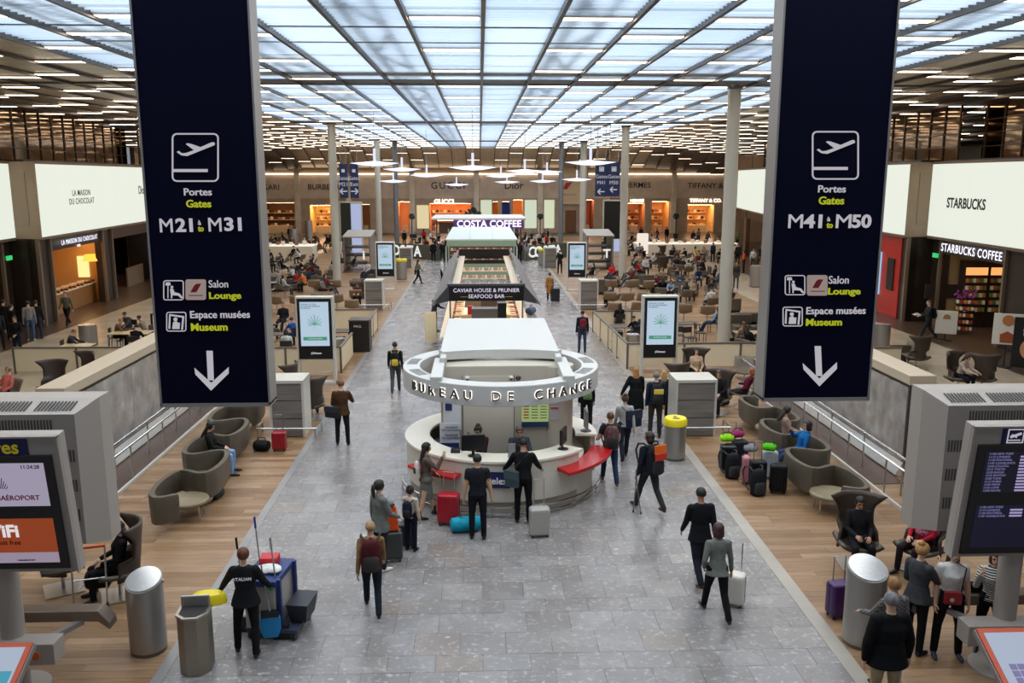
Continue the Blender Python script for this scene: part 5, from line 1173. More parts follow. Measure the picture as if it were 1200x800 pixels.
    for sx in (-1, 1):
        B.ell(hc + HM @ Vector((sx * .075, -.006, -.005)) * k, (.011, .02, .03), SKIN, HM, 8, 6); B.ell(hc + HM @ Vector((sx * .030, .078, .012)) * k, (.014, .009, .008), DET, HM, 8, 5)
        B.cap(hc + HM @ Vector((sx * .018, .086, .028)) * k, .006, hc + HM @ Vector((sx * .045, .074, .030)) * k, .005, DET)
    B.ell(hc + HM @ Vector((0, .080, -.052)) * k, (.024, .011, .008), LIP, HM, 8, 5)
    fingers = []; hands = []
    for sx, am in ((-1, P['AL']), (1, P['AR'])):
        s0 = o + M @ Vector((sx * .172 * w_, -.008, .425)); u = dirv(am[0], am[1], sx); e = s0 + u * .285; f = dirv(am[2], am[3], sx); wr = e + f * .245; hd = f
        sl = TOP; fl = TOP if sleeve else SKIN; bb_ = b * (1.0 if sleeve else .92)
        B.cap(o + M @ Vector((sx * .10, -.008, .42)), .068, s0, .060 * b, sl); B.cap(s0, .066 * b, s0 + u * .15, .058 * bb_, sl); B.cap(s0 + u * .13, .056 * bb_, e, .048 * bb_, fl); B.cap(e, .048 * bb_, e + f * .10, .045 * bb_, fl); B.cap(e + f * .09, .045 * bb_, wr, .033 * (1.15 if sleeve else .82), fl)
        B.cap(wr, .024, wr + f * .03, .026, SKIN)
        # palm frame: hd forwards, side = thumb direction (to the front / inside)
        side = Vector((-sx * .25, 1, .1)) if abs(f.y) < .7 else Vector((-sx, .1, .25)); side = (side - hd * side.dot(hd)).normalized(); nrm = hd.cross(side).normalized()
        pm = Matrix((side, nrm, hd)).transposed(); pc = wr + hd * .055
        B.ell(pc, (.042, .017, .048), SKIN, pm, 12, 8)
        inn = nrm if (nrm.x * -sx) > 0 else -nrm
        fr = .0085 if vox < .015 else .010
        for q, (off, ln) in enumerate(((.030, .066), (.010, .076), (-.010, .070), (-.030, .054))):
            a0 = pc + hd * .030 + side * off; a1 = a0 + (hd * .95 + inn * .25 + side * off * 2).normalized() * ln * .55; a2 = a1 + (hd * .75 + inn * .65).normalized() * ln * .5
            fingers += [(a0, fr, a1, fr * .95), (a1, fr * .95, a2, fr * .8)]
        t0 = pc - hd * .02 + side * .028; t1 = t0 + (hd * .6 + side * .8 + inn * .2).normalized() * .04; t2 = t1 + (hd * .9 + side * .25 + inn * .3).normalized() * .03
        fingers += [(t0, fr * 1.2, t1, fr * 1.1), (t1, fr * 1.1, t2, fr * .9)]; hands.append(pc + hd * .05)
    src = B.g; me = src.mesh('tmp'); tmp = bpy.data.objects.new('tmp', me); COL.objects.link(tmp)
    rm = tmp.modifiers.new('r', 'REMESH'); rm.mode = 'VOXEL'; rm.voxel_size = vox
    sm = tmp.modifiers.new('s', 'SMOOTH'); sm.factor = .5; sm.iterations = 2 if vox < .015 else 1
    if vox > .015: pass
    dg = bpy.context.evaluated_depsgraph_get(); dg.update(); out = bpy.data.meshes.new_from_object(tmp.evaluated_get(dg)); bpy.data.objects.remove(tmp)
    bvh = BVHTree.FromPolygons([Vector(v) for v in src.v], src.f); n = len(out.polygons); cen = np.empty(n * 3); out.polygons.foreach_get('center', cen); cen = cen.reshape(-1, 3)
    mi = [src.m[bvh.find_nearest(Vector(c))[2]] for c in cen]
    bm = bmesh.new(); bm.from_mesh(out)
    for f_, m_ in zip(bm.faces, mi): f_.material_index = m_
    Bf = Body()
    for a0, r0, a1, r1 in fingers: Bf.cap(a0, r0, a1, r1, SKIN, 7)
    for sx in (-1, 1):
        Bf.ell(hc + HM @ Vector((sx * .030, .0845, .012)) * k, (.011, .006, .0065), DET, HM, 8, 5)
    fm = Bf.g.mesh('f'); bm2 = bmesh.new(); bm2.from_mesh(fm); fm2 = bpy.data.meshes.new('f2'); bmesh.ops.recalc_face_normals(bm2, faces=bm2.faces); bm2.to_mesh(fm2); bm.from_mesh(fm2)
    out.materials.clear()
    for _ in range(6): out.materials.append(None)
    bm.to_mesh(out); bm.free(); bm2.free()
    out.shade_smooth(); out.name = 'person'
    zmin = min(ends); bpy.data.meshes.remove(me)
    info = dict(me=out, z=zmin, hc=hc, HM=HM, o=o, M=M, hands=hands, k=k); _bodies[key] = info; return info
_hair = {}
def hair_mesh(kind, info):
    key = (kind, id(info['me']))
    if key in _hair: return _hair[key]
    hc, HM, k = info['hc'], info['HM'], info['k']; g = MB()
    T = lambda x, y, z: hc + HM @ Vector((x, y, z)) * k
    def shellcap(r, cut_y, cut_z, c=(0, -.012, .026), n=20, m=14):
        vs = []; idx = {}; fs = []
        for i in range(m + 1):
            t = -PI / 2 + PI * i / m
            for j in range(n): a = 2 * PI * j / n; q = Vector((c[0] + r[0] * math.cos(t) * math.cos(a), c[1] + r[1] * math.cos(t) * math.sin(a), c[2] + r[2] * math.sin(t))); vs.append(q)
        for i in range(m):
            for j in range(n):
                f = (i * n + j, i * n + (j + 1) % n, (i + 1) * n + (j + 1) % n, (i + 1) * n + j); cc = sum((vs[q] for q in f), Vector()) / 4
                if (cc.y > cut_y and cc.z < .066) or cc.z < cut_z: continue
                fs.append(f)
        g.add([T(*v) for v in vs], fs)
    if kind == 'short': shellcap((.083, .098, .094), .035, -.035)
    elif kind == 'crop': shellcap((.078, .094, .088), .03, -.02)
    elif kind == 'cap': shellcap((.088, .103, .09), .2, .035); g.box(T(0, .105, .04), (.12, .07, .012), M=HM)
    elif kind == 'hood': shellcap((.10, .112, .11), .05, -.09)
    elif kind in ('long', 'pony', 'bun', 'bob'):
        shellcap((.086, .100, .096), .045, -.05)
        if kind == 'long':
            g.loft([[T(rx * math.cos(t), y + ry * math.sin(t), z) for t in [2 * PI * j / 12 for j in range(12)]] for z, rx, ry, y in ((.03, .075, .05, -.055), (-.06, .09, .05, -.055), (-.16, .10, .045, -.07), (-.26, .085, .035, -.085), (-.33, .045, .02, -.09))])
        if kind == 'bob': g.loft([[T(rx * math.cos(t), y + ry * math.sin(t), z) for t in [2 * PI * j / 14 for j in range(14)]] for z, rx, ry, y in ((.04, .086, .075, -.03), (-.05, .097, .08, -.03), (-.11, .09, .07, -.035), (-.125, .06, .05, -.035))])
        if kind == 'pony': g.loft([[T(rx * math.cos(t), y + rx * math.sin(t), z) for t in [2 * PI * j / 10 for j in range(10)]] for z, rx, y in ((.06, .02, -.09), (.05, .035, -.125), (-.03, .04, -.14), (-.12, .032, -.135), (-.2, .012, -.125))])
        if kind == 'bun': g.ell(T(0, -.06, .115), (.045, .045, .04), 12, 8)
    me = g.mesh('hair'); me.shade_smooth(); me.materials.append(None); _hair[key] = me; return me
skins = {'l': 'c99f83', 'm': 'b07f62', 'd': '6b452f', 'a': 'c59a78'}
PEOPLE = []
def person(px, py, h, rz, label, pose='stand', top='222226', bot='1c1e24', shoe='17151a', hair='short', hc='2a1d16', skin='l', fem=False, coat=0, skirt=False, sleeve=True, bulk=1.0,
           vox=.02, topk='cloth', botk='cloth', group=None, xy=None, z=0.0, **over):
    P = dict(POSES[pose]); P.update(over); hk = 1.0 if h > 1.45 else 1.12
    inf = body_mesh(P, fem, coat, skirt, sleeve, bulk, vox, hk)
    x, y = xy if xy else gp(px, py)
    t = thing('person', label, 'person', (x, y, z), R(rz), group); s = h / 1.76; t.scale = (s,) * 3
    b = bpy.data.objects.new('body', inf['me']); COL.objects.link(b); b.parent = t; b.location = (0, 0, -inf['z'])
    ms = [mat(skins[skin], .5), mat(top, .8, 0, topk), mat(bot, .85, 0, botk), mat(shoe, .45), mat('2a1a14', .5), mat('9a5a50', .5)]
    for i, m in enumerate(ms): b.material_slots[i].link = 'OBJECT'; b.material_slots[i].material = m
    if hair != 'bald':
        hm = bpy.data.objects.new('hair', hair_mesh(hair, inf)); COL.objects.link(hm); hm.parent = t; hm.location = b.location
        hm.material_slots[0].link = 'OBJECT'; hm.material_slots[0].material = mat(hc, .6, 0, 'hair')
        if vox < .015: md = hm.modifiers.new('solid', 'SOLIDIFY'); md.thickness = .008; md.offset = 1
    PEOPLE.append(t)
    def W(v): # body-local point -> world
        v = (Vector(v) + Vector((0, 0, -inf['z']))) * s; c, q = math.cos(R(rz)), math.sin(R(rz)); return Vector((x + v.x * c - v.y * q, y + v.x * q + v.y * c, z + v.z))
    return dict(t=t, W=W, hands=[W(q) for q in inf['hands']], inf=inf, s=s, rz=R(rz), p=lambda a, b_, c: W(inf['o'] + inf['M'] @ Vector((a, b_, c))))
# ---- bags
def backpack(P, label, c1, c2='141416', sz=1.0, kind='cloth', off=-.19, extra=None):
    p = P['p'](0, off, .24); t = thing('backpack', label, 'backpack', p, P['rz']); t.scale = (P['s'] * sz,) * 3
    k = []
    k.append([(-.15, -.08), (.15, -.08)])
    g = MB().loft([[(rx * math.cos(q) * (1 if abs(math.cos(q)) < .9 else .96), ry * math.sin(q), z) for q in [2 * PI * j / 16 for j in range(16)]] for z, rx, ry in ((-.25, .10, .06), (-.23, .145, .095), (-.05, .155, .105), (.12, .145, .095), (.20, .11, .07), (.225, .06, .035))])
    ob('bag', g, mat(c1, .75, 0, kind), t, smooth=True)
    ob('front_pocket', MB().loft([[(rx * math.cos(q), -.08 + ry * math.sin(q), z) for q in [2 * PI * j / 14 for j in range(14)]] for z, rx, ry in ((-.22, .07, .03), (-.19, .11, .055), (-.03, .11, .055), (.01, .07, .03))]), mat(c2, .7), t, smooth=True)
    for sx in (-1, 1): ob('strap', MB().tube([(sx * .09, .06, .19), (sx * .13, .13, .235), (sx * .135, .27, .20), (sx * .135, .33, .08), (sx * .15, .24, -.10), (sx * .13, .08, -.18)], .016, 6), mat(c2, .7), t, smooth=True)
    ob('top_loop', MB().tube([(-.03, .02, .21), (0, .02, .25), (.03, .02, .21)], .008, 6), mat(c2, .7), t)
    if extra: ob('side_panel', MB().b2(-.11, .11, -.155, -.13, .02, .14), mat(extra, .6), t, bev=.02)
    return t
def suitcase(px, py, label, c, h=.62, w_=.42, d=.26, rz=0, handle=True, xy=None, soft=False, stripes=True):
    x, y = xy if xy else gp(px, py); t = thing('suitcase', label, 'suitcase', (x, y, 0), R(rz)); m = mat(c, .55 if soft else .3, 0, 'cloth' if soft else '')
    ob('shell', MB().b2(-w_ / 2, w_ / 2, -d / 2, d / 2, .05, h), m, t, bev=.05, smooth=False, seg=3)
    if stripes:
        g = MB()
        for k in range(5): xx = -w_ / 2 + w_ * (k + .5) / 5; g.b2(xx - .012, xx + .012, -d / 2 - .006, d / 2 + .006, .11, h - .06)
        ob('rib', g, m, t, kind='stuff')
    ob('zip_band', MB().b2(-w_ / 2 - .004, w_ / 2 + .004, -.01, .01, .08, h - .04), mat('1c1c1e', .5), t)
    wm = MB().cyl((-.012, 0, 0), (.012, 0, 0), .028, n=10).mesh('wheel')
    for sx in (-1, 1):
        for sy in (-1, 1): ob('wheel', wm, BLACK(), t, loc=(sx * (w_ / 2 - .05), sy * (d / 2 - .05), .028))
    if handle:
        hh = h + (.42 if handle is True else handle); ob('telescopic_handle', MB().tube([(-w_ * .25, d * .3, h - .02), (-w_ * .25, d * .3, hh), (w_ * .25, d * .3, hh), (w_ * .25, d * .3, h - .02)], .011, 6), mat('b5b5b5', .25, .9), t, smooth=True)
    else: ob('grip', MB().tube([(-.07, 0, h - .01), (-.06, 0, h + .035), (.06, 0, h + .035), (.07, 0, h - .01)], .012, 6), BLACK(), t)
    return t
def duffel(px, py, label, c, L=.5, r=.15, rz=0, z=0, xy=None, c2='151516'):
    x, y = xy if xy else gp(px, py); t = thing('duffel_bag', label, 'bag', (x, y, z), R(rz))
    g = MB().loft([[(xx, rr_ * math.cos(q), r * .95 + rr_ * .92 * math.sin(q)) for q in [2 * PI * j / 16 for j in range(16)]] for xx, rr_ in ((-L / 2, r * .55), (-L / 2 + .03, r * .9), (-L / 4, r), (L / 4, r), (L / 2 - .03, r * .9), (L / 2, r * .55))])
    ob('bag', g, mat(c, .7, 0, 'cloth'), t, smooth=True); ob('handles', MB().tube([(-.12, -.04, 1.7 * r), (-.08, -.03, 2.4 * r), (.08, -.03, 2.4 * r), (.12, -.04, 1.7 * r)], .01, 6).tube([(-.12, .04, 1.7 * r), (-.08, .03, 2.3 * r), (.08, .03, 2.3 * r), (.12, .04, 1.7 * r)], .01, 6), mat(c2, .6), t)
    ob('end_panel', MB().lathe([(.01, 0), (r * .5, 0), (r * .5, .01)], n=14), mat(c2, .6), t, loc=(L / 2 + .001, 0, r * .95), rot=(0, PI / 2, 0)); return t
def shoulder_bag(P, label, c, side=-1, w_=.34, h=.26, strap=True, low=-.02, fwd=-.08):
    p = P['p'](side * .22, fwd, low); t = thing('shoulder_bag', label, 'bag', p, P['rz'] + side * .5); t.scale = (P['s'],) * 3
    ob('bag', MB().b2(-w_ / 2, w_ / 2, -.05, .05, -h / 2, h / 2), mat(c, .6, 0, 'cloth'), t, bev=.03, seg=3); ob('flap', MB().b2(-w_ / 2 - .005, w_ / 2 + .005, -.056, -.045, 0, h / 2), mat(c, .5), t)
    if strap:
        u = P['p'](side * .17, -.13, .2) - p; v = P['p'](-side * .09, -.09, .48) - p; q = Matrix.Rotation(-(P['rz'] + side * .5), 3, 'Z'); f = P['p'](-side * .02, .13, .3) - p
        ob('strap', MB().tube([(side * -.12, 0, h / 2 - .02), q @ u / P['s'], q @ v / P['s'] , ], .012, 6), mat('1b1a1c', .6), t)
    return t
FV = .0125
# ---------- the booth and its customers
p6 = person(500, 606, 1.66, -75, 'woman in a taupe jacket and grey skirt phoning at the left of the booth', 'stand2', '5d5148', '6b6c68', '17120f', 'long', '15100d', 'a', True, skirt=True, vox=FV, coat=.08, AR=(50, 14, 150, -10), L=(14, 3, 2), R_=(-10, 3, 4))
backpack(p6, 'small white round backpack on the phoning woman', 'd8d0c8', '2a2320', .62)
p7 = person(560, 631, 1.76, 0, 'man in a dark short-sleeved polo shirt facing the counter, seen from behind', 'stand', '1d1f25', '14141a', '101014', 'crop', '100c0a', 'a', sleeve=False, vox=FV, AL=(0, 12, 8, 8), AR=(2, 12, 10, 8), bulk=1.08)
p8 = person(613, 612, 1.8, -4, 'man in a black hooded tracksuit leaning both hands on the booth counter', 'stand', '101012', '0e0e10', '0c0c0e', 'crop', '0f0b09', 'm', vox=FV, AL=(30, 26, 48, 22), AR=(32, 22, 56, 14), lean=8, hp=10, bulk=1.1)
shoulder_bag(p8, 'teal grey shoulder bag on the black tracksuit man', '3f4f52', -1, .3, .34)
person(0, 0, 1.66, 150, 'clerk with a dark hair bun and maroon top behind the counter monitor', 'counter', '3a1420', '1a1a1e', '111111', 'bun', '2c1810', 'l', True, vox=FV, xy=(-.0, 18.28), z=.02, hp=24)
t = dup(P_L, (0, 0, 0), 0, 'x') if 0 else None
person(0, 0, 1.76, 185, 'bald clerk in a grey shirt behind the booth counter facing customers', 'counter', '45484f', '1a1a1e', '111111', 'crop', '5b4a3c', 'l', vox=FV, xy=(.82, 18.35), z=-.12, hp=16)
suitcase(526, 614, 'glossy red upright suitcase beside the phoning woman', 'a30d20', .66, .44, .27, -10)
duffel(546, 622, 'turquoise and grey duffel bag beside the man in the polo shirt', '1796ae', .62, .16, 10, c2='5b5a55')
suitcase(632, 628, 'silver ribbed upright suitcase right of the tracksuit man', 'a5a098', .6, .40, .25, 6, .55)
# ---------- left foreground
p1 = person(292, 765, 1.7, 4, 'cleaner in a dark printed vest and green gloves reaching for the yellow bin lid', 'stand', '17171a', '121215', '1a1a1c', 'short', '5c2e14', 'l', True, vox=FV, coat=.12, AL=(28, 30, 34, 26), AR=(22, 22, 50, 10), L=(6, 9, 3), R_=(-8, 5, 6), bulk=1.12)
text('ATALIAN', .068, tuple(p1['p'](0, -.155, .33)), (PI / 2, 0, R(4)), wh, None, name='printed_lettering', bold=.01)
o = bpy.data.objects['printed_lettering']; o.parent = p1['t']; o.matrix_parent_inverse = Matrix.Identity(4); o.location = (-.0, -.195, .93 - p1['inf']['z'] + .36); o.rotation_euler = FRONT
for i in (0, 1):
    hdl = p1['hands'][i]; g = MB().ell((0, 0, 0), (.05, .05, .07), 12, 8); tag(ob('glove', g, mat('18a068', .6), loc=hdl - Vector((0, 0, .0)), smooth=True), ('green rubber glove on the cleaner hand at the bin lid', 'green rubber glove on the cleaner hand at the trolley')[i], 'glove')
p2 = person(437, 716, 1.62, 8, 'fair haired walker in a tan vest with dark sleeves and jeans', 'walk', '8a6a42', '1a222c', '16120f', 'crop', 'a07a56', 'l', vox=FV)
backpack(p2, 'large maroon and dark grey backpack on the fair haired walker', '4a1418', '2b2624', 1.22)
p3 = person(447, 667, 1.72, -50, 'woman with a dark ponytail in a chequered jacket and white trainers', 'stand', '6f716a', '24262a', 'e2dfd6', 'pony', '20130e', 'l', True, coat=.16, topk='cloth', vox=FV, AR=(20, 8, 60, -10), bulk=1.1)
suitcase(458, 656, 'dark grey upright suitcase under the orange bag', '3a3a38', .58, .44, .28, 8, False)
t = thing('tote_bag', 'bright orange tall bag standing on the dark grey suitcase', 'bag', (*gp(458, 656), .60), R(8)); ob('bag', MB().loft([[(a * x, b * y, z) for a, b in ((-1, -1), (1, -1), (1, 1), (-1, 1))] for z, x, y in ((0, .16, .1), (.3, .14, .09), (.46, .10, .07))]), mat('e0521a', .6, 0, 'cloth'), t, bev=.02); ob('dark_lid', MB().lathe([(.1, 0), (.08, .05)], (0, 0, .45), 14), mat('222226', .5), t)
p4 = person(482, 645, 1.3, -20, 'small girl with a dark hair bun and cream top beside the suitcases', 'stand', 'c9b8a4', '15182a', '15151a', 'bun', '1e120c', 'l', True, AL=(60, 20, 90, 0), vox=FV)
backpack(p4, 'dark blue rucksack on the small girl', '171a2c', '0e1018', .9)
suitcase(476, 641, 'dark upright case beside the small girl', '2a2a2c', .5, .34, .24, 0, False)
person(402, 521, 1.78, 4, 'man in a brown leather jacket walking away with hand at his face', 'stand2', '4a2f18', '17191e', '111113', 'crop', '5a3524', 'l', vox=FV, coat=.12, bulk=1.12, AR=(30, 20, 120, -20))
p = PEOPLE[-1]; pb = dict(p=lambda a, b, c: Vector((p.location.x + a, p.location.y + b, .95 + c)), s=1, rz=R(4)); shoulder_bag(pb, 'dark grey messenger bag on the brown jacket man', '23272c', -1, .42, .3, fwd=-.16)
p = person(464, 460, 1.78, 3, 'man in black with dark grey trousers walking away left of the ring', 'walk2', '111317', '45474a', '121214', 'crop', '15100d', 'm', vox=FV)
backpack(p, 'black backpack with yellow trim on the walker left of the ring', '14161a', 'c2a428', .95)
# ---------- right side of the booth
p = person(687, 503, 1.66, 0, 'woman in black beside the right end of the counter, seen from behind', 'stand', '141416', '17181c', '1a1a1a', 'short', '6b3a1e', 'l', True, vox=FV, coat=.1)
backpack(p, 'colourful patterned backpack with green straps', 'd8c8b0', '5c8a4a', .9, 'floral')
p = person(714, 566, 1.78, 2, 'man in a charcoal t-shirt and blue jeans walking away', 'walk', '26282c', '24364f', '7a5a24', 'crop', '5a3a26', 'l', sleeve=False, vox=FV, AL=(10, 18, 70, -5))
backpack(p, 'dark speckled backpack on the charcoal t-shirt man', '2a2228', '1a1619', 1.15, 'floral')
p = person(731, 538, 1.75, 0, 'walker in a pale grey top and dark skirt ahead of the t-shirt man', 'walk2', 'a8a5a2', '20242e', '1a1a1c', 'bun', '4a3020', 'l', True, vox=FV, coat=.0)
shoulder_bag(p, 'large round navy and orange bag on the pale grey walker', '1b2438', 1, .46, .44, fwd=-.02, low=.16)
person(744, 495, 1.72, -10, 'blonde woman wrapped in a wide black cape', 'walk', '0d0d0f', '121214', '141414', 'long', '9a6c38', 'l', True, coat=.48, bulk=1.3, vox=FV, AL=(-10, 30, -5, 26))
p = person(767, 512, 1.86, 0, 'tall man in a navy jacket and brown trousers walking away', 'stand', '161f38', '37302a', '1a1614', 'crop', '6f665c', 'l', vox=FV, bulk=1.12, coat=.05)
backpack(p, 'black backpack with yellow jacket tucked in its front', '1c1a1e', '131216', 1.1, extra='d4b64e')
person(776, 497, 1.62, 0, 'fair haired woman half hidden behind the navy jacket man', 'stand', '2a2c34', '1a1a20', '111111', 'long', 'a4804e', 'l', True)
p = person(760, 597, 1.8, 25, 'man with long dark hair walking on crutches', 'walk', '151a24', '2f3230', '4a1c16', 'bob', '2a1c14', 'l', vox=FV, coat=.1, bulk=1.14, AL=(-6, 14, 12, 8), hy=40)
backpack(p, 'black backpack with orange and red striped panel on the crutches man', '15171c', '121318', 1.3, extra='c2301c')
ob('orange_panel', MB().b2(-.1, .12, -.12, -.1, .12, .26), mat('e06a18', .6), bpy.data.objects[bpy.data.objects[-1].name] if 0 else [c for c in bpy.data.objects if c.get('label', '').startswith('black backpack with orange and red')][0], bev=.02)
for q, lab in ((0, 'outer grey crutch of the man with long hair'), (1, 'inner grey crutch of the man with long hair')):
    h_ = p['hands'][0]; bx_, by_ = gp(742 + q * 9, 600 + q * 2); t = thing('crutch', lab, 'crutch', (bx_, by_, 0)); d = h_ - Vector((bx_, by_, 0))
    ob('shaft', MB().tube([(0, 0, 0), (d.x, d.y, d.z), (d.x * .9 - .02, d.y - .06, d.z + .22)], .012, 6), mat('8a8a8c', .3, .8), t); ob('rubber_tip', MB().cyl((0, 0, 0), (0, 0, .05), .018), BLACK(), t); ob('grip', MB().box((d.x, d.y + .03, d.z), (.03, .12, .03)), BLACK(), t)
person(818, 681, 1.8, 6, 'man in a black suit walking away beside the woman with white suitcase', 'walk2', '121216', '171b26', '3a1416', 'crop', '0f0b09', 'm', vox=FV, coat=.14, bulk=1.08)
person(838, 722, 1.66, 4, 'woman with a brown bob in a grey green blazer and black trousers', 'walk', '747770', '0e0e12', '3a1618', 'bob', '3a1a14', 'a', True, vox=FV, coat=.12, AR=(4, 16, 10, 8), AL=(-8, 14, 40, -10))
suitcase(859, 708, 'white hard shell suitcase with black front pulled by the blazer woman', 'd8d2c6', .56, .36, .26, -30, .5); 
# ---------- walkway further away
p = person(682, 413, 1.76, 2, 'man in dark jacket and jeans with a red backpack on the right walkway', 'stand', '151a26', '35465a', '1a1a1a', 'crop', '15100d', 'm')
backpack(p, 'red backpack on the walkway man', '7a1424', '3a1018', .95)
person(644, 353, 1.72, -4, 'woman in a long camel coat with a dark suitcase', 'walk', '9a6c34', '1c1c20', '15151a', 'short', '2a1410', 'l', True, coat=.42)
suitcase(651, 354, 'black suitcase pulled by the camel coat woman', '15171c', .8, .46, .3, 0, .2)
p = person(490, 333, 1.72, -60, 'woman in a beige top and black trousers striding with handbags', 'walk', '6b6a55', '0f0f12', '111111', 'long', '1c120e', 'l', True)
shoulder_bag(p, 'black handbag swinging behind the striding woman', '101012', -1, .36, .3, low=-.1)
person(508, 307, 1.8, 0, 'dark dressed person, left of the pair at the left cafe barrier', 'stand', '101014', '101014'); person(519, 307, 1.78, 10, 'dark dressed person, right of the pair at the left cafe barrier', 'stand2', '121318', '1a1d26')
person(609, 307, 1.74, 5, 'dark haired woman in black by the right cafe barrier', 'stand', '131317', '0e0e12', hair='long', fem=True); person(617, 306, 1.66, 0, 'woman in a light grey top by the right cafe barrier', 'stand2', '8a8784', '77706a', hair='long', fem=True)
person(656, 321, 1.78, 0, 'person in black pushing a pushchair near the far right block', 'counter', '101014', '2a2326', hair='short')
person(518, 333, 1.76, -90, 'waiter in a white shirt at the left side of the seafood bar', 'stand', 'cfcfd4', '101014', hair='short'); person(509, 388, 1.76, -60, 'man in a dark grey jumper at the left bar counter', 'counter', '2c2e30', '15171c', hair='crop', hc='9a7a5c')
person(612, 345, 1.78, 100, 'customer in a white shirt leaning on the right side of the seafood bar', 'counter', 'd2d2d4', '15171c', hair='bald'); person(553, 360, 1.74, 180, 'seafood bar cook in red and white inside the kiosk', 'stand2', '7a1f26', '1a1a1e', hair='bun', fem=True, xy=(-.5, 42.6))
for i, (px, py) in enumerate(((627, 383), (633, 396), (622, 368))):
    x, y = gp(px, py); duffel(px, py, ('dark duffel bag, middle one beside the right bar side', 'dark duffel bag, nearest beside the right bar side', 'dark duffel bag, farthest beside the right bar side')[i], ('1a1c22', '2a2a2e', '5a6478')[i], .6, .2, 60)
x, y = gp(505, 404); t = thing('easel_board', 'cream menu easel leaning at the left corner of the seafood bar', 'board', (x, y, 0), R(10)); ob('board', MB().box((0, 0, .75), (.5, .03, 1.3), M=Matrix.Rotation(-.25, 3, 'X')), mat('d2c6a4', .5), t, bev=.01); ob('leg', MB().cyl((-.2, .4, 0), (0, .1, 1.2), .015).cyl((.2, .4, 0), (0, .1, 1.2), .015), BLACK(), t)
# ---------- right foreground group
x, y = gp(1048, 700, 1.72); person(0, 0, 1.82, 4, 'grey haired man in a black jacket with his back turned, bottom right', 'stand', '0d0d10', 'a39070', '1a1614', 'crop', '6c6a68', 'l', vox=FV, coat=.16, bulk=1.34, xy=gp(1046, 692, 1.80), AL=(-2, 20, 6, 4), AR=(-2, 20, 6, 4))
person(0, 0, 1.66, 10, 'curly blonde woman in a striped blouse behind the black jacket man', 'stand2', '7d7470', 'b8b4b2', '2a2422', 'short', '8c6238', 'l', True, vox=FV, xy=gp(1050, 677, 1.62), topk='check', AL=(30, 18, 70, 0))
person(0, 0, 1.74, -62, 'blonde woman in glasses and a grey top touching her chin', 'stand2', '3f4043', '0f0f13', '161d33', 'bun', 'a87c48', 'l', True, vox=FV, xy=gp(1081, 636, 1.70), coat=.12, AR=(36, 6, 150, -16), bulk=1.08)
p = person(1107, 767, 1.76, 0 + 168, 'woman in a white tank top with a small red crossbody bag', 'stand', 'd0cdc8', '0d0d10', '18203c', 'long', '3a2418', 'l', True, sleeve=False, vox=FV, AL=(-2, 12, 8, 6), L=(3, 8, 2), R_=(2, 8, 2))
t = thing('crossbody_bag', 'small dark red crossbody bag on the white tank top woman', 'bag', p['p'](.02, .16, .04), R(168)); ob('bag', MB().b2(-.12, .12, -.03, .03, -.1, .1), mat('8c1a20', .4), t, bev=.02); ob('emblem', MB().lathe([(.03, 0), (.03, .008)], n=16), mat('c7b9a8', .4), t, loc=(.02, .035, -.02), rot=(-PI / 2, 0, 0)); ob('strap', MB().tube([(-.1, 0, .08), (-.16, -.05, .44), (-.02, -.14, .5)], .01, 6), mat('2a1210', .5), t)
p = person(1155, 765, 1.66, 150, 'woman in a black and white striped blouse holding a phone to her ear', 'stand2', 'd8d4cc', '101014', '1c2c3a', 'bob', '4a2c1a', 'l', True, vox=FV, topk='stripes', AR=(40, 16, 155, -10))
shoulder_bag(p, 'black shoulder bag on the striped blouse woman', '141416', 1, .36, .34)
# ---------- seated people and chairs
def sitter(px, py, rz, label, P=None, pose='sit', clabel=None, h=1.72, z=0, ch=None, **k):
    p = person(px, py, h, rz, label, pose, z=z, **k); x, y = p['t'].location.x, p['t'].location.y
    if P: seat(P, x, y, R(rz) + PI, clabel or 'chair')
    return p
sitter(1003, 662, 172, 'man in a dark coat and scarf seated in the wing chair behind the bin', P_W, 'sit', 'dark wing armchair holding the man with the blue scarf', top='17161a', bot='17171c', hair='crop', hc='0f0b09', skin='m', vox=FV, coat=.1, hp=26)
suitcase(983, 722, 'purple suitcase with raised handle beside the seated man', '3a1450', .6, .40, .26, 10, .4)
sitter(1078, 668, 120, 'person in a red jacket with a pink bundle under the departures totem', P_W, 'sit', 'wing armchair behind the departures totem', top='a01426', bot='2a1a20', hair='long', hc='1a1210', fem=True)
tag(ob('cushion', MB().ell((0, 0, 0), (.22, .16, .12), 14, 10), mat('b52a6a', .7, 0, 'floral'), loc=(*gp(1083, 668), .72), smooth=True), 'pink patterned bundle on the lap of the red jacket person', 'bundle')
sitter(0, 0, SR[2][2], 'woman in a bright blue jacket reclining on the right serpentine bench', None, 'sit2', xy=SR[2][:2], top='0a5a94', bot='2c3c58', hair='bob', hc='15100d', skin='a', fem=True, vox=FV, AR=(60, 30, 150, -30))
sitter(0, 0, SR[3][2], 'woman in a beige cardigan looking at her phone on the bench', None, 'sit', xy=SR[3][:2], top='a08474', bot='6b5a48', hair='long', hc='150f0c', skin='a', fem=True, vox=FV, botk='check', hp=28)
sitter(872, 478, 60, 'woman in a maroon cardigan at the far end of the right bench', P_L, 'sit2', 'low shell chair of the maroon cardigan woman at the bench end', top='5c1424', bot='1e2026', hair='bob', hc='8c4a26', fem=True, vox=FV)
sitter(840, 484, 150, 'person in black looking down in the wing chair right of the block', P_W, 'sit', 'wing armchair right of the grey block with a person in black', top='111114', bot='13151c', hair='short', hc='4a3020', vox=FV, hp=24)
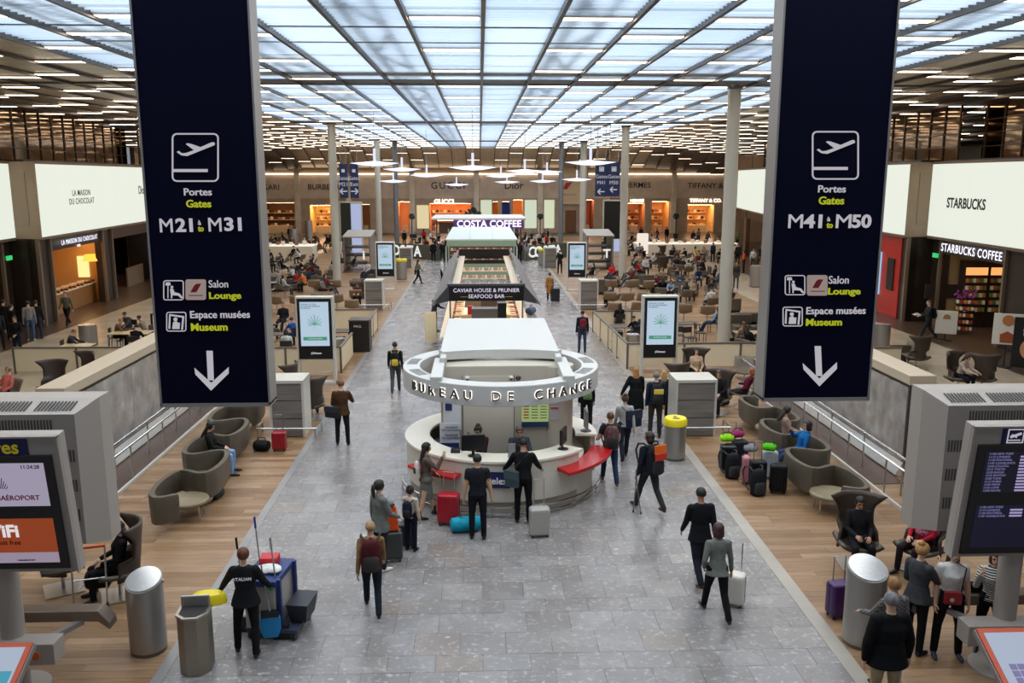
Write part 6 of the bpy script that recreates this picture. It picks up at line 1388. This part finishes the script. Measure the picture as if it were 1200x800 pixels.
sitter(815, 453, 178, 'young woman in a beige top sitting in the wing chair by the cream barrier', P_W, 'sit', 'high wing armchair against the cream barrier', top='b39478', bot='14181e', hair='long', hc='1c120e', fem=True, vox=FV)
seat(P_L, *gp(872, 452), R(-15), 'empty low shell chair beside the cream barrier right of the wing chairs', 1.1); seat(P_W, *gp(790, 470), R(200), 'wing armchair hidden behind the right advertising screen')
sitter(0, 0, SL[2][2], 'woman with long dark hair and light jeans on the left serpentine bench', None, 'sit', xy=SL[2][:2], top='1a1512', bot='7a98b8', shoe='17171c', hair='long', hc='120d0b', skin='a', fem=True, vox=FV, hp=30)
for px, py, c, lab in ((240, 590, 'c9b4ac', 'pale pink soft bag on the floor by the jeans woman'), (254, 584, '3a3a3c', 'black and white chequered bag beside the jeans woman')): duffel(px, py, lab, c, .34, .13, 70)
suitcase(328, 528, 'small red suitcase with raised handle beside the grey block', '8e0f1e', .52, .36, .24, 0, .42); duffel(307, 528, 'black round duffel bag beside the small red suitcase', '101012', .42, .15, -10)
sitter(142, 697, 115, 'person in black seated in the wing chair with a luggage trolley', P_W, 'sit', 'dark wing armchair at the luggage trolley, left', top='121012', bot='101012', hair='long', hc='0f0b09', fem=True, vox=FV, hp=20)
seat(P_W, *gp(75, 690), R(120), 'wing armchair with square steel base under the airport totem')
sitter(366, 490, 10, 'person in blue jeans curled in the wing chair below the left screen', P_W, 'sit2', 'wing armchair below the large left screen', top='23407a', bot='3c5470', hair='cap', hc='1c3f74')
seat(P_W, *gp(335, 472), R(-110), 'empty wing armchair left of the big left screen'); seat(P_W, *gp(64, 470), R(10), 'empty wing armchair behind the left parapet, its back turned'); seat(P_W, *gp(98, 458), R(-30), 'empty wing armchair beside the cream barrier at the far left')
sitter(8, 478, 150, 'person in a salmon pink jumper seated at the left edge', P_L, 'sit2', 'low chair of the salmon pink jumper person', top='c8685c', bot='15161c', hair='short', hc='8a6a50', vox=FV)
duffel(48, 470, 'beige crumpled bag on the chair behind the totem', 'b49c80', .5, .2, 20)
sitter(82, 424, -80, 'bearded man in a grey jumper eating at the far left table', P_C, 'sitfwd', 'cafe chair of the eating man', top='2c3034', bot='15161a', hair='crop', hc='7a4a2a')
def table(px, py, w_, d, label, c='3a302a', h=.74, rz=0):
    x, y = gp(px, py); t = thing('table', label, 'table', (x, y, 0), R(rz), 'low cafe tables'); ob('table_top', MB().b2(-w_ / 2, w_ / 2, -d / 2, d / 2, h - .03, h), mat(c, .35), t, bev=.008)
    for a in (-1, 1):
        for b in (-1, 1): ob('leg', MB().cyl((a * (w_ / 2 - .05), b * (d / 2 - .05), 0), (a * (w_ / 2 - .05), b * (d / 2 - .05), h - .03), .018, n=6), BLACK(), t)
    return (x, y, h)
table(92, 427, 1.1, .8, 'pale table of the eating man with dishes', 'c9b894')
for i, (px, py, rz, c, hcx, lab) in enumerate(((153, 398, 160, '3a3c40', '1a1210', 'man in a grey jumper facing the camera at the group table'), (137, 408, -80, '6a4a3a', '9a6c40', 'fair haired person at the left of the group table'), (172, 404, 90, '8a7a68', '1a1210', 'person in a beige jacket at the right of the group table'), (160, 418, 0, '141416', '120d0a', 'person in black with the back turned at the group table'))): sitter(px, py, rz, lab, P_C, 'sitfwd', 'cafe chair at the group table, %s' % ('far side', 'left side', 'right side', 'near side')[i], top=c, hc=hcx)
table(155, 410, 1.6, .9, 'small square table of the group of four', 'b8a078')
seat(P_C, *gp(122, 432), R(150), 'empty cafe chair, left of two beside the barrier'); seat(P_C, *gp(138, 434), R(200), 'empty cafe chair, right of two beside the barrier')
person(22, 419, 1.7, 178, 'person in black with folded hands walking from the left shops', 'stand2', '111114', '1a2030'); person(37, 399, 1.78, 20, 'person in a grey hooded jumper seen from behind at the left shop', 'stand', '8a8682', '4a5a70', hair='short', shoe='d8d4ce'); person(46, 397, 1.74, 10, 'person in dark clothes with a black rucksack beside the grey jumper', 'stand', '1a1a1e', '2a3444')
person(8, 398, 1.8, 0, 'person in dark clothes standing in the tea shop door, left edge', 'stand', '1c1d20', '1a1a1c'); person(1, 410, 1.72, 30, 'person cut by the left picture edge at the tea shop', 'stand2', '24262a', '1a1a1c'); person(17, 402, 1.7, -40, 'queueing person deeper in the tea shop doorway', 'stand', '15161a', '17171a')
person(80, 382, 1.74, 178, 'man in a green jacket and blue scarf in front of the chocolate shop', 'walk', '5a5c48', '17171c', hair='crop', hc='5a4030')
p = person(1086, 398, 1.84, 80, 'man in a grey suit carrying a tray and backpack past the coffee shop', 'walk', '2a2e30', '24272c', hair='crop', hc='6a4428', AL=(24, 8, 84, 0), AR=(20, 8, 80, 0)); backpack(p, 'black backpack on the man in the grey suit', '0f0f12', '0c0c0e', .95)
tag(ob('tray', MB().b2(-.16, .16, -.12, .12, 0, .02).b2(-.08, .06, -.06, .06, .02, .07), mat('d8d4cc', .4), loc=((p['hands'][0] + p['hands'][1]) / 2 + Vector((0, 0, .03)))), 'small white tray held by the walking man in the grey suit', 'tray')
person(1187, 388, 1.7, 90, 'barista in a white shirt inside the coffee shop', 'stand2', 'cfccc6', '2a2420')
sitter(1122, 458, -150, 'woman with long dark hair bending forward behind the right parapet', P_W, 'sitfwd', 'armchair of the woman bending forward', top='b9a494', bot='15151a', hair='long', hc='120e0c', fem=True)
seat(P_W, *gp(1150, 458), R(160), 'wing armchair right of the bending woman'); seat(P_L, *gp(1062, 428), R(-60), 'low chair beyond the right parapet near the cream panel'); seat(P_W, *gp(1073, 432), R(190), 'wing armchair at the end of the right barrier')
seat(P_S, *gp(1048, 424), R(180), 'low box sofa directly beyond the right parapet')
# luggage heap
heap = [(852, 552, '16181c', 0, 'black upright suitcase with lime scarf, leftmost of the heap'), (866, 546, '23252a', 1, 'dark grey suitcase second in the luggage heap'), (873, 566, 'b5757c', 0, 'slim pink suitcase in the luggage heap'), (887, 572, '121216', 1, 'large black suitcase in the front of the luggage heap'), (901, 560, '9aa0a2', 0, 'pale grey hard case behind the black ones'), (911, 577, '101114', 1, 'black upright suitcase at the right end of the heap')]
for px, py, c, so, lab in heap: suitcase(px, py, lab, c, .66, .36 if 'slim' not in lab else .18, .26, random.uniform(-15, 15), True if px in (866, 887) else False, soft=bool(so))
for px, py, z, c, lab in ((850, 549, .68, '9ae01a', 'lime green neck pillow on the leftmost suitcase'), (878, 548, .4, '8d8f94', 'silver grey bag on top of the luggage heap'), (899, 562, .70, '58c41a', 'bright green pouch on the pale case of the heap'), (868, 540, 0, '17181c', 'black holdall at the back of the heap'), (862, 545, .70, 'a8306a', 'small pink pouch between the heap suitcases')): duffel(px, py, lab, c, .32, .1, random.uniform(-40, 40), z)
for px, py, z, lab in ((888, 580, 0, 'black travel backpack leaning on the front of the luggage heap'), (858, 560, 0, 'dark backpack standing beside the leftmost suitcase of the heap')):
    x, y = gp(px, py); backpack(dict(p=lambda a, b, c, x=x, y=y: Vector((x, y, .32)), s=1.0, rz=R(10)), lab, '121317', '1c1d22', 1.25)
# cleaning trolley
x, y = gp(318, 735); t = thing('cleaning_trolley', 'cleaning trolley with a blue lid and grey sides, brooms on it', 'trolley', (x, y, 0), R(-8)); bl_ = mat('1f2f66', .5)
ob('body', MB().b2(-.24, .24, -.38, .38, .18, .88), mat('a79f98', .5), t, bev=.02); ob('blue_lid', MB().b2(-.28, .28, -.42, .42, .88, .98), bl_, t, bev=.02); ob('chassis', MB().b2(-.26, .55, -.36, .36, .12, .18), mat('3a3f52', .5), t)
ob('blue_post', MB().b2(.26, .32, -.36, -.3, .18, .98).b2(.26, .32, .3, .36, .18, .98), bl_, t)
ob('mop_bucket', MB().loft([[(a * x_, b * y_, z_) for a, b in ((-1, -1), (1, -1), (1, 1), (-1, 1))] for z_, x_, y_ in ((0, .12, .2), (.3, .17, .26))]), mat('20242e', .5), t, loc=(.5, .05, .2))
for a in (-.2, .5):
    for b in (-.32, .32): ob('castor', MB().cyl((a - .02, b, .06), (a + .02, b, .06), .06, n=12), BLACK(), t)
lab = [('red_tray', 'red plastic box on the cleaning trolley lid', 'box', 'b8141c', (-.05, .22, .98))]
tag(ob('plastic_box', MB().b2(-.14, .14, -.12, .12, 0, .13), mat('b8141c', .4), loc=(x - .02, y + .2, .98), bev=.02), 'red plastic box on the cleaning trolley lid', 'box')
tag(ob('cloth', MB().ell((0, 0, 0), (.2, .16, .05), 14, 8).ell((.1, -.08, .02), (.12, .1, .05), 12, 6), mat('d8d6d0', .8, 0, 'cloth'), loc=(x + .02, y - .06, 1.01), smooth=True), 'crumpled white cloths on the cleaning trolley', 'cloth')
for dx, dy, hh, c, lab in ((-.1, .1, 1.75, '2a3a8a', 'tall mop handle with blue grip standing in the cleaning trolley'), (-.34, -.1, 1.5, '141416', 'dark broom handle beside the cleaner'), (.24, -.35, 1.6, '8a8f8a', 'grey broom handle leaning on the trolley front')):
    q = thing('broom', lab, 'broom', (x + dx, y + dy, .0)); ob('handle', MB().cyl((0, 0, .25), (-.12, .1, hh), .012, n=8), mat('9a9a98', .4, .4), q); ob('grip', MB().cyl((-.105, .088, hh - .18), (-.12, .1, hh), .018, n=8), mat(c, .5), q); ob('brush_head', MB().b2(-.12, .12, -.03, .03, .0 if hh < 1.7 else .2, .25), BLACK(), q)
t = thing('dustpan', 'bright blue dustpan hanging on the cleaning trolley', 'dustpan', (x + .12, y - .5, .12), R(10)); ob('pan', MB().loft([[(a * w_, b, z_) for a, b in ((-1, -.03), (1, -.03), (1, .03), (-1, .03))] for z_, w_ in ((0, .10), (.12, .15), (.3, .15), (.36, .12))]), mat('1480b8', .4), t, bev=.01); ob('black_rim', MB().b2(-.13, .13, -.04, .04, .33, .42), BLACK(), t); ob('handle', MB().cyl((0, 0, .4), (-.1, .15, 1.1), .012), mat('8a8a88', .4), t)
# luggage trolley near left wing chair
x, y = gp(108, 712); t = thing('luggage_trolley', 'chrome luggage trolley with an orange handle by the left wing chair', 'trolley', (x, y, 0), R(15)); cm = CHROME()
ob('frame', MB().tube([(-.25, -.1, .08), (-.25, .1, 1.0), (.25, .1, 1.0), (.25, -.1, .08)], .016, 8).tube([(-.25, 0, .5), (.25, 0, .5)], .012).tube([(-.25, -.05, .3), (-.25, .6, .14), (.25, .6, .14), (.25, -.05, .3)], .014, 8), cm, t, smooth=True)
ob('orange_handle', MB().cyl((-.26, .1, 1.01), (.26, .1, 1.01), .025), mat('c4501c', .4), t)
for a, b in ((-.25, -.1), (.25, -.1), (0, .6)): ob('wheel', MB().cyl((a - .015, b, .06), (a + .015, b, .06), .06, n=14), BLACK(), t)
duffel(0, 0, 'dark rucksack lying on the chrome luggage trolley', '121214', .4, .17, 15, .2, xy=(x, y + .3))
# ================================================================== mid and far seating
cols = ['15171c', '1c222e', '2c2e33', '5a1c22', '7a8a9c', 'b8b6b2', '3a3028', '6a5a4a', '1a2a4a', '98806a', '101012', '3f4650']
_seen = set()
def uniq(l, rz):
    f = 'turned ' + ('away' if abs((rz + 180) % 360 - 180) < 35 else 'left' if 0 < (rz % 360) < 145 else 'towards camera' if 145 <= (rz % 360) <= 215 else 'right')
    for c in (l, l + ', ' + f, l + ', ' + f + ', nearer', l + ', ' + f + ', farthest', l + ', nearer', l + ', farthest', l + ', partly hidden'):
        if c not in _seen: _seen.add(c); return c
    return l
def crowd(lst, where, zone):
    for i, (px, py, c, rz, sit, P) in enumerate(lst):
        pose = ('sit', 'sit2', 'sitfwd')[i % 3] if sit else ('stand', 'stand2', 'walk')[i % 3]
        hairk = ('crop', 'short', 'long', 'bob')[(i * 7 + px) % 4]; hcx = ('15100d', '2a1a12', '5a3a24', '8a6a48', '120d0b')[(i * 3 + px) % 5]
        nm = COLN.get(c, 'dark'); lab = uniq('%s in %s, %s' % ('seated person' if sit else 'standing person', nm, where(px, py)), rz)
        p = person(px, py, 1.66 + .03 * (i % 5), rz, lab, pose, c, ('15171c', '2a3448', '1c1c20', '4a4a4c')[i % 4], hair=hairk, hc=hcx, fem=hairk in ('long', 'bob'), skin='lmla'[i % 4], vox=.024)
        if sit and P: x, y = p['t'].location[:2]; seat(P, x, y, R(rz) + PI, uniq('%s of %s person, %s' % (SN[P], nm, where(px, py)), rz))
COLN = {'15171c': 'near black', '1c222e': 'dark navy', '2c2e33': 'charcoal', '5a1c22': 'maroon', '7a8a9c': 'blue grey', 'b8b6b2': 'light grey', '3a3028': 'dark brown', '6a5a4a': 'taupe', '1a2a4a': 'navy', '98806a': 'tan', '101012': 'black', '3f4650': 'slate',
        'b01a20': 'bright red', 'b8622c': 'orange', '1c4fa0': 'royal blue', 'd2d0cc': 'white', '4a1c4a': 'purple', 'c8a42c': 'yellow', 'd0502a': 'orange red', '7a8840': 'olive green'}
SN = {P_L: 'shell chair', P_T: 'tan chair', P_W: 'wing chair', P_C: 'cafe chair', P_S: 'box sofa'}
def whereL(px, py):
    a = 'front' if py > 350 else 'middle' if py > 318 else 'far'
    return '%s left seating, %s' % (a, 'beside the banner' if px < 335 else 'left of the column' if px < 372 else 'by the column' if px < 402 else 'right of the column')
def whereR(px, py):
    a = 'front' if py > 360 else 'middle' if py > 322 else 'far'
    return '%s right seating, %s' % (a, 'by the screen' if px < 722 else 'past the slim column' if px < 765 else 'in its centre' if px < 812 else 'left of the thick column' if px < 845 else 'right of the thick column')
crowd([(325, 341, '7a8a9c', 120, 1, P_S), (347, 340, 'b01a20', 100, 1, P_S), (358, 343, 'b8622c', 60, 1, None), (390, 328, 'b8b6b2', 10, 1, P_S), (332, 388, '101012', 175, 1, P_C), (346, 406, '1c4fa0', 40, 1, P_C), (337, 424, 'd2d0cc', 5, 1, P_C), (316, 400, '15171c', -30, 1, P_C),
       (420, 358, '5a1c22', 178, 1, P_W), (431, 328, 'b8b6b2', 150, 1, P_S), (365, 316, '4a1c4a', 100, 1, P_L), (351, 325, '1c222e', -60, 1, P_L), (331, 322, '15171c', -80, 1, P_L), (361, 297, 'd2d0cc', -30, 1, P_L), (352, 310, 'd2d0cc', 60, 1, P_L), (369, 300, '5a1c22', 20, 1, P_L),
       (384, 290, '101012', 160, 1, P_W), (370, 288, '3a3028', 170, 1, P_L), (404, 308, 'b01a20', -90, 1, P_S), (414, 319, '1c222e', 100, 1, P_L), (325, 289, '101012', 90, 1, P_S), (332, 286, '15171c', -90, 1, P_S), (342, 292, '2c2e33', 30, 1, P_L), (320, 311, '15171c', 90, 1, P_S),
       (308, 285, '6a5a4a', 0, 0, None), (376, 297, '98806a', -40, 1, P_L), (391, 293, '15171c', 40, 1, P_W), (340, 283, '15171c', 10, 0, None)], whereL, 'l')
crowd([(694, 330, '101012', 90, 1, P_L), (716, 330, 'b01a20', 150, 1, P_S), (718, 361, '3f4650', 60, 1, P_L), (725, 389, '101012', 10, 1, P_C), (747, 410, '1c222e', 10, 1, P_C), (745, 404, '101012', 20, 1, P_C),
       (748, 327, 'b01a20', -80, 1, P_S), (738, 329, 'b8b6b2', 40, 1, P_L), (742, 300, '1c222e', 60, 1, P_L), (750, 303, '7a8a9c', -60, 1, P_L), (760, 297, '98806a', 80, 1, P_L), (768, 315, 'd2d0cc', 60, 1, P_W), (776, 320, '3a3028', 0, 1, P_W), (792, 320, '101012', 150, 1, P_L), (798, 323, '15171c', -40, 1, P_L),
       (806, 325, 'b8b6b2', 5, 1, P_L), (816, 313, '98806a', 120, 1, P_L), (818, 336, '1a2a4a', 170, 1, P_L), (836, 334, '15171c', 80, 1, P_S), (777, 351, '101012', -20, 1, P_S), (786, 352, '7a8a9c', 160, 1, P_S), (803, 356, '3f4650', 5, 1, P_L), (810, 352, '98806a', 170, 1, P_L), (832, 352, '3a3028', 178, 1, P_L),
       (832, 366, 'd2d0cc', 10, 1, P_L), (836, 390, '7a8a9c', 60, 1, P_C), (857, 365, '3a3028', 0, 1, P_S), (862, 338, '2c2e33', 170, 0, None), (871, 320, 'd0502a', 80, 0, None), (862, 304, 'd2d0cc', 10, 1, P_L), (864, 291, '7a8840', 170, 0, None), (882, 316, 'd2d0cc', 170, 0, None), (891, 312, '1c222e', 20, 0, None),
       (898, 332, '2c2e33', -80, 0, None), (817, 307, 'c8a42c', -100, 1, P_L), (804, 308, '101012', 40, 1, P_L), (835, 307, '1a2a4a', 5, 0, None), (812, 289, '1c222e', 170, 0, None), (829, 290, '3f4650', -60, 0, None), (818, 287, '98806a', 20, 0, None), (751, 283, '101012', 10, 0, None), (770, 284, '5a1c22', 100, 0, None),
       (781, 284, '101012', 175, 0, None), (745, 312, '15171c', 150, 1, P_L), (734, 292, '3a3028', 60, 1, P_L), (764, 289, 'b8b6b2', -60, 1, P_L), (774, 305, '98806a', 30, 1, P_W), (757, 292, 'c8a42c', 140, 1, P_L), (864, 310, '2c2e33', 0, 0, None), (755, 309, '101012', -70, 1, P_L),
       (726, 345, '6a5a4a', 80, 1, P_L), (877, 418, '15171c', -60, 1, P_S), (866, 412, '98806a', 30, 1, P_S), (712, 308, '2c2e33', 10, 0, None), (706, 303, '15171c', 90, 0, None), (841, 297, '98806a', 60, 0, None), (843, 309, '101012', 170, 1, P_L), (786, 330, '6a5a4a', 10, 1, P_L)], whereR, 'r')
rf = random.Random(11)
LF, RF = [], []
_taken = [(q.location.x, q.location.y) for q in bpy.data.objects if q.get('category') in ('person', 'chair', 'armchair', 'sofa', 'column', 'counter', 'rack', 'partition', 'screen', 'table', 'display') and q.location.y > 0]
def free(px, py, wide=1.15):
    x, y = gp(px, py)
    if any(abs(x - a) < wide and abs(y - b) < wide for a, b in _taken) or 74 < y < 81 or any(math.hypot(x - a, y - b) < 1.6 for a, b in ((-9.4, 82), (10.2, 86.5), (9.9, 60), (-9.45, 57.5))): return False
    _taken.append((x, y)); return True
for i in range(90):
    c = rf.choice(['101012', '1c222e', '2c2e33', '5a1c22', 'b8b6b2', '98806a', '3f4650', '15171c'])
    q = (rf.randint(738, 842), rf.randint(288, 352), c, rf.choice([0, 45, 90, 150, 180, 220, 300]), 1, rf.choice([P_L, P_L, P_S]))
    if len(RF) < 34 and free(q[0], q[1]): RF.append(q)
    q = (rf.randint(305, 392), rf.randint(286, 348), c, rf.choice([0, 60, 120, 170, 250, 300]), 1, rf.choice([P_L, P_L, P_S]))
    if len(LF) < 18 and free(q[0], q[1]): LF.append(q)
crowd(LF, whereL, 'l'); crowd(RF, whereR, 'r')
# empty rows of shell chairs with their backs to the camera
def rowlab(side, n, word): return 'empty %s in the %s row of the %s seating, number %s from the walkway' % (word, ('front', 'second')[n > 0], side, '')
for side, lst in (('left', [(369, 345, 0), (394, 345, 0), (325, 366, 1), (350, 366, 1), (375, 363, 1), (395, 364, 1), (418, 358, 1), (413, 371, 1), (313, 350, 0), (418, 345, 0)]), ('right', [(716, 345, 0), (739, 345, 0), (758, 346, 0), (783, 346, 0), (806, 346, 0), (714, 361, 1), (733, 362, 1), (752, 362, 1), (764, 363, 1), (720, 375, 1), (745, 374, 1), (788, 376, 1), (801, 377, 1), (828, 379, 1)])):
    nm = {'left': ['column', 'banner'], 'right': ['thick column', 'slim column']}
    for i, (px, py, r_) in enumerate(sorted(lst, key=lambda q: (q[2], q[0]))):
        k = [q for q in sorted(lst) if q[2] == r_].index((px, py, r_)); od = ('first', 'second', 'third', 'fourth', 'fifth', 'sixth', 'seventh', 'eighth', 'ninth')[k]
        seat(P_T, *gp(px, py), R(180 + ((i * 37) % 20 - 10)), 'empty tan shell chair, %s from the left in the %s row, %s seating' % (od, 'far' if r_ == 0 else 'near', side), 1.12)
for px, py, rz, lab in ((383, 340, 180, 'low box sofa between the shell chairs at the left column'), (424, 343, 180, 'low box sofa right of the left column'), (436, 345, 180, 'low box sofa nearest the left walkway screen'), (317, 340, 180, 'low box sofa at the left banner edge'),
                        (702, 344, 180, 'low box sofa just right of the far right screen'), (756, 338, 180, 'low box sofa right of the slim right column'), (871, 394, 0, 'long dark sofa unit, first beyond the thick column'), (876, 392, 0, 'long dark sofa unit, second beyond the thick column'), (890, 392, 0, 'long dark sofa unit, third beyond the thick column')): seat(P_S, *gp(px, py), R(rz), lab, 1.25)
for px, py, w_, lab in ((395, 408, 1.2, 'dark cafe table by the black cabinet'), (324, 412, 1.0, 'dark cafe table beside the man in royal blue'), (733, 402, 1.6, 'dark cafe table behind the right cream barrier'), (802, 398, 1.2, 'dark cafe table right of the big right screen'), (880, 410, 1.4, 'pale low table before the long sofa'), (315, 345, 1.0, 'small table at the left banner edge')): table(px, py, w_, .8, lab, '3a302a' if 'dark' in lab else '8d7c66')
for px, py, rz, lab in ((400, 418, 180, 'empty cafe chair at the dark table by the cabinet'), (808, 408, 20, 'empty dark cafe chair right of the screen, near one'), (795, 405, 160, 'empty dark cafe chair right of the screen, left one'), (820, 402, 90, 'empty dark cafe chair left of the thick column'), (722, 412, 180, 'empty cafe chair behind the right barrier corner')): seat(P_C, *gp(px, py), R(rz), lab)
# crowd at the round cafe in the centre
ccol = ['101012', '5a1c22', '15171c', 'b8b6b2', '2c2e33', 'b01a20', '1c222e', '98806a', '101012', '3a3028']
spots = [(474, 288), (482, 292), (492, 289), (500, 294), (508, 290), (497, 286), (514, 287), (522, 292), (486, 285), (505, 284), (604, 289), (611, 293), (619, 289), (626, 294), (633, 290), (640, 293), (647, 289), (615, 285), (623, 284), (631, 285), (642, 285), (651, 294), (606, 284), (637, 282)]
for i, (px, py) in enumerate(spots):
    c = ccol[(i * 7) % 10]; sd = 'left' if px < 560 else 'right'
    k = sorted(q[0] for q in spots if (q[0] < 560) == (px < 560)).index(px) + 1
    od = ('first', 'second', 'third', 'fourth', 'fifth', 'sixth', 'seventh', 'eighth', 'ninth', 'tenth', 'eleventh', 'twelfth', 'thirteenth', 'fourteenth')[k - 1]
    person(px, py + 1, 1.7, (i * 67) % 360, 'far cafe guest in %s behind the %s curved barrier, %s from the left' % (COLN.get(c, 'dark'), sd, od), 'stand' if i % 5 == 0 else 'sit', c, '15171c', hair=('short', 'long')[i % 2], hc='1a120e', vox=.024, group='far cafe guests behind the curved barriers')
for P in PROTOS:
    if P not in used:
        for c in [c for c in bpy.data.objects if c.parent == P]: bpy.data.objects.remove(c)
        bpy.data.objects.remove(P)
